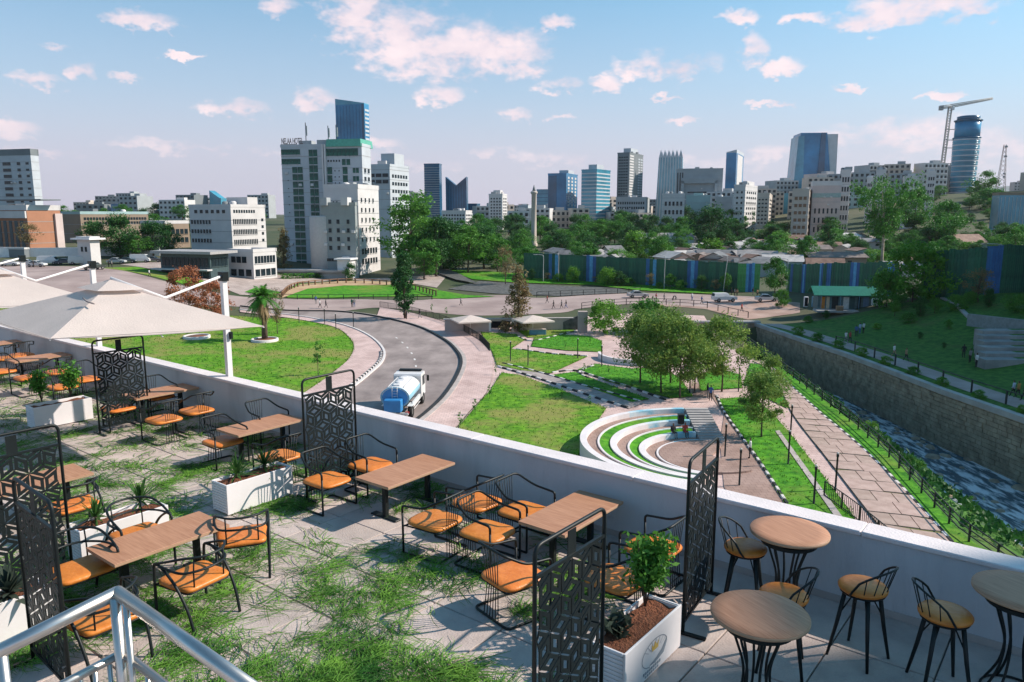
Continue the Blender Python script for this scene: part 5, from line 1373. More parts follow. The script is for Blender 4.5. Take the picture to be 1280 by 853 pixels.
def person(u, v, label, top, leg, pose='stand', rz=0, z=None, off=.05):
    p = T(u, v, off) if z is None else P(u, v, z)
    o = put('person', PB[pose], None, p, rz); tag(o, label, 'person', 'people in the park and street')
    for i, m in enumerate((skin_m, cloth(top), cloth(leg), hair_m)):
        o.material_slots[i].link = 'OBJECT'; o.material_slots[i].material = m
W_, BK, BL, GY, RD, TN = (.62, .6, .6), (.02, .02, .025), (.06, .12, .28), (.2, .2, .2), (.35, .06, .05), (.3, .2, .12)
PPL = [(937,575,'person in a white shirt standing on the brick path by the long lawn',W_,BK,'stand',2.8),(888,503,'person in blue standing at the top of the amphitheatre',BL,BK,'stand',1),(884,500,'person in black beside the one in blue at the amphitheatre top',BK,GY,'stand',0),
 (576,383,'lone person walking across the street beside the small lawn',GY,BK,'walk',0),(684,380,'person on the street in front of the bridge railing',RD,BK,'walk',3),(692,387,'person in dark clothes, first of three on the street bridge',BK,BK,'walk',3.1),(702,386.5,'person in dark clothes, middle of three on the street bridge',GY,BK,'walk',3.1),(707.5,386.5,'person in dark clothes, last of three on the street bridge',BK,BL,'walk',3.1),
 (400,386,'person in a white top crossing the street behind the palm',W_,BK,'walk',0),(407.5,386,'person in black crossing the street behind the palm',BK,BK,'walk',0),(395,381,'person near the play lawn rail in blue',BL,GY,'stand',2),(440,385,'person in green on the street before the play lawn',(.05,.15,.1),BK,'stand',1),(443,385,'person in grey on the street before the play lawn',GY,BL,'stand',2),
 (505,399,'person in grey standing below the pointed column tree',GY,BK,'stand',0),(508.5,400,'person in black standing below the pointed column tree',BK,BK,'stand',3),(525,399,'person in dark coat walking along the curved fence',BK,GY,'walk',3),
 (1057,430,'person in white walking on the far river path, first of a pair',W_,GY,'walk',-1.2),(1062,430,'person in red walking on the far river path, second of a pair',RD,BK,'walk',-1.2),(1070,422,'person in blue in the group leaving the far path',BL,BK,'stand',1),(1074.5,419,'person in pale blue in the group leaving the far path',(.3,.4,.55),BL,'stand',2),(1079,418,'person in white at the end of the group leaving the far path',W_,BK,'stand',2),
 (1117,448,'person in white and brown alone on the far river path',W_,TN,'walk',-1),(1132,453,'person in brown on the far river path near the first rail post',TN,BK,'walk',-1),(1266,498,'person in pale blue on the path at the picture edge',(.45,.5,.6),BK,'walk',2),(1272,499,'person in orange on the path at the picture edge',(.4,.2,.06),BK,'walk',2),(1280,503,'person in black on the path cut by the picture edge',BK,BK,'walk',2),
 (914,370,'person in black behind the white off-road car, nearest the lit fence',BK,BK,'stand',0),(918,371,'person in grey behind the white off-road car',GY,BK,'stand',0),(921,371.5,'person in brown behind the white off-road car',TN,BK,'stand',1),(941,370,'person in dark clothes in the fence gap',BK,GY,'stand',2),(946.5,372,'person in tan clothes in the fence gap',TN,BK,'stand',2),(865,377,'person in white beside the motorcycle',W_,BL,'stand',2),(820,377,'person in red on the street bridge near the end',RD,BK,'walk',0),(830,378,'person in grey on the street bridge near the end',GY,BK,'walk',0),(877,381,'person in blue at the start of the river footpath',BL,BK,'walk',0),(927,391,'person in dark red on the footpath above the wall',RD,BK,'walk',-1),
 (187,347,'person walking alone on the far left sidewalk',W_,BK,'walk',0),(140,335,'person in grey near the pickup truck',GY,BK,'stand',0),(136,335,'person in black near the pickup truck',BK,BK,'stand',0),(42,335,'person in dark clothes between parked cars',BK,BK,'stand',0),(1204,449,'person in black by the seating steps on the slope, standing',BK,BK,'stand',1),(1212,455,'person in grey by the seating steps on the slope',GY,BK,'stand',2),(1220,461,'person in white by the seating steps on the slope',W_,BK,'stand',2)]
for u, v, l, c1, c2, po, rz_ in PPL: person(u, v, l, c1, c2, po, rz_, off=.12)
def seated(r, ang, z, label, c1, c2):
    q = R(ang); p = Vector((AC.x + r * math.cos(q), AC.y + r * math.sin(q), z)); o = put('person', PB['sit'], None, p, q + PI); tag(o, label, 'person', 'people in the park and street')
    for i, m in enumerate((skin_m, cloth(c1), cloth(c2), hair_m)): o.material_slots[i].link = 'OBJECT'; o.material_slots[i].material = m
seated(5.4, 112, .18, 'person in black sitting on the lowest amphitheatre tier, left of a pair', BK, GY)
seated(5.4, 100, .18, 'person in red sitting on the lowest amphitheatre tier, right of a pair', RD, BK)
# ---------------------------------------------------------------- buildings
CP, SP = math.cos(PITCH), math.sin(PITCH)
wallm = {k: mat('wall_' + k, c, rough=.8, var=.07, scale=.25, detail=6) for k, c in dict(white=(.56, .54, .53), cream=(.50, .43, .37), grey=(.33, .35, .36), dgrey=(.17, .19, .20), cool=(.44, .47, .50), brick=(.36, .17, .10), brown=(.25, .19, .14), pink=(.55, .45, .42), teal=(.30, .42, .42)).items()}
def bld(name, label, xl, xm, xr, yt, D, yaw, wm, wins=(), yb=None, roof=.8, roofm=None, group=None, sink=4, cat='building', extra=None):
    """box whose corner edge stands at pixel column xm, depth D; xl and xr are the columns of its far edges, yt the row of its top"""
    M = PD(xm, yt, D); th = R(yaw); zt = M.z
    zb = min(hgt(M.x, M.y), PD(xm, yb, D).z if yb else 1e9) ; H = zt - zb
    def ln(u, dx, dy):
        k = (u - 640) / FPX; c = (CZ - zt) * SP
        return (k * (M.y * CP + c) - M.x) / (dx - k * dy * CP)
    wl = max(.5, ln(xl, -math.cos(th), math.sin(th))); wr = ln(xr, math.sin(th), math.cos(th)) if xr > xm + .2 else 0
    if wr <= 1: wr = max(8, wl * .7)
    wr = min(wr, 60)
    t = thing(name, label, cat, (M.x, M.y, zb), -th, group)
    w = wallm[wm] if isinstance(wm, str) else wm
    MB().box((-wl / 2, wr / 2, H / 2 - sink / 2), (wl, wr, H + sink), w).obj('wall', t)
    if roof:
        rm = roofm or w
        mb = MB()
        for (cx_, cy_, sx, sy) in ((-wl / 2, .1, wl + .3, .35), (-wl / 2, wr - .1, wl + .3, .35), (-.1, wr / 2, .35, wr - .2), (-wl + .1, wr / 2, .35, wr - .2)): mb.box((cx_, cy_, H + roof / 2), (sx, sy, roof), rm)
        mb.obj('roof_parapet', t)
    for sp in wins:
        f, u0, u1, v0, v1, nc, nr, wf, hf, gm = sp[:10]; each = len(sp) > 10 and sp[10]
        fw = wl if f == 'L' else wr; cw = fw * (u1 - u0) / nc; ch = H * (v1 - v0) / nr
        joined = MB(); wmesh = None
        bw, bh = cw * wf, ch * hf
        if each:
            q = MB(); q.box((0, 0, 0), (bw, .16, bh), gm); wmesh = q.mesh('window')
            q = MB(); q.box((0, -.02, -bh / 2 - .1), (bw + .3, .3, .14), w); smesh = q.mesh('sill')
        for i in range(nc):
            for j in range(nr):
                a_ = fw * u0 + cw * (i + .5); z = H * v0 + ch * (j + .5)
                c, rz_ = ((-wl + a_, -.02, z), 0) if f == 'L' else ((.02, a_, z), R(90))
                if each:
                    o = put('window', wmesh, t, c, rz_)
                    if bh > 1.0: put('sill', smesh, o)
                else: joined.box(c, (bw, .2, bh), gm, rz_)
        if not each: tag(joined.obj('window_grid', t), kind='stuff')
    if (isinstance(wm, str) or name == 'grey_block') and H > 9:
        fm = mat('floor_line', (.30, .30, .30), rough=.85, var=.15); mb = MB(); z = 3.3
        while z < H - 1:
            mb.box((-wl / 2, wr / 2, z), (wl + .10, wr + .10, .14), fm); z += 3.3
        tag(mb.obj('floor_line', t), kind='stuff')
        rk = random.Random(int(xm * 3 + yt))
        for k in range(rk.randint(2, 4)):
            x, y = -wl * rk.uniform(.12, .88), wr * rk.uniform(.15, .8)
            if rk.random() < .5: MB().lathe([(.9, 0), (.95, .2), (.95, 1.5), (.5, 1.8)], wallm['dgrey'] if k % 2 else wallm['white'], 10, c=(x, y, H)).obj('water_tank', t)
            else: MB().box((x, y, H + 1.0), (rk.uniform(1.5, 4), rk.uniform(1.5, 3), 2.0), wallm[rk.choice(['grey', 'white', 'dgrey'])]).obj('roof_room', t)
        if H > 14:
            for k in range(7):
                z = 3.3 * rk.randint(1, max(2, int(H / 3.3) - 1)) - 1.2; MB().bbox((-wl * rk.uniform(.05, .95), -.28, z), (.9, .45, .7), wallm['white'], .05).obj('air_conditioner', t)
    if extra: extra(t, wl, wr, H)
    return t
def rooftop(sx, sy, h, m='grey', fx=.5, fy=.5):
    def f(t, wl, wr, H): MB().box((-wl * fx, wr * fy, H + h / 2), (wl * sx, wr * sy, h), wallm[m] if isinstance(m, str) else m).obj('roof_room', t)
    return f
gd, gg, gb = glass_d, glass_g, glass_b
# near hotel group
def hotel_sign(t, wl, wr, H):
    sg_ = bpy.data.curves.new('sign_text', 'FONT'); sg_.body = 'NELAA HOTEL'; sg_.size = 2.0; sg_.extrude = .08; sg_.align_x = 'LEFT'
    sg_.materials.append(mat('sign_dark', (.07, .05, .05), rough=.5))
    tmp = bpy.data.objects.new('sign_text', sg_); COL.objects.link(tmp)
    me = bpy.data.meshes.new_from_object(tmp.evaluated_get(bpy.context.evaluated_depsgraph_get())); bpy.data.objects.remove(tmp)
    wd_ = max(v.co.x for v in me.vertices)
    o = put('sign_text', me, t, (-wl + .3, -.1, H + .95)); o.rotation_euler = (PI / 2, 0, 0); o.scale = (.27 * wl / wd_, 1.15, 1)
    MB().box((-wl * .90, .1, H + .85), (wl * .2, .12, .12), black).obj('sign_rail', t)
    for fx, h in ((.74, 7), (.46, 6), (.36, 6.2)):
        a = MB(); a.tube([(-wl * fx, 3, H), (-wl * fx, 3, H + h)], .12, rail_m, 5)
        for k in range(3): a.box((-wl * fx + .25, 3, H + h * (.55 + .13 * k)), (.5, .2, .9), wallm['grey'])
        a.obj('antenna', t)
    g = mat('green_sheet', (.10, .36, .27), rough=.5)
    MB().box((-wl * .215, 4, H + 1.0), (wl * .43, 9, 2.0), g, 0, .96).obj('green_roof', t)
    for fx, w_ in ((.475, .02), (.445, .02)): MB().box((-wl * fx, -.3, H * .62), (wl * w_, .6, H * .80), wallm['white']).obj('pilaster', t)
bld('hotel_tower', 'tall white hotel with green glass strips and rooftop sign', 351, 452, 463, 183, 214, 11, 'cool',
    [('L', .0, .24, .945, .985, 6, 1, .94, 1, gg, 1), ('L', .0, .24, .872, .912, 6, 1, .94, 1, gg, 1), ('L', .13, .265, .06, .855, 2, 14, .9, .82, gg, 1), ('L', .345, .455, .38, .985, 2, 10, .9, .86, gg, 1), ('L', .56, .955, .93, .985, 8, 1, .95, 1, gg, 1),
     ('L', .75, .86, .86, .905, 2, 1, .8, 1, gg, 1), ('L', .57, .63, .66, .85, 1, 3, .95, .85, gg, 1), ('L', .76, .82, .66, .85, 1, 3, .95, .85, gg, 1), ('L', .88, .96, .66, .85, 2, 3, .8, .6, gg, 1), ('L', .57, .74, .885, .90, 5, 1, .5, 1, gd, 1), ('L', .64, .74, .70, .84, 2, 3, .22, .2, gd, 1), ('L', .06, .09, .4, .84, 1, 7, .4, .12, gd, 1),
     ('R', .1, .9, .66, .85, 2, 3, .5, .5, gd, 1)], extra=hotel_sign, yb=345)
bld('hotel_annex', 'white hotel annex with a sunlit pink side of small windows', 405, 447, 473, 236, 203, 14, 'white',
    [('L', .22, .42, .80, .86, 2, 1, .45, .9, gd, 1), ('L', .72, .92, .80, .86, 1, 1, .45, .9, gd, 1), ('R', .06, .80, .36, .93, 4, 5, .28, .42, gd, 1), ('R', .08, .86, .10, .34, 6, 2, .62, .55, gd, 1)], yb=345, roof=1.2)
def stair_t(t, wl, wr, H):
    m_ = mat('pale_render', (.50, .46, .44), rough=.8, var=.06)
    MB().lathe([(3.4, -3), (3.4, H * .84), (3.2, H * .86)], m_, 18, c=(-wl - .6, 2.6, 0)).obj('stair_tower', t)
    MB().box((-wl * .2, -2.2, 2.5), (3.2, 4.4, 5), white).obj('porch', t); MB().box((-wl * .2, -2.4, 5.2), (4.4, 5.2, .4), white).obj('porch_roof', t)
    MB().box((-wl - 2, -3.0, 2.2), (22, 6, .5), conc).obj('canopy_slab', t); MB().box((-wl - 2, -2.6, 1), (21, 5, 2), wallm['grey']).obj('ground_shop', t)
bld('grey_block', 'grey rendered block standing before the white hotel', 400, 443.5, 446, 257, 197, 10, mat('grey_green_render', (.27, .30, .30), rough=.85, var=.08, scale=.3),
    [('L', .15, .62, .36, .84, 2, 4, .34, .48, gd, 1), ('L', .70, .88, .36, .84, 1, 4, .40, .48, gd, 1), ('L', .10, .52, .235, .275, 5, 1, .9, 1, gd, 1), ('L', .62, .95, .235, .275, 4, 1, .9, 1, gd, 1)], yb=345, extra=stair_t)
bld('office_block', 'pale grey office with dark window bands behind the hotel', 459, 487, 511, 208, 262, 18, 'cool',
    [('L', .05, .95, .80, .94, 3, 2, .85, .55, gd, 1), ('L', .05, .4, .2, .74, 1, 7, .5, .3, gd, 1), ('R', .08, .92, .2, .94, 6, 9, .6, .42, gd)], extra=rooftop(.6, .5, 4.5, 'cool', .3))
bld('white_office', 'white ribbed office building left of the hotel', 236, 288, 331, 259, 225, 24, 'white',
    [('L', .02, .52, .18, .78, 7, 3, .62, .42, gd, 1), ('L', .1, .9, .86, .95, 6, 1, .5, .8, gd, 1), ('R', .04, .74, .14, .80, 14, 3, .55, .5, gd, 1), ('R', .06, .7, .87, .95, 9, 1, .6, .8, gd, 1), ('R', .84, .96, .2, .8, 1, 4, .5, .4, gd, 1)], extra=rooftop(.5, .3, 3, 'white', .3, .7), yb=318)
def cafe_x(t, wl, wr, H):
    MB().box((-wl / 2, wr / 2, H + .3), (wl + 3, wr + 3, .6), mat('cafe_roof', (.34, .33, .33), rough=.7, var=.1)).obj('roof_slab', t)
    MB().box((-wl / 2 - .5, -.8, H * .42), (wl + 2, 1.6, .3), wallm['white']).obj('balcony', t)
bld('cafe_building', 'low glass-fronted cafe building with a flat grey roof', 200, 262, 285, 318, 172, 20, mat('cafe_wall', (.05, .08, .085), rough=.5, var=.2),
    [('L', .03, .97, .50, .9, 12, 1, .8, .8, gd, 1), ('L', .03, .97, .05, .38, 7, 1, .75, .9, gd, 1), ('R', .05, .95, .5, .88, 5, 1, .8, .8, gd, 1)], yb=352, roof=0, extra=cafe_x)
bld('annex_office', 'white two-storey annex right of the cafe building', 285, 316, 345, 316, 180, 24, 'white',
    [('L', .1, .75, .62, .86, 3, 1, .8, .9, gd, 1), ('L', .05, .95, .16, .42, 3, 1, .7, .9, gd, 1), ('R', .05, .95, .60, .88, 7, 1, .75, .9, gd, 1), ('R', .05, .95, .15, .42, 4, 1, .8, .9, gd, 1)], yb=352)
# left edge
bld('apartment_tower', 'grey and white apartment tower at the picture edge', -22, 38, 48, 194, 300, 16, 'cool',
    [('L', .36, .62, .20, .94, 1, 10, .62, .5, gd, 1), ('L', .68, .80, .20, .94, 1, 10, .55, .45, gd, 1), ('L', .86, .97, .20, .94, 1, 10, .55, .35, gd, 1)], roofm=wallm['dgrey'], roof=2.4)
bld('brick_hall', 'orange brick hall with vertical fins below the apartment tower', -40, 33, 75, 263, 236, 22, 'brick',
    [('L', .1, .95, .12, .78, 9, 1, .55, .95, mat('hall_fin_glass', (.05, .07, .08), rough=.4), 1)], roofm=wallm['white'], roof=1.6, yb=318, extra=lambda t, wl, wr, H: (MB().box((-wl / 2, -.4, H * .90), (wl, .5, H * .16), wallm['white']).obj('fascia', t), MB().box((-wl / 2 + 5, wr / 2, H + 3.2), (wl * .9, wr * .6, .4), wallm['dgrey']).obj('roof_canopy', t), MB().box((.3, wr * .9, H * .45), (.8, wr * .22, H * .95), wallm['pink']).obj('corner_pier', t)))
bld('long_hall', 'long brown hall with a flat pale roof behind the trees', 72, 100, 185, 268, 275, 30, 'brown', [('R', .04, .97, .62, .92, 22, 2, .7, .6, gd)], roofm=wallm['teal'], roof=1.0)
bld('low_hall', 'low dark building between the trees and the white office', 176, 206, 236, 280, 240, 25, 'brown', [('L', .05, .95, .15, .85, 4, 2, .8, .6, gd, 1), ('R', .05, .95, .15, .85, 5, 2, .75, .6, gd, 1)], roofm=wallm['white'], roof=1)
bld('gatehouse', 'small white gatehouse by the parking row', 96, 112, 124, 300, 188, 20, 'white', [('L', .2, .8, .55, .75, 2, 1, .5, .9, gd, 1)], yb=334, extra=lambda t, wl, wr, H: MB().box((-wl / 2, wr / 2, H + .2), (wl + 2, wr + 2, .4), white).obj('roof_slab', t))
bld('shed', 'grey flat shed at the picture edge behind the parked cars', -30, 30, 36, 312, 205, 14, 'dgrey', [], yb=334, roof=.5, roofm=wallm['white'])
# white compound wall behind the parking row
cw = thing('compound_wall', 'white compound wall behind the parked cars', 'wall')
pts = px([(0,322),(60,321),(130,320),(200,320)], 3); mb = MB(); kerb(mb, pts, .3, 2.4, white); mb.obj('wall_face', cw)
# far left and middle skyline
def tower_x(*a, **k): return bld(*a, **k)
bld('glass_office', 'blue glass office far behind the long hall', 138, 172, 178, 256, 620, 15, gb, [('L', 0, 1, .1, .95, 1, 8, 1, .2, wallm['cool'])])
bld('glass_office', 'paler blue glass office beside the far crane', 178, 194, 198, 257, 600, 15, glass_t, [('L', 0, 1, .1, .95, 5, 7, .5, .4, wallm['cool'])])
bld('glass_office', 'square blue office between the low hall and white office', 212, 232, 235, 253, 560, 12, gb, [('L', .05, .95, .1, .95, 6, 8, .12, .9, glass_db)])
bld('glass_office', 'dark low glass block left of the square blue office', 186, 212, 214, 264, 560, 12, glass_db, [])
bld('grey_office', 'dark flat far building behind the brick hall', 98, 118, 122, 262, 600, 12, 'dgrey', [('L', 0, 1, .4, .9, 1, 2, 1, .4, gd)])
bld('glass_office', 'far teal office with a slanted roof above the white office', 262, 276, 283, 249, 640, 15, glass_t, [], extra=lambda t, wl, wr, H: MB().add([(-wl, 0, H), (0, 0, H), (0, wr, H), (-wl, wr, H), (-wl, 0, H + 7), (-wl, wr, H + 7)], [(0, 1, 4), (2, 3, 5), (4, 1, 2, 5), (0, 4, 5, 3)], glass_t).obj('roof_wedge', t))
def slant_top(h0, h1, m):
    return lambda t, wl, wr, H: MB().add([(-wl, 0, H), (0, 0, H), (0, wr, H), (-wl, wr, H), (-wl, 0, H + h0), (0, 0, H + h1), (0, wr, H + h1), (-wl, wr, H + h0)], [(0, 1, 5, 4), (1, 2, 6, 5), (2, 3, 7, 6), (3, 0, 4, 7), (4, 5, 6, 7)], m).obj('crown', t)
bld('glass_tower', 'tall blue glass tower rising behind the hotel', 419, 455, 461, 130, 430, 14, gb, [('L', .0, 1, .0, .99, 9, 1, .06, 1, glass_db), ('L', .9, 1, 0, 1, 1, 1, .8, 1, glass_db), ('R', 0, 1, .1, .97, 1, 26, .8, .5, wallm['cool'])], roof=0, extra=slant_top(3.2, .5, glass_t))
bld('concrete_tower', 'dark rounded tower with narrow floor bands', 530, 549, 552, 206, 520, 10, glass_db, [('L', 0, 1, .05, .97, 1, 24, 1, .22, wallm['grey'])])
def crown_v(t, wl, wr, H):
    MB().add([(-wl, -.1, H), (-wl * .5, -.1, H), (-wl, wr, H), (-wl * .5, wr, H), (-wl, -.1, H + 6), (-wl, wr, H + 6)], [(0, 1, 4), (2, 5, 3), (4, 1, 3, 5), (0, 4, 5, 2)], glass_db).obj('wing', t)
    MB().add([(0, -.1, H), (-wl * .5, -.1, H), (0, wr, H), (-wl * .5, wr, H), (0, -.1, H + 6), (0, wr, H + 6)], [(1, 0, 4), (3, 5, 2), (1, 4, 5, 3), (0, 2, 5, 4)], glass_db).obj('wing', t)
bld('glass_tower', 'dark glass tower with two raised corners', 557, 583, 585, 232, 540, 8, glass_db, [('L', .0, 1, .0, 1, 8, 1, .10, 1, glass_b)], roof=0, extra=crown_v)
bld('white_block', 'low white block in front of the dark twin-cornered tower', 552, 582, 590, 265, 430, 15, 'white', [('L', .04, .96, .1, .92, 8, 5, .55, .5, gd), ('R', .05, .95, .1, .92, 4, 5, .55, .5, gd)])
bld('white_block', 'slim white apartment block alone above the trees', 611, 628, 634, 244, 470, 15, 'white', [('L', .08, .92, .15, .94, 4, 9, .5, .5, gd), ('R', .1, .9, .15, .94, 2, 9, .5, .5, gd)], extra=rooftop(.5, .5, 3, 'white'))
bld('office_slab', 'small dark office right of the twin-cornered tower', 584, 596, 600, 256, 560, 10, glass_db, [])
bld('office_slab', 'far grey block with small windows left of the column monument', 648, 660, 664, 258, 620, 12, 'cool', [('L', .1, .9, .2, .9, 5, 4, .6, .5, gd)])
cm_ = PD(667.5, 240, 330); zb_ = hgt(cm_.x, cm_.y); mo = thing('column_monument', 'slim stone column monument with a pointed cap', 'monument', (cm_.x, cm_.y, zb_)); hh = cm_.z - zb_
MB().lathe([(1.6, -2), (1.6, 1), (1.15, 1.5), (1.05, hh - 1), (1.5, hh - .6), (1.5, hh), (.9, hh + .3)], wallm['cream'], 14).obj('shaft', mo); MB().lathe([(.8, hh + .2), (.5, hh + 1.4), (.05, hh + 3)], wallm['dgrey'], 10).obj('cap', mo)
bld('glass_office', 'teal glass office just right of the column monument', 671, 690, 692, 238, 600, 12, glass_t, [('L', 0, 1, .1, .95, 1, 8, 1, .15, glass_db)])
bld('glass_tower', 'deep blue glass tower with white vertical strips', 685, 708, 722, 218, 520, 22, glass_b, [('R', .05, .95, .05, .97, 3, 14, .45, .6, wallm['white']), ('L', 0, .5, 0, .98, 1, 1, .9, 1, glass_db)], extra=rooftop(.5, .5, 3, 'cool', .3))
bld('striped_office', 'square office with horizontal silver and blue bands', 727, 746, 763, 213, 500, 32, glass_t, [('L', 0, 1, .02, .98, 1, 15, 1, .35, wallm['cool']), ('R', 0, 1, .02, .98, 1, 15, 1, .35, wallm['cool'])], extra=rooftop(.55, .5, 4, 'cool'))
bld('residential_tower', 'tall grey residential tower with white corner balconies', 772, 787, 804, 192, 520, 28, 'dgrey', [('L', .1, .9, .03, .97, 4, 24, .7, .4, gd), ('R', .02, .32, .02, .99, 1, 26, .9, .55, wallm['white']), ('R', .62, .98, .02, .96, 2, 26, .7, .5, wallm['cool'])], extra=rooftop(.6, .5, 4, 'cool'))
bld('podium_block', 'mid-rise podium below the tall grey residential tower', 770, 808, 812, 248, 490, 14, 'grey', [('L', .05, .95, .1, .92, 12, 5, .6, .5, gd)])
# tower with a spiked crown
sp_ = PD(839, 198, 540); zb_ = hgt(sp_.x, sp_.y) - 4; kt = thing('spiked_tower', 'tapering pale glass tower with a crown of spikes', 'building', (sp_.x, sp_.y, zb_), R(-14)); hh = sp_.z - zb_; px1 = 540 / FPX
w0, w1 = 17 * px1, 14 * px1
def sq(w, z): return [(-w, -w, z), (w, -w, z), (w, w, z), (-w, w, z)]
mb = MB(); mb.hull2(sq(w0, -2), sq(w1, hh), mat('pale_glass', (.20, .36, .42), rough=.2, var=.3, scale=.06, spec=.8)); mb.obj('wall', kt)
mb = MB()
for k in range(9):
    f_ = (k + .5) / 9 * 2 - 1; mb.add([(f_ * w0 - .25, -w0 - .1, 0), (f_ * w0 + .25, -w0 - .1, 0), (f_ * w1 + .25, -w1 - .1, hh), (f_ * w1 - .25, -w1 - .1, hh)], [(0, 1, 2, 3)], wallm['white'])
tag(mb.obj('fin', kt), kind='stuff')
for k in range(6):
    x = (k + .5) / 6 * 2 * w1 - w1
    for sy in (-1, 1): MB().add([(x - w1 / 6, sy * w1, hh), (x + w1 / 6, sy * w1, hh), (x, sy * w1, hh + 5.2), (x - w1 / 6, sy * w1 - .4 * sy, hh), (x + w1 / 6, sy * w1 - .4 * sy, hh), (x, sy * w1 - .4 * sy, hh + 5.2)], [(0, 1, 2), (5, 4, 3), (0, 2, 5, 3), (1, 4, 5, 2)], wallm['cool']).obj('spike', kt)
bld('bank_building', 'broad grey building with a framed portal front', 846, 904, 914, 212, 480, 12, 'grey', [('L', .25, .85, .30, .62, 1, 5, 1, .4, gd), ('L', .0, .16, .1, .95, 3, 1, .4, 1, gd), ('R', .1, .9, .1, .9, 3, 6, .6, .5, gd)], extra=lambda t, wl, wr, H: (MB().box((-wl * .5, -.8, H * .80), (wl * .78, 1.6, H * .10), wallm['grey']).obj('portal_beam', t), [MB().box((-wl * f_, -.8, H * .4), (wl * .06, 1.6, H * .8), wallm['grey']).obj('portal_pier', t) for f_ in (.86, .14)]))
bld('glass_tower', 'slim blue and white tower right of the broad grey building', 908, 921, 930, 191, 560, 24, glass_b, [('R', .05, .9, .02, .98, 1, 1, .8, 1, wallm['white'])], roof=0, extra=slant_top(.5, 2.2, wallm['cool']))
bld('white_block', 'white apartment block with square windows before the grey portal', 828, 856, 860, 244, 380, 12, 'white', [('L', .08, .94, .12, .9, 5, 4, .55, .5, gd, 1)])
bld('blank_block', 'plain blue-grey block beside the white apartments', 858, 888, 897, 246, 400, 14, 'teal', [], extra=rooftop(.4, .4, 2, 'teal'))
bld('blank_block', 'plain dim block left of the tall white apartments', 895, 915, 921, 248, 390, 14, 'grey', [('R', .1, .9, .2, .8, 2, 4, .4, .4, gd)])
bld('white_tower_block', 'tall white apartment block with a grid of small windows', 918, 932, 947, 233, 350, 30, 'white', [('L', .1, .9, .08, .94, 2, 9, .4, .4, gd, 1), ('R', .08, .92, .08, .94, 5, 9, .5, .42, gd, 1)], extra=rooftop(.4, .6, 2.5, 'white', .3))
bld('cream_block', 'cream balcony block right of the tall white apartments', 946, 962, 972, 243, 420, 20, 'cream', [('L', .1, .9, .1, .9, 3, 7, .6, .4, gd), ('R', .1, .9, .1, .9, 3, 7, .6, .4, gd)])
bld('glass_office', 'low teal block in the gap left of the slanted tower', 972, 986, 990, 243, 520, 15, glass_t, [])
# slanted blue tower
st_ = PD(1036, 166, 600); zb_ = hgt(st_.x, st_.y) - 4; kt = thing('slanted_tower', 'broad blue glass tower with leaning cut faces', 'building', (st_.x, st_.y, zb_), R(-6)); hh = st_.z - zb_; q_ = 600 / FPX
def sl(a, b, z, d0=0, d1=22): a, b = a * .86, b * .86; return [(a * q_, d0, z), (b * q_, d0, z), (b * q_ - 1, d1, z), (a * q_, d1, z)]
MB().hull2(sl(-46, 13, -3), sl(-38, -2, hh), glass_b).obj('wall', kt)
MB().hull2(sl(-46.2, -30, -3, -.6), sl(-41, -33, hh * .96, -.6), glass_t).obj('side_facet', kt)
MB().hull2(sl(-14, -2, -3, -.7), sl(-10, -4, hh, -.7), glass_db).obj('dark_facet', kt)
MB().hull2(sl(-2, 16, -3, 2, 20), sl(-2, 14, hh * .985, 2, 20), wallm['white']).obj('white_flank', kt)
MB().hull2(sl(-49, -38, -3, -2), sl(-47, -38, hh * .36, -2), glass_db).obj('low_wing', kt)
bld('cream_block', 'cream apartment block with brown balconies below the slanted tower', 991, 1012, 1022, 238, 330, 22, 'cream', [('L', .1, .9, .1, .92, 3, 6, .7, .45, mat('balcony_brown', (.22, .12, .07)), 1), ('R', .1, .9, .1, .92, 2, 6, .6, .45, gd, 1)])
bld('stone_palace', 'broad pale stone building with arched rows below the slanted tower', 1016, 1052, 1066, 232, 340, 16, 'pink', [('L', .06, .94, .1, .62, 6, 3, .4, .55, gd, 1), ('L', 0, 1, .78, .86, 1, 1, 1, 1, mat('pale_green', (.30, .40, .38), rough=.7)), ('R', .1, .9, .1, .62, 3, 3, .4, .5, gd)], roof=2, roofm=wallm['white'])
def bal(t, wl, wr, H):
    MB().box((-wl * .5, wr * .4, H + .9), (wl * .5, wr * .5, 1.8), wallm['cool']).obj('roof_room', t)
for xl, xm, xr, yt, D, l in ((1052,1064,1086,214,360,'first white apartment block left of the big acacia crown'),(1096,1108,1126,214,380,'middle white apartment block above the big acacia crown'),(1130,1150,1166,222,365,'broad white apartment block right of the big acacia crown'),(1160,1170,1180,216,400,'grey-sided apartment block beside the crane mast'),(1084,1092,1100,224,400,'recessed white apartment block between two larger ones')):
    bld('apartment_block', l, xl, xm, xr, yt, D, 24, 'white', [('L', .08, .92, .05, .94, 3, 6, .62, .5, gd, 1), ('R', .08, .92, .05, .94, 4, 6, .62, .5, gd, 1)], extra=bal)
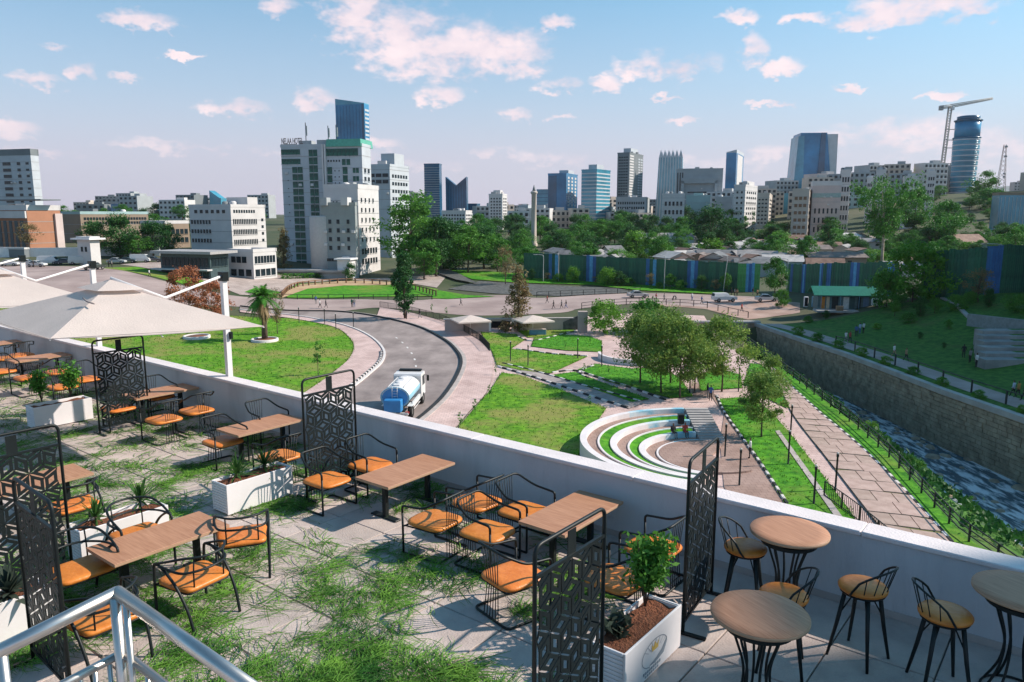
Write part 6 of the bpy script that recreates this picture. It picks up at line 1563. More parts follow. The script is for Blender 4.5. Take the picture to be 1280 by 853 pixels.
# round glass tower, lattice crane, telecom mast
rt = PD(1211, 146, 560); zb_ = hgt(rt.x, rt.y) - 4; hh = rt.z - zb_; q_ = 560 / FPX * .80; kt = thing('round_tower', 'tall rounded blue glass tower narrowing towards its foot', 'building', (rt.x, rt.y, zb_))
MB().lathe([(16.4 * q_, -2), (16.8 * q_, hh * .2), (18.3 * q_, hh * .72), (18.4 * q_, hh * .74)], glass_b, 28).obj('wall', kt)
MB().lathe([(17.2 * q_, hh * .74), (17.6 * q_, hh * .95)], glass_b, 28).obj('upper_drum', kt)
MB().lathe([(15.5 * q_, hh * .95), (15.5 * q_, hh), (12 * q_, hh + .4)], glass_db, 28).obj('crown', kt)
mb = MB()
for k in range(34):
    f_ = k / 34 * .73; r_ = lerp(16.6, 18.3, f_ / .73) * q_ + .06
    mb.lathe([(r_, f_ * hh), (r_ + .12, f_ * hh + .2), (r_ + .12, f_ * hh + .7), (r_, f_ * hh + .9)], glass_t if k % 3 else wallm['cool'], 28)
tag(mb.obj('floor_band', kt), kind='stuff')
for z_ in (.74, .95): MB().tube([(18.4 * q_ * math.cos(2 * PI * j / 28), 18.4 * q_ * math.sin(2 * PI * j / 28), hh * z_) for j in range(28)], .5, glass_db, 6, closed=True).obj('ledge', kt)
def lattice(mb, a, b, w0, w1, m, n, r=.14):
    a, b = Vector(a), Vector(b); t = (b - a).normalized(); s_ = t.orthogonal().normalized(); q = t.cross(s_)
    cs_ = [(s_ + q), (s_ - q), (-s_ - q), (-s_ + q)]
    for c in cs_: mb.tube([a + c * w0 / 2, b + c * w1 / 2], r, m, 4)
    for i in range(n):
        f0, f1 = i / n, (i + 1) / n
        for k in range(4):
            c, d = cs_[k], cs_[(k + 1) % 4]; 
            mb.tube([a.lerp(b, f0) + c * lerp(w0, w1, f0) / 2, a.lerp(b, f1) + d * lerp(w0, w1, f1) / 2], r * .6, m, 3, cap=False)
cr_ = PD(1188, 133, 540); zb_ = hgt(cr_.x, cr_.y); kt = thing('tower_crane', 'tall lattice tower crane beside the round glass tower', 'crane', (cr_.x, cr_.y, zb_)); hh = cr_.z - zb_; crm = mat('crane_grey', (.30, .30, .29), rough=.6); q_ = 540 / FPX
mb = MB(); lattice(mb, (-2.5, 0, 0), (0, 0, hh), 2.0, 2.0, crm, 34, .28); mb.obj('mast', kt)
mb = MB(); lattice(mb, (0, 0, hh), (50 * q_, 0, hh + 9 * q_), 1.5, .8, crm, 22, .22); mb.obj('jib', kt)
mb = MB(); lattice(mb, (0, 0, hh), (-12 * q_, 0, hh - 1.5 * q_), 1.5, 1.5, crm, 6, .22); mb.obj('counter_jib', kt)
MB().box((-11 * q_, 0, hh - 2.2 * q_), (2.6, 1.6, 3.0), conc).obj('counterweight', kt); MB().bbox((1.6, 0, hh - 1.5), (2, 1.8, 2.2), white, .1).obj('cab', kt)
for z_ in (.35, .53, .62, .74): MB().box((2 - 2.5 * (1 - z_), 0, hh * z_), (7, .5, .5), crm).obj('tie_bar', kt)
ms = PD(1260, 181, 420); zb_ = hgt(ms.x, ms.y) - 2; hh = ms.z - zb_; kt = thing('telecom_mast', 'red and white lattice telecom mast on the right skyline', 'mast', (ms.x - 1.5, ms.y, zb_)); mm = mat('mast_steel', (.32, .26, .26), rough=.6)
mb = MB(); lattice(mb, (0, 0, 0), (0, 0, hh), 5.0, 1.0, mm, 14, .15); mb.obj('mast', kt)
for z_ in (.28, .5, .55, .82, .97): MB().lathe([(.5, -.5), (.7, -.4), (.7, .4), (.5, .5)], wallm['grey'], 10, c=(1.4 - z_, -.6, hh * z_)).obj('antenna', kt)
bld('glass_hall', 'teal glazed hall at the right picture edge', 1250, 1284, 1300, 244, 320, 12, glass_t, [('L', 0, 1, .05, .95, 7, 3, .08, 1, wallm['white'])], roofm=wallm['brown'], roof=1.2)
# unseen block added beyond the right edge to shade the far bank
shade_block = thing('apartment_block', 'tall unseen block added beyond the right edge to shade the far bank', 'building', (97, 70, hgt(100, 100) - 4))
MB().box((11, 31, 21.5), (22, 62, 43), wallm['cool']).obj('wall', shade_block)
mb = MB()
for i in range(14):
    for j in range(11): mb.box((-.02, 3 + i * 4.2, 6 + j * 3.3), (.2, 2.0, 1.6), gd)
tag(mb.obj('window_grid', shade_block), kind='stuff')
# unseen tower added beyond the right edge to shade the terrace bar corner
nb_ = thing('shade_tower', 'unseen tower added far beyond the right edge to shade the bar corner', 'building', (60, -16, 0))
MB().box((8, 15.75, 29.8), (16, 31.5, 59.6), wallm['cool']).obj('wall', nb_)
mb = MB()
for i in range(7):
    for j in range(16): mb.box((-.02, 2.4 + i * 4.3, 4 + j * 3.4), (.2, 2.2, 1.7), gd)
tag(mb.obj('window_grid', nb_), kind='stuff')
RELAB = {}
LM = [(-30, 'the apartment tower'), (20, 'the orange brick hall'), (130, 'the long brown hall'), (190, 'the low hall'), (225, 'the square blue office'), (290, 'the white ribbed office'), (400, 'the hotel'), (490, 'the pale grey office'), (540, 'the dark rounded tower'), (570, 'the twin-cornered tower'), (622, 'the slim white block'), (667, 'the column monument'), (705, 'the white-striped blue tower'), (745, 'the banded office'), (788, 'the tall grey residential tower'), (840, 'the spiked tower'), (880, 'the broad portal building'), (920, 'the slim blue and white tower'), (960, 'the cream balcony block'), (1030, 'the slanted blue tower'), (1070, 'the first white apartments'), (1105, 'the big acacia'), (1150, 'the broad white apartments'), (1210, 'the round glass tower'), (1255, 'the telecom mast'), (1310, 'the picture edge')]
ORD = ['leftmost', 'second from the left', 'third from the left', 'fourth from the left', 'fifth from the left', 'sixth from the left', 'seventh from the left', 'eighth from the left', 'ninth from the left', 'tenth from the left', 'eleventh from the left', 'twelfth from the left', 'thirteenth from the left', 'fourteenth from the left', 'fifteenth from the left']
def note(o, u, what): RELAB.setdefault((what, min(LM, key=lambda q: abs(q[0] - u))[1]), []).append((u, o))
def relabel():
    for (what, lm), lst in RELAB.items():
        lst.sort(key=lambda q: q[0])
        for k, (u, o) in enumerate(lst): o['label'] = '%s %s, %s' % (what, lm, ORD[min(k, 14)]) if len(lst) > 1 else '%s %s' % (what, lm)
# generic low city
rg = random.Random(21)
for k in range(95):
    u = rg.uniform(-60, 1340); D = rg.uniform(330 if u < 470 else 470, 950)
    if 330 < u < 520 and D < 420: continue
    X = (u - 640) / FPX * D; zb_ = hgt(X, D); h = rg.uniform(7, 17) * (1 + .35 * (D > 600)); w_ = rg.uniform(10, 24); d_ = rg.uniform(10, 20); m_ = rg.choice(['white', 'cream', 'grey', 'cool', 'pink', 'dgrey', 'teal'])
    t = thing('city_house', 'small far city building half hidden among trees and haze', 'building', (X, D, zb_), rg.uniform(-.5, .5), 'small far city buildings')
    note(t, u, {'white': 'small white', 'cream': 'small cream', 'grey': 'small grey', 'cool': 'small pale grey', 'pink': 'small pinkish', 'dgrey': 'small dark grey', 'teal': 'small blue-grey'}[m_] + ' far building near')
    MB().box((0, 0, h / 2 - 1.5), (w_, d_, h + 3), wallm[m_]).obj('wall', t); nc, nr = int(w_ / 3.2), int(h / 3.2); mb = MB()
    for i in range(nc):
        for j in range(nr): mb.box((-w_ / 2 + w_ / nc * (i + .5), -d_ / 2, h / nr * (j + .45)), (w_ / nc * .5, .2, h / nr * .45), gd)
    if nr: tag(mb.obj('window_grid', t), kind='stuff')
    MB().box((w_ * .2, 0, h + .8), (w_ * .3, d_ * .3, 1.6), wallm[m_]).obj('roof_room', t)
for k in range(34):                       # mid-rise infill between the towers
    u = lerp(560, 1185, (k + rg.random()) / 34); D = rg.uniform(440, 600)
    X = (u - 640) / FPX * D; zb_ = hgt(X, D); h = rg.uniform(13, 25) if u > 860 else rg.uniform(8, 14); w_ = rg.uniform(11, 22); d_ = rg.uniform(10, 16); m_ = rg.choice(['white', 'cream', 'white', 'cool', 'pink', 'grey'])
    t = thing('city_block', 'block', 'building', (X, D, zb_), rg.uniform(-.5, .3), 'mid-rise blocks between the towers')
    note(t, u, {'white': 'white', 'cream': 'cream', 'grey': 'grey', 'cool': 'pale grey', 'pink': 'pinkish'}[m_] + ' mid-rise block beside')
    MB().box((0, 0, h / 2 - 1.5), (w_, d_, h + 3), wallm[m_]).obj('wall', t); nc, nr = int(w_ / 2.8), int(h / 3.1); mb = MB()
    for i in range(nc):
        for j in range(nr): mb.box((-w_ / 2 + w_ / nc * (i + .5), -d_ / 2, h / nr * (j + .45)), (w_ / nc * .55, .2, h / nr * .5), gd)
    for j in range(1, nr): mb.box((0, -d_ / 2 - .3, h / nr * j), (w_ * .96, .6, .2), wallm[m_])
    tag(mb.obj('window_grid', t), kind='stuff')
    MB().box((w_ * .15, 0, h + 1.0), (w_ * .3, d_ * .35, 2.0), wallm['grey']).obj('roof_room', t)
# tin roofed houses behind the fence
rust = [mat('tin_%d' % i, c, rough=.75, col2=c2, scale=.7, detail=7) for i, (c, c2) in enumerate([((.13, .11, .10), (.24, .19, .17)), ((.20, .19, .19), (.34, .32, .31)), ((.16, .09, .065), (.27, .17, .13)), ((.10, .105, .11), (.18, .18, .19)), ((.36, .34, .33), (.5, .48, .47))])]
hw = [wallm['cream'], wallm['brown'], wallm['pink'], wallm['grey'], wallm['teal']]
def house(p, rz, L, Wd, h, rf, wm_, rm_, label='tin-roofed house packed behind the green fence', group='tin roofed houses'):
    t = thing('small_house', label, 'house', p, rz, group); e = .5
    MB().box((0, 0, h / 2 - 1), (L, Wd, h + 2), wm_).obj('wall', t)
    o = (-L / 2 - e, L / 2 + e, Wd / 2 + e)
    vs = [(o[0], -o[2], h - .15), (o[1], -o[2], h - .15), (o[1], 0, h + rf), (o[0], 0, h + rf), (o[0], o[2], h - .15), (o[1], o[2], h - .15)]
    vs += [(x, y, z - .12) for x, y, z in vs]
    MB().add(vs, [(0, 1, 2, 3), (3, 2, 5, 4), (7, 6, 9, 8), (8, 9, 10, 11), (0, 6, 7, 1), (4, 5, 11, 10), (0, 3, 9, 6), (3, 4, 10, 9), (1, 7, 8, 2), (2, 8, 11, 5)], rm_).obj('roof', t)
    MB().add([(-L / 2, -Wd / 2, h - .1), (-L / 2, Wd / 2, h - .1), (-L / 2, 0, h + rf - .15), (L / 2, -Wd / 2, h - .1), (L / 2, Wd / 2, h - .1), (L / 2, 0, h + rf - .15)], [(1, 0, 2), (3, 4, 5)], wm_).obj('gable', t)
    MB().box((-L * .2, -Wd / 2, h * .42), (.9, .12, h * .8), rust[2]).obj('door', t); MB().box((L * .2, -Wd / 2, h * .58), (1.1, .12, .9), gd).obj('window', t)
    return t
for k in range(120):
    u = rg.choice([rg.uniform(690, 1000), rg.uniform(840, 1080), rg.uniform(880, 1280)]); v = rg.uniform(298, 334) - 10 * ss((u - 1050) / 150)
    p = T(u, v)
    if p.y < 178 or p.y > 330: p = on((u - 640) / FPX * 215, 215 + rg.uniform(-12, 30))
    ri = rg.randrange(5)
    t = house(p, rg.uniform(-.6, .6) + rg.choice([0, PI / 2]), rg.uniform(6, 12), rg.uniform(4, 7), rg.uniform(2.6, 3.6), rg.uniform(.7, 1.6), rg.choice(hw), rust[ri])
    note(t, u, ('brownish', 'grey', 'rusty', 'dark', 'pale')[ri] + ' tin-roofed house below')
house(T(830, 316), .1, 20, 9, 5.5, 2.0, wallm['teal'], rust[1], 'long two-storey pale house left of the round dark tree', None)
house(T(1203, 318), .3, 12, 9, 4, 3.0, wallm['brown'], rust[2], 'brown gabled house above the tall fence on the slope', None)
house(T(1040, 336), .0, 16, 8, 3.6, 1.2, wallm['brown'], rust[0], 'wide brown house right above the kiosk fence', None)
# far hills
hm = mat('far_hill', (.10, .13, .12), rough=1, var=.2, scale=.002)
vs = []; fs = []; n = 40
for i in range(n + 1):
    f_ = i / n; x = lerp(1200, 7500, f_); top = 120 + 150 * math.sin(f_ * 2.6) + 35 * math.sin(f_ * 13) + 18 * math.sin(f_ * 31)
    for j in range(6): vs.append((x + j * 60, 5200 + j * 350, top * ss(j / 5)))
for i in range(n):
    for j in range(5): q_ = i * 6 + j; fs.append((q_, q_ + 6, q_ + 7, q_ + 1))
mb = MB(); mb.add(vs, [f_[::-1] for f_ in fs], hm, True); tag(mb.obj('hills'), 'low blue hills far behind the right skyline', 'hills', kind='structure')
# ---------------------------------------------------------------- trees
def leaf_quads(mb, pts, m, size, rg_, up=.5, asp=.55):
    vs = []; fs = []
    for c in pts:
        d = Vector((rg_.gauss(0, 1), rg_.gauss(0, 1), rg_.gauss(up, .8)))
        if d.length < .1: continue
        d.normalize(); x = d.orthogonal().normalized(); x.rotate(Matrix.Rotation(rg_.uniform(0, 6.28), 3, d)); y = d.cross(x); l = size * rg_.uniform(.65, 1.25); o = len(vs)
        vs += [c - x * l, c - y * l * asp, c + x * l, c + y * l * asp]; fs.append((o, o + 1, o + 2, o + 3))
    mb.add(vs, fs, m)
def make_tree(name, seed, H=10, crown=(.35, 1.0), rad=.34, shape='round', n=6000, clumps=40, leaf=.19, m=None, tr=.16, bm=None, csz=.13, limbs=7, droop=0, lean=.03):
    """a 10 m tree: trunk with limbs, crown of leaf clumps"""
    rg_ = random.Random(seed); m = m or leaf_mid; bm = bm or bark
    t = thing(name, 'tree', 'tree'); c0, c1 = crown[0] * H, crown[1] * H
    cl = []
    for k in range(clumps):
        f_ = rg_.random(); z = lerp(c0, c1, f_)
        if shape == 'round': r_ = math.sin(PI * min(1, max(0, .08 + .88 * f_)))**.7
        elif shape == 'cone': r_ = (1 - f_)**.8 * .98 + .04
        elif shape == 'column': r_ = min(1, f_ * 5) * (1 - f_**3 * .85)
        elif shape == 'flat': r_ = .25 + .8 * f_**.8 if f_ < .85 else .9
        elif shape == 'spread': r_ = .55 + .5 * math.sin(PI * f_)
        a_ = rg_.uniform(0, 6.283); q = r_ * rad * H * (rg_.random()**.42) * rg_.uniform(.82, 1.12)
        cl.append(Vector((q * math.cos(a_) + lean * z, q * math.sin(a_), z - (droop * q))))
    mb = MB(); top = c0 + (c1 - c0) * .62
    mb.tube([(0, 0, -.4), (lean * 2, .02, H * .12), (lean * 5, -.05, c0 + .15 * (c1 - c0)), (lean * top, 0, top)], [tr * 1.35, tr, tr * .75, tr * .2], bm, 8)
    for c in rg_.sample(cl, min(limbs, len(cl))):
        s_ = lerp(c0 * .75, top * .85, rg_.random() * .8); b = Vector((lean * s_, 0, min(s_, c.z * .9)))
        mb.tube([b, b.lerp(c, .5) + Vector((0, 0, .25)), c], [tr * .45, tr * .28, tr * .08], bm, 5)
    mb.obj('trunk', t)
    pts = []
    per = n // clumps
    for c in cl:
        s_ = csz * H * rg_.choice([.45, .7, .9, 1.1, 1.35])
        for _ in range(int(per * rg_.uniform(.6, 1.4))):
            d = Vector((rg_.gauss(0, 1), rg_.gauss(0, 1), rg_.gauss(0, .75))).normalized() * s_ * rg_.random()**.4
            d.z -= droop * abs(rg_.gauss(0, .8)); pts.append(c + d)
    mb = MB(); leaf_quads(mb, pts, m, leaf, rg_); mb.obj('crown', t)
    return t
def make_palm():
    rg_ = random.Random(9); t = thing('palm_tree', 'palm', 'tree')
    MB().tube([(0, 0, -.3), (.05, 0, 2), (.0, .02, 5.6)], [.42, .34, .30], bark, 10).obj('trunk', t)
    sk = MB(); dm = leafmat('palm_dry', (.22, .15, .07), (.42, .30, .16))
    def frond(mb, q, e, L, m, w=.30, sag=.5, z0=5.6):
        d = Vector((math.cos(q) * math.cos(e), math.sin(q) * math.cos(e), math.sin(e))); s_ = Vector((-math.sin(q), math.cos(q), 0)); N_ = 12; pr_ = None
        for i in range(N_):
            f_ = (i + 1) / N_; c = Vector((0, 0, z0)) + d * L * f_ + Vector((0, 0, -sag * L * f_ * f_))
            if pr_ is not None:
                mb.add([pr_ - s_ * .025, pr_ + s_ * .025, c + s_ * .02, c - s_ * .02], [(0, 1, 2, 3)], m)
                for sg_ in (-1, 1):
                    for hh_ in (0, .5):
                        b = pr_.lerp(c, hh_); l = w * 2.3 * math.sin(PI * min(.95, f_ * .8 + .15)) * rg_.uniform(.8, 1.1); tip = b + s_ * sg_ * l * .75 + d * l * .45 + Vector((0, 0, -l * rg_.uniform(.2, .6)))
                        a_ = (c - pr_).normalized() * .06; mb.add([b - a_, b + a_, tip], [(0, 1, 2)], m)
            pr_ = c
    for k in range(46): frond(sk, rg_.uniform(0, 6.28), R(rg_.uniform(-78, -50)), rg_.uniform(1.9, 3.0), dm, .2, .15, 5.3)
    sk.obj('dry_skirt', t)
    gr_ = MB()
    for k in range(64): frond(gr_, rg_.uniform(0, 6.28), R(rg_.uniform(-30, 75)), rg_.uniform(2.1, 3.0), leaf_mid if k % 4 else leaf_bright, .30, rg_.uniform(.35, .6))
    gr_.obj('crown', t)
    return t
PT = {
 'broad': [make_tree('broad_tree', 31), make_tree('broad_tree', 32, rad=.40, crown=(.25, 1)), make_tree('broad_tree', 33, rad=.30, crown=(.2, 1), clumps=36)],
 'dark': [make_tree('dark_tree', 41, m=leaf_dark, crown=(.2, 1), n=6600), make_tree('dark_tree', 42, m=leaf_dark, rad=.28, crown=(.12, 1), n=6600)],
 'silver': [make_tree('silver_tree', 51, m=leaf_silver, rad=.36, crown=(.28, 1), leaf=.16, csz=.13, n=8600, clumps=52, tr=.11), make_tree('silver_tree', 52, m=leaf_silver, rad=.30, crown=(.30, 1), leaf=.16, csz=.13, n=8000, clumps=46, tr=.11)],
 'column': [make_tree('column_tree', 61, m=leaf_dark, rad=.17, crown=(.14, 1), shape='column', clumps=70, csz=.07, n=5200, leaf=.18)],
 'conifer': [make_tree('conifer', 71, m=leaf_dry, rad=.24, crown=(.06, 1), shape='cone', clumps=64, csz=.07, n=3400, leaf=.18, droop=.22), make_tree('conifer', 72, m=leaf_dark, rad=.22, crown=(.08, 1), shape='cone', clumps=56, csz=.08, n=3600, leaf=.2, droop=.15)],
 'tall': [make_tree('eucalyptus', 81, m=leaf_mid, rad=.26, crown=(.22, 1), shape='spread', clumps=52, csz=.10, n=7000, leaf=.17), make_tree('eucalyptus', 82, m=leaf_dark, rad=.2, crown=(.3, 1), clumps=40, csz=.10)],
 'bush': [make_tree('leafy_bush', 91, m=leaf_bright, rad=.55, crown=(.05, .95), clumps=50, csz=.17, n=4600, leaf=.30, tr=.1), make_tree('leafy_bush', 92, m=leaf_mid, rad=.6, crown=(.05, .9), clumps=44, csz=.17, n=3800, leaf=.34, tr=.1)],
 'acacia': [make_tree('acacia', 101, m=leaf_mid, rad=.46, crown=(.42, 1), shape='flat', clumps=70, csz=.12, n=9000, leaf=.15, bm=bark_pale, tr=.22, limbs=14)],
 'copper': [make_tree('copper_tree', 111, m=leaf_red, rad=.46, crown=(.06, 1), clumps=60, csz=.12, n=5200, leaf=.2, tr=.1)],
 'dry': [make_tree('dry_tree', 121, m=leaf_dry, rad=.34, crown=(.25, 1), clumps=40, csz=.11, n=1700, leaf=.2, limbs=16)],
 'palm': [make_palm()],
 'sapling': [make_tree('sapling', 131, m=leaf_mid, rad=.16, crown=(.35, 1), clumps=14, csz=.07, n=300, leaf=.3, tr=.10, limbs=4)],
}
used = {}
def tree(kind, u, v, hpx, label, ws=1.0, group=None, p=None, seed=None):
    p = p or T(u, v); rg_ = random.Random(int(u * 13 + v * 7)); H = hpx * (p.y * CP) / FPX; s_ = H / (10 if kind != 'palm' else 8.2)
    i = rg_.randrange(len(PT[kind])); pr_ = PT[kind][i]; rz_ = rg_.uniform(0, 6.28); sc_ = (s_ * ws, s_ * ws, s_)
    if (kind, i) not in used:
        used[(kind, i)] = 1; pr_.location = p; pr_.rotation_euler[2] = rz_; pr_.scale = sc_; tag(pr_, label, None, group)
        return pr_
    return dup(pr_, p, rz_, label, sc_, group)
NAMED = [
 ('column', 507, 399, 84, 'pointed dark column tree beside the curved road', 1.0), ('tall', 512, 345, 98, 'tall loose green tree right of the hotel', 1.25), ('conifer', 648, 414, 82, 'dry brownish conifer in front of the underpass', 1.25),
 ('copper', 236, 392, 58, 'copper-red leafed tree behind the umbrella, upper one', 1.05), ('copper', 268, 403, 52, 'copper-red leafed tree against the umbrella mast', 1.05), ('palm', 331, 426, 84, 'palm with a skirt of dry fronds on the lawn', 1.0),
 ('conifer', 355, 338, 52, 'dark pointed tree at the left foot of the hotel', 1.1), ('dry', 36, 312, 32, 'thin olive tree in front of the brick hall', 1.3), ('dark', 152, 322, 50, 'dark spreading tree in front of the long hall', 1.5), ('dark', 122, 322, 44, 'dark tree behind the white gatehouse', 1.3),
 ('dark', 192, 320, 42, 'dark tree before the low hall', 1.4), ('broad', 175, 322, 26, 'yellowish low tree behind the parking row', 1.6), ('dark', 212, 318, 36, 'small dark tree left of the white office', 1.2),
 ('dry', 347, 418, 58, 'thin bare-stemmed tree right of the palm', .5), ('dark', 438, 352, 22, 'small round tree before the grey block', 1.2),
 ('silver', 800, 480, 88, 'silvery tree at the left end of the grove', 1.15), ('silver', 826, 492, 98, 'silvery tree second from the left in the grove', 1.1), ('silver', 850, 498, 98, 'silvery tree in the middle front of the grove', 1.0), ('silver', 838, 480, 92, 'silvery tree at the back of the grove', 1.1), ('silver', 868, 492, 84, 'silvery tree right of the middle of the grove', 1.0), ('silver', 902, 490, 92, 'tall silvery tree at the right end of the grove', 1.15),
 ('silver', 952, 548, 84, 'bushy silvery tree on the long lawn', 1.2), ('silver', 960, 512, 66, 'silvery tree behind the bushy one on the long lawn', .9),
 ('bush', 756, 418, 42, 'bright green bamboo clump left of the grey parasol', 1.1), ('bush', 806, 416, 44, 'bright green bamboo clump right of the grey parasol', 1.1), ('bush', 668, 408, 10, 'low shrub beside the underpass parasol', 1.2),
 ('acacia', 1102, 335, 106, 'big spreading acacia with a pale trunk', .76), ('bush', 1140, 378, 74, 'large bright bush at the right end of the kiosk', 1.05), ('bush', 1108, 384, 48, 'dark bush touching the kiosk roof', .9), ('broad', 1182, 318, 62, 'round crowned tree right of the acacia', 1.25), ('dry', 1222, 378, 42, 'whitish flowering bush before the tall fence', 1.35), ('broad', 968, 376, 52, 'roadside tree in the fence gap', .9), ('bush', 977, 384, 22, 'small bush below the roadside tree', .9),
 ('dark', 887, 316, 56, 'round dark tree in front of the plain grey block', 1.35), ('dark', 858, 296, 36, 'dark tree left of the round one', 1.4), ('broad', 912, 302, 38, 'broad tree below the tall white apartments', 1.6), ('tall', 622, 340, 46, 'brownish tall tree beside the fence start', 1.2), ('broad', 655, 345, 34, 'leafy tree at the left end of the green fence', 1.5), ('dry', 632, 356, 48, 'thin brown tree behind the dry conifer', .8),
 ('tall', 545, 346, 72, 'tall tree on the right shoulder of the loose green tree', 1.2), ('broad', 530, 350, 48, 'yellow-green tree below the tall loose one', 1.3), ('broad', 585, 342, 56, 'full green tree above the cobbled channel', 1.5), ('dark', 566, 338, 56, 'dark tree between the tall tree and the full green one', 1.4), ('dark', 605, 336, 52, 'dark tree above the left fence end', 1.4),
 ('broad', 1225, 290, 34, 'tree left of the glazed hall', 1.6), ('dark', 1236, 276, 34, 'dark broad trees below the telecom mast', 2.0), ('broad', 1268, 330, 42, 'tree behind the tall fence at the picture edge', 1.4), ('broad', 1165, 345, 40, 'pale green tree left of the brown gabled house', 1.3), ('broad', 1140, 300, 60, 'dark tree right behind the acacia', 1.2),
]
for k, u, v, h, l, w_ in NAMED: tree(k, u, v, h, l, w_)
rg = random.Random(77)
KN = {'broad': 'green', 'dark': 'dark', 'tall': 'loose-crowned', 'bush': 'low bushy', 'dry': 'thin brownish'}
for i in range(88):                                     # belt of trees behind the fence
    u = rg.uniform(515, 1295); v = rg.uniform(298, 338) - (10 if u > 1050 else 0)
    if 1060 < u < 1130 and v > 300: continue
    k = rg.choice(['broad', 'dark', 'dark', 'tall', 'broad', 'bush']); p = T(u, v)
    if p.y < 180: continue
    note(tree(k, u, v, rg.uniform(20, 36), 'tree', rg.uniform(1.1, 1.6), 'trees among the tin roofs', p=p), u, KN[k] + ' tree among tin roofs below')
for i in range(120):                                    # trees at the feet of the skyline
    u = rg.uniform(470, 1300); D = rg.uniform(250, 420); X = (u - 640) / FPX * D
    k = rg.choice(['dark', 'dark', 'broad', 'tall'])
    if u > 1040 and D > 320: D = rg.uniform(250, 320); X = (u - 640) / FPX * D
    note(tree(k, u, D, rg.uniform(18, 30) * (.7 if u > 1040 else 1), 'tree', rg.uniform(1.3, 1.9), 'trees below the skyline', p=on(X, D)), u, KN[k] + ' tree at the foot of')
for i in range(52):
    u = rg.uniform(1070, 1310); D = rg.uniform(210, 320); X = (u - 640) / FPX * D
    k = rg.choice(['dark', 'broad', 'tall', 'bush'])
    note(tree(k, u, D, rg.uniform(12, 20), 'tree', rg.uniform(1.3, 1.9), 'trees on the right hill', p=on(X, D)), u, 'small ' + KN[k] + ' hillside tree below')
for i in range(34):
    u = rg.uniform(1085, 1250); D = rg.uniform(330, 490); X = (u - 640) / FPX * D
    k = rg.choice(['dark', 'broad'])
    note(tree(k, u, D, rg.uniform(9, 15), 'tree', rg.uniform(1.5, 2.2), 'trees on the right hill', p=on(X, D)), u, 'far ' + KN[k] + ' hilltop tree near')
for i in range(56):
    u = rg.uniform(-40, 360); D = rg.uniform(285, 560); X = (u - 640) / FPX * D
    k = rg.choice(['dark', 'broad'])
    note(tree(k, u, D, rg.uniform(10, 20), 'tree', rg.uniform(1.4, 2.2), 'far trees behind the left halls', p=on(X, D)), u, 'far ' + KN[k] + ' tree behind')
for i in range(15):                                     # shrubs in front of the fence
    u = lerp(662, 916, (i + rg.uniform(.1, .9)) / 15); v = lerp(349.5, 366, (u - 655) / 266) + rg.uniform(.2, 1.6)
    k = rg.choice(['bush', 'broad', 'dark', 'dry'])
    note(tree(k, u, v, rg.uniform(9, 24), 'tree', rg.uniform(.9, 1.5), 'shrubs before the green fence'), u, KN[k] + ' shrub before the fence, below')
for i, (u, v, h) in enumerate([(1010,404,9),(1032,400,12),(1118,396,20),(1136,404,14),(1150,396,24),(1168,392,18),(1096,412,8),(1150,424,9),(1186,412,12),(1196,388,20),(1236,384,22),(1262,386,18),(1276,392,26),(1180,436,8),(1124,388,26),(1212,380,16)]):
    note(tree(['bush', 'dark', 'broad'][i % 3], u, v, h, 'tree', 1.2, 'shrubs on the far bank slope'), i * 0 + u, 'slope shrub on the far bank under')
relabel()
for i, (u, v, h) in enumerate([(702,500,16),(737,512,18),(706,438,12),(790,488,14),(826,492,16),(612,500,20),(594,520,22),(575,538,24),(620,470,14),(686,463,10),(738,430,10),(730,470,16),(760,470,14),(398,470,44),(250,418,24),(540,392,12),(558,396,12)]):
    tree('sapling', u, v, h, 'young sapling ' + ['on the big sloping lawn, upper one', 'on the big sloping lawn, lower one', 'on the narrow shaded lawn', 'at the near edge of the grove lawn', 'at the corner of the grove lawn', 'beside the sidewalk, third from the fence', 'beside the sidewalk, fourth from the fence', 'beside the sidewalk, closest to the parapet', 'where the slanting path begins', 'at the tip of the triangular lawn', 'at the end of the narrow shaded lawn', 'by the rounded kerb corner', 'in the middle of the grove lawn', 'on the lawn inside the road bend', 'in the round planting ring', 'behind the curved bar fence', 'behind the curved bar fence, right of another'][i], 1.1, 'young saplings on the lawns')
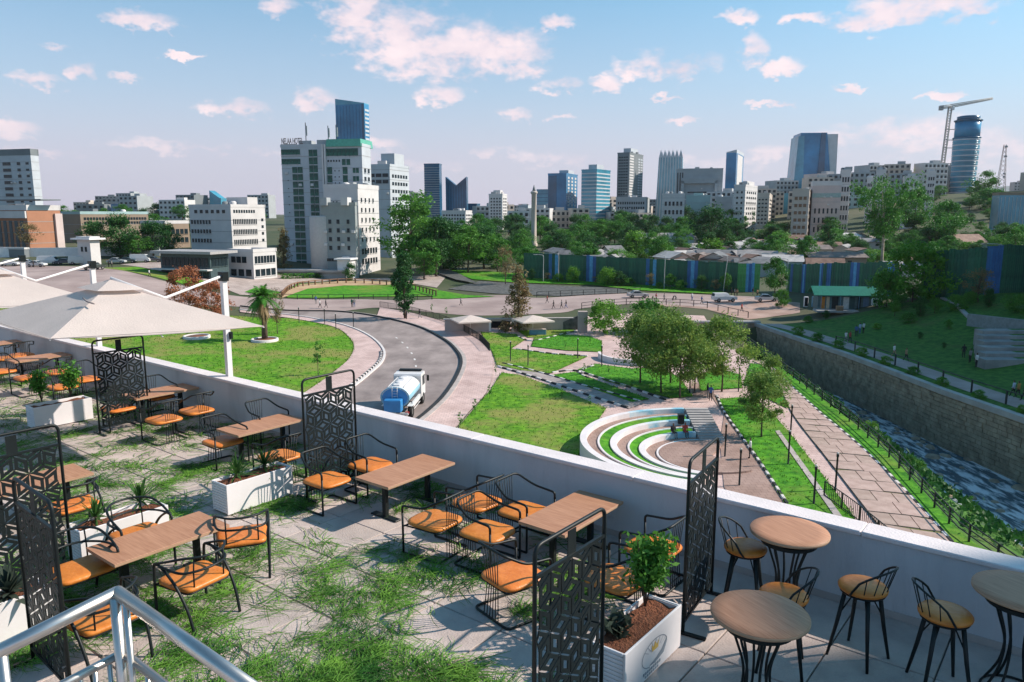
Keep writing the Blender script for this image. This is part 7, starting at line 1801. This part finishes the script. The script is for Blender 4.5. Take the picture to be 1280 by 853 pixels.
for i, (y, f_) in enumerate([(52, .6), (55, .85), (60.5, .5), (61.5, .9), (67, .7), (69, .45), (74, .85), (81, .6), (86, .8), (47, .8), (58, .4), (92, .7)]):
    x = lerp(lin(RIV_L, y), lin(RIV_R, y) - edge_w(y), f_); z = lerp(.05, RZ - .25, f_**1.25)
    tree('bush', x * 9, y * 9, 12 + (i * 37 % 11), 'low shrub on the river bank below the railing, %s counting from the parapet' % ['third', 'fourth', 'sixth', 'seventh', 'eighth', 'ninth', 'tenth', 'eleventh', 'twelfth', 'first', 'fifth', 'thirteenth'][i], 1.2, 'shrubs on the river bank', p=Vector((x, y, z - .1)))
for i in range(10):
    p = on(lin(RIV_R, 60 + i * 5.5) + 1.2, 60 + i * 5.5)
    tree('bush', p.x * 11, p.y * 5, 12, 'low weed bush on the stone wall top, %s counting from the picture edge' % ['first', 'second', 'third', 'fourth', 'fifth', 'sixth', 'seventh', 'eighth', 'ninth', 'tenth'][i], 1.3, 'weeds on the wall top', p=p)
rg = random.Random(41); pts = []
for k in range(9000):
    y = rg.uniform(36, 118); f_ = rg.random()**.8; x = lerp(lin(RIV_L, y) + .3, lin(RIV_R, y) - edge_w(y) + 1.2, f_)
    from mathutils import noise as nz
    if nz.noise(Vector((x * .5, y * .35, 2))) < -.1: continue
    pts.append(Vector((x, y, lerp(.05, RZ - .25, f_**1.25) + abs(rg.gauss(.1, .28)))))
mb = MB(); leaf_quads(mb, pts, leaf_dark, .24, rg, up=.3); tag(mb.obj('bank_weeds'), 'rank green weeds covering the river bank below the railing', 'weeds', kind='stuff')
for k, v_ in PT.items():
    for i, o in enumerate(v_):
        if (k, i) not in used:
            for c in list(o.children): bpy.data.objects.remove(c)
            bpy.data.objects.remove(o)

# ---------------------------------------------------------------- air
hz = bpy.data.materials.new('haze_air'); hz.use_nodes = True; nt = hz.node_tree; nt.nodes.remove(nt.nodes['Principled BSDF'])
pv = nt.nodes.new('ShaderNodeVolumePrincipled'); pv.inputs['Color'].default_value = (.86, .88, .95, 1); pv.inputs['Density'].default_value = .00005; pv.inputs['Anisotropy'].default_value = .2
nt.links.new(pv.outputs[0], nt.nodes['Material Output'].inputs['Volume'])
tag(MB().box((500, 4400, 190), (15000, 9300, 400), hz).obj('haze'), 'thin pale haze lying over the far city', 'haze', kind='stuff')
S.cycles.volume_bounces = 0; S.cycles.volume_step_rate = 5
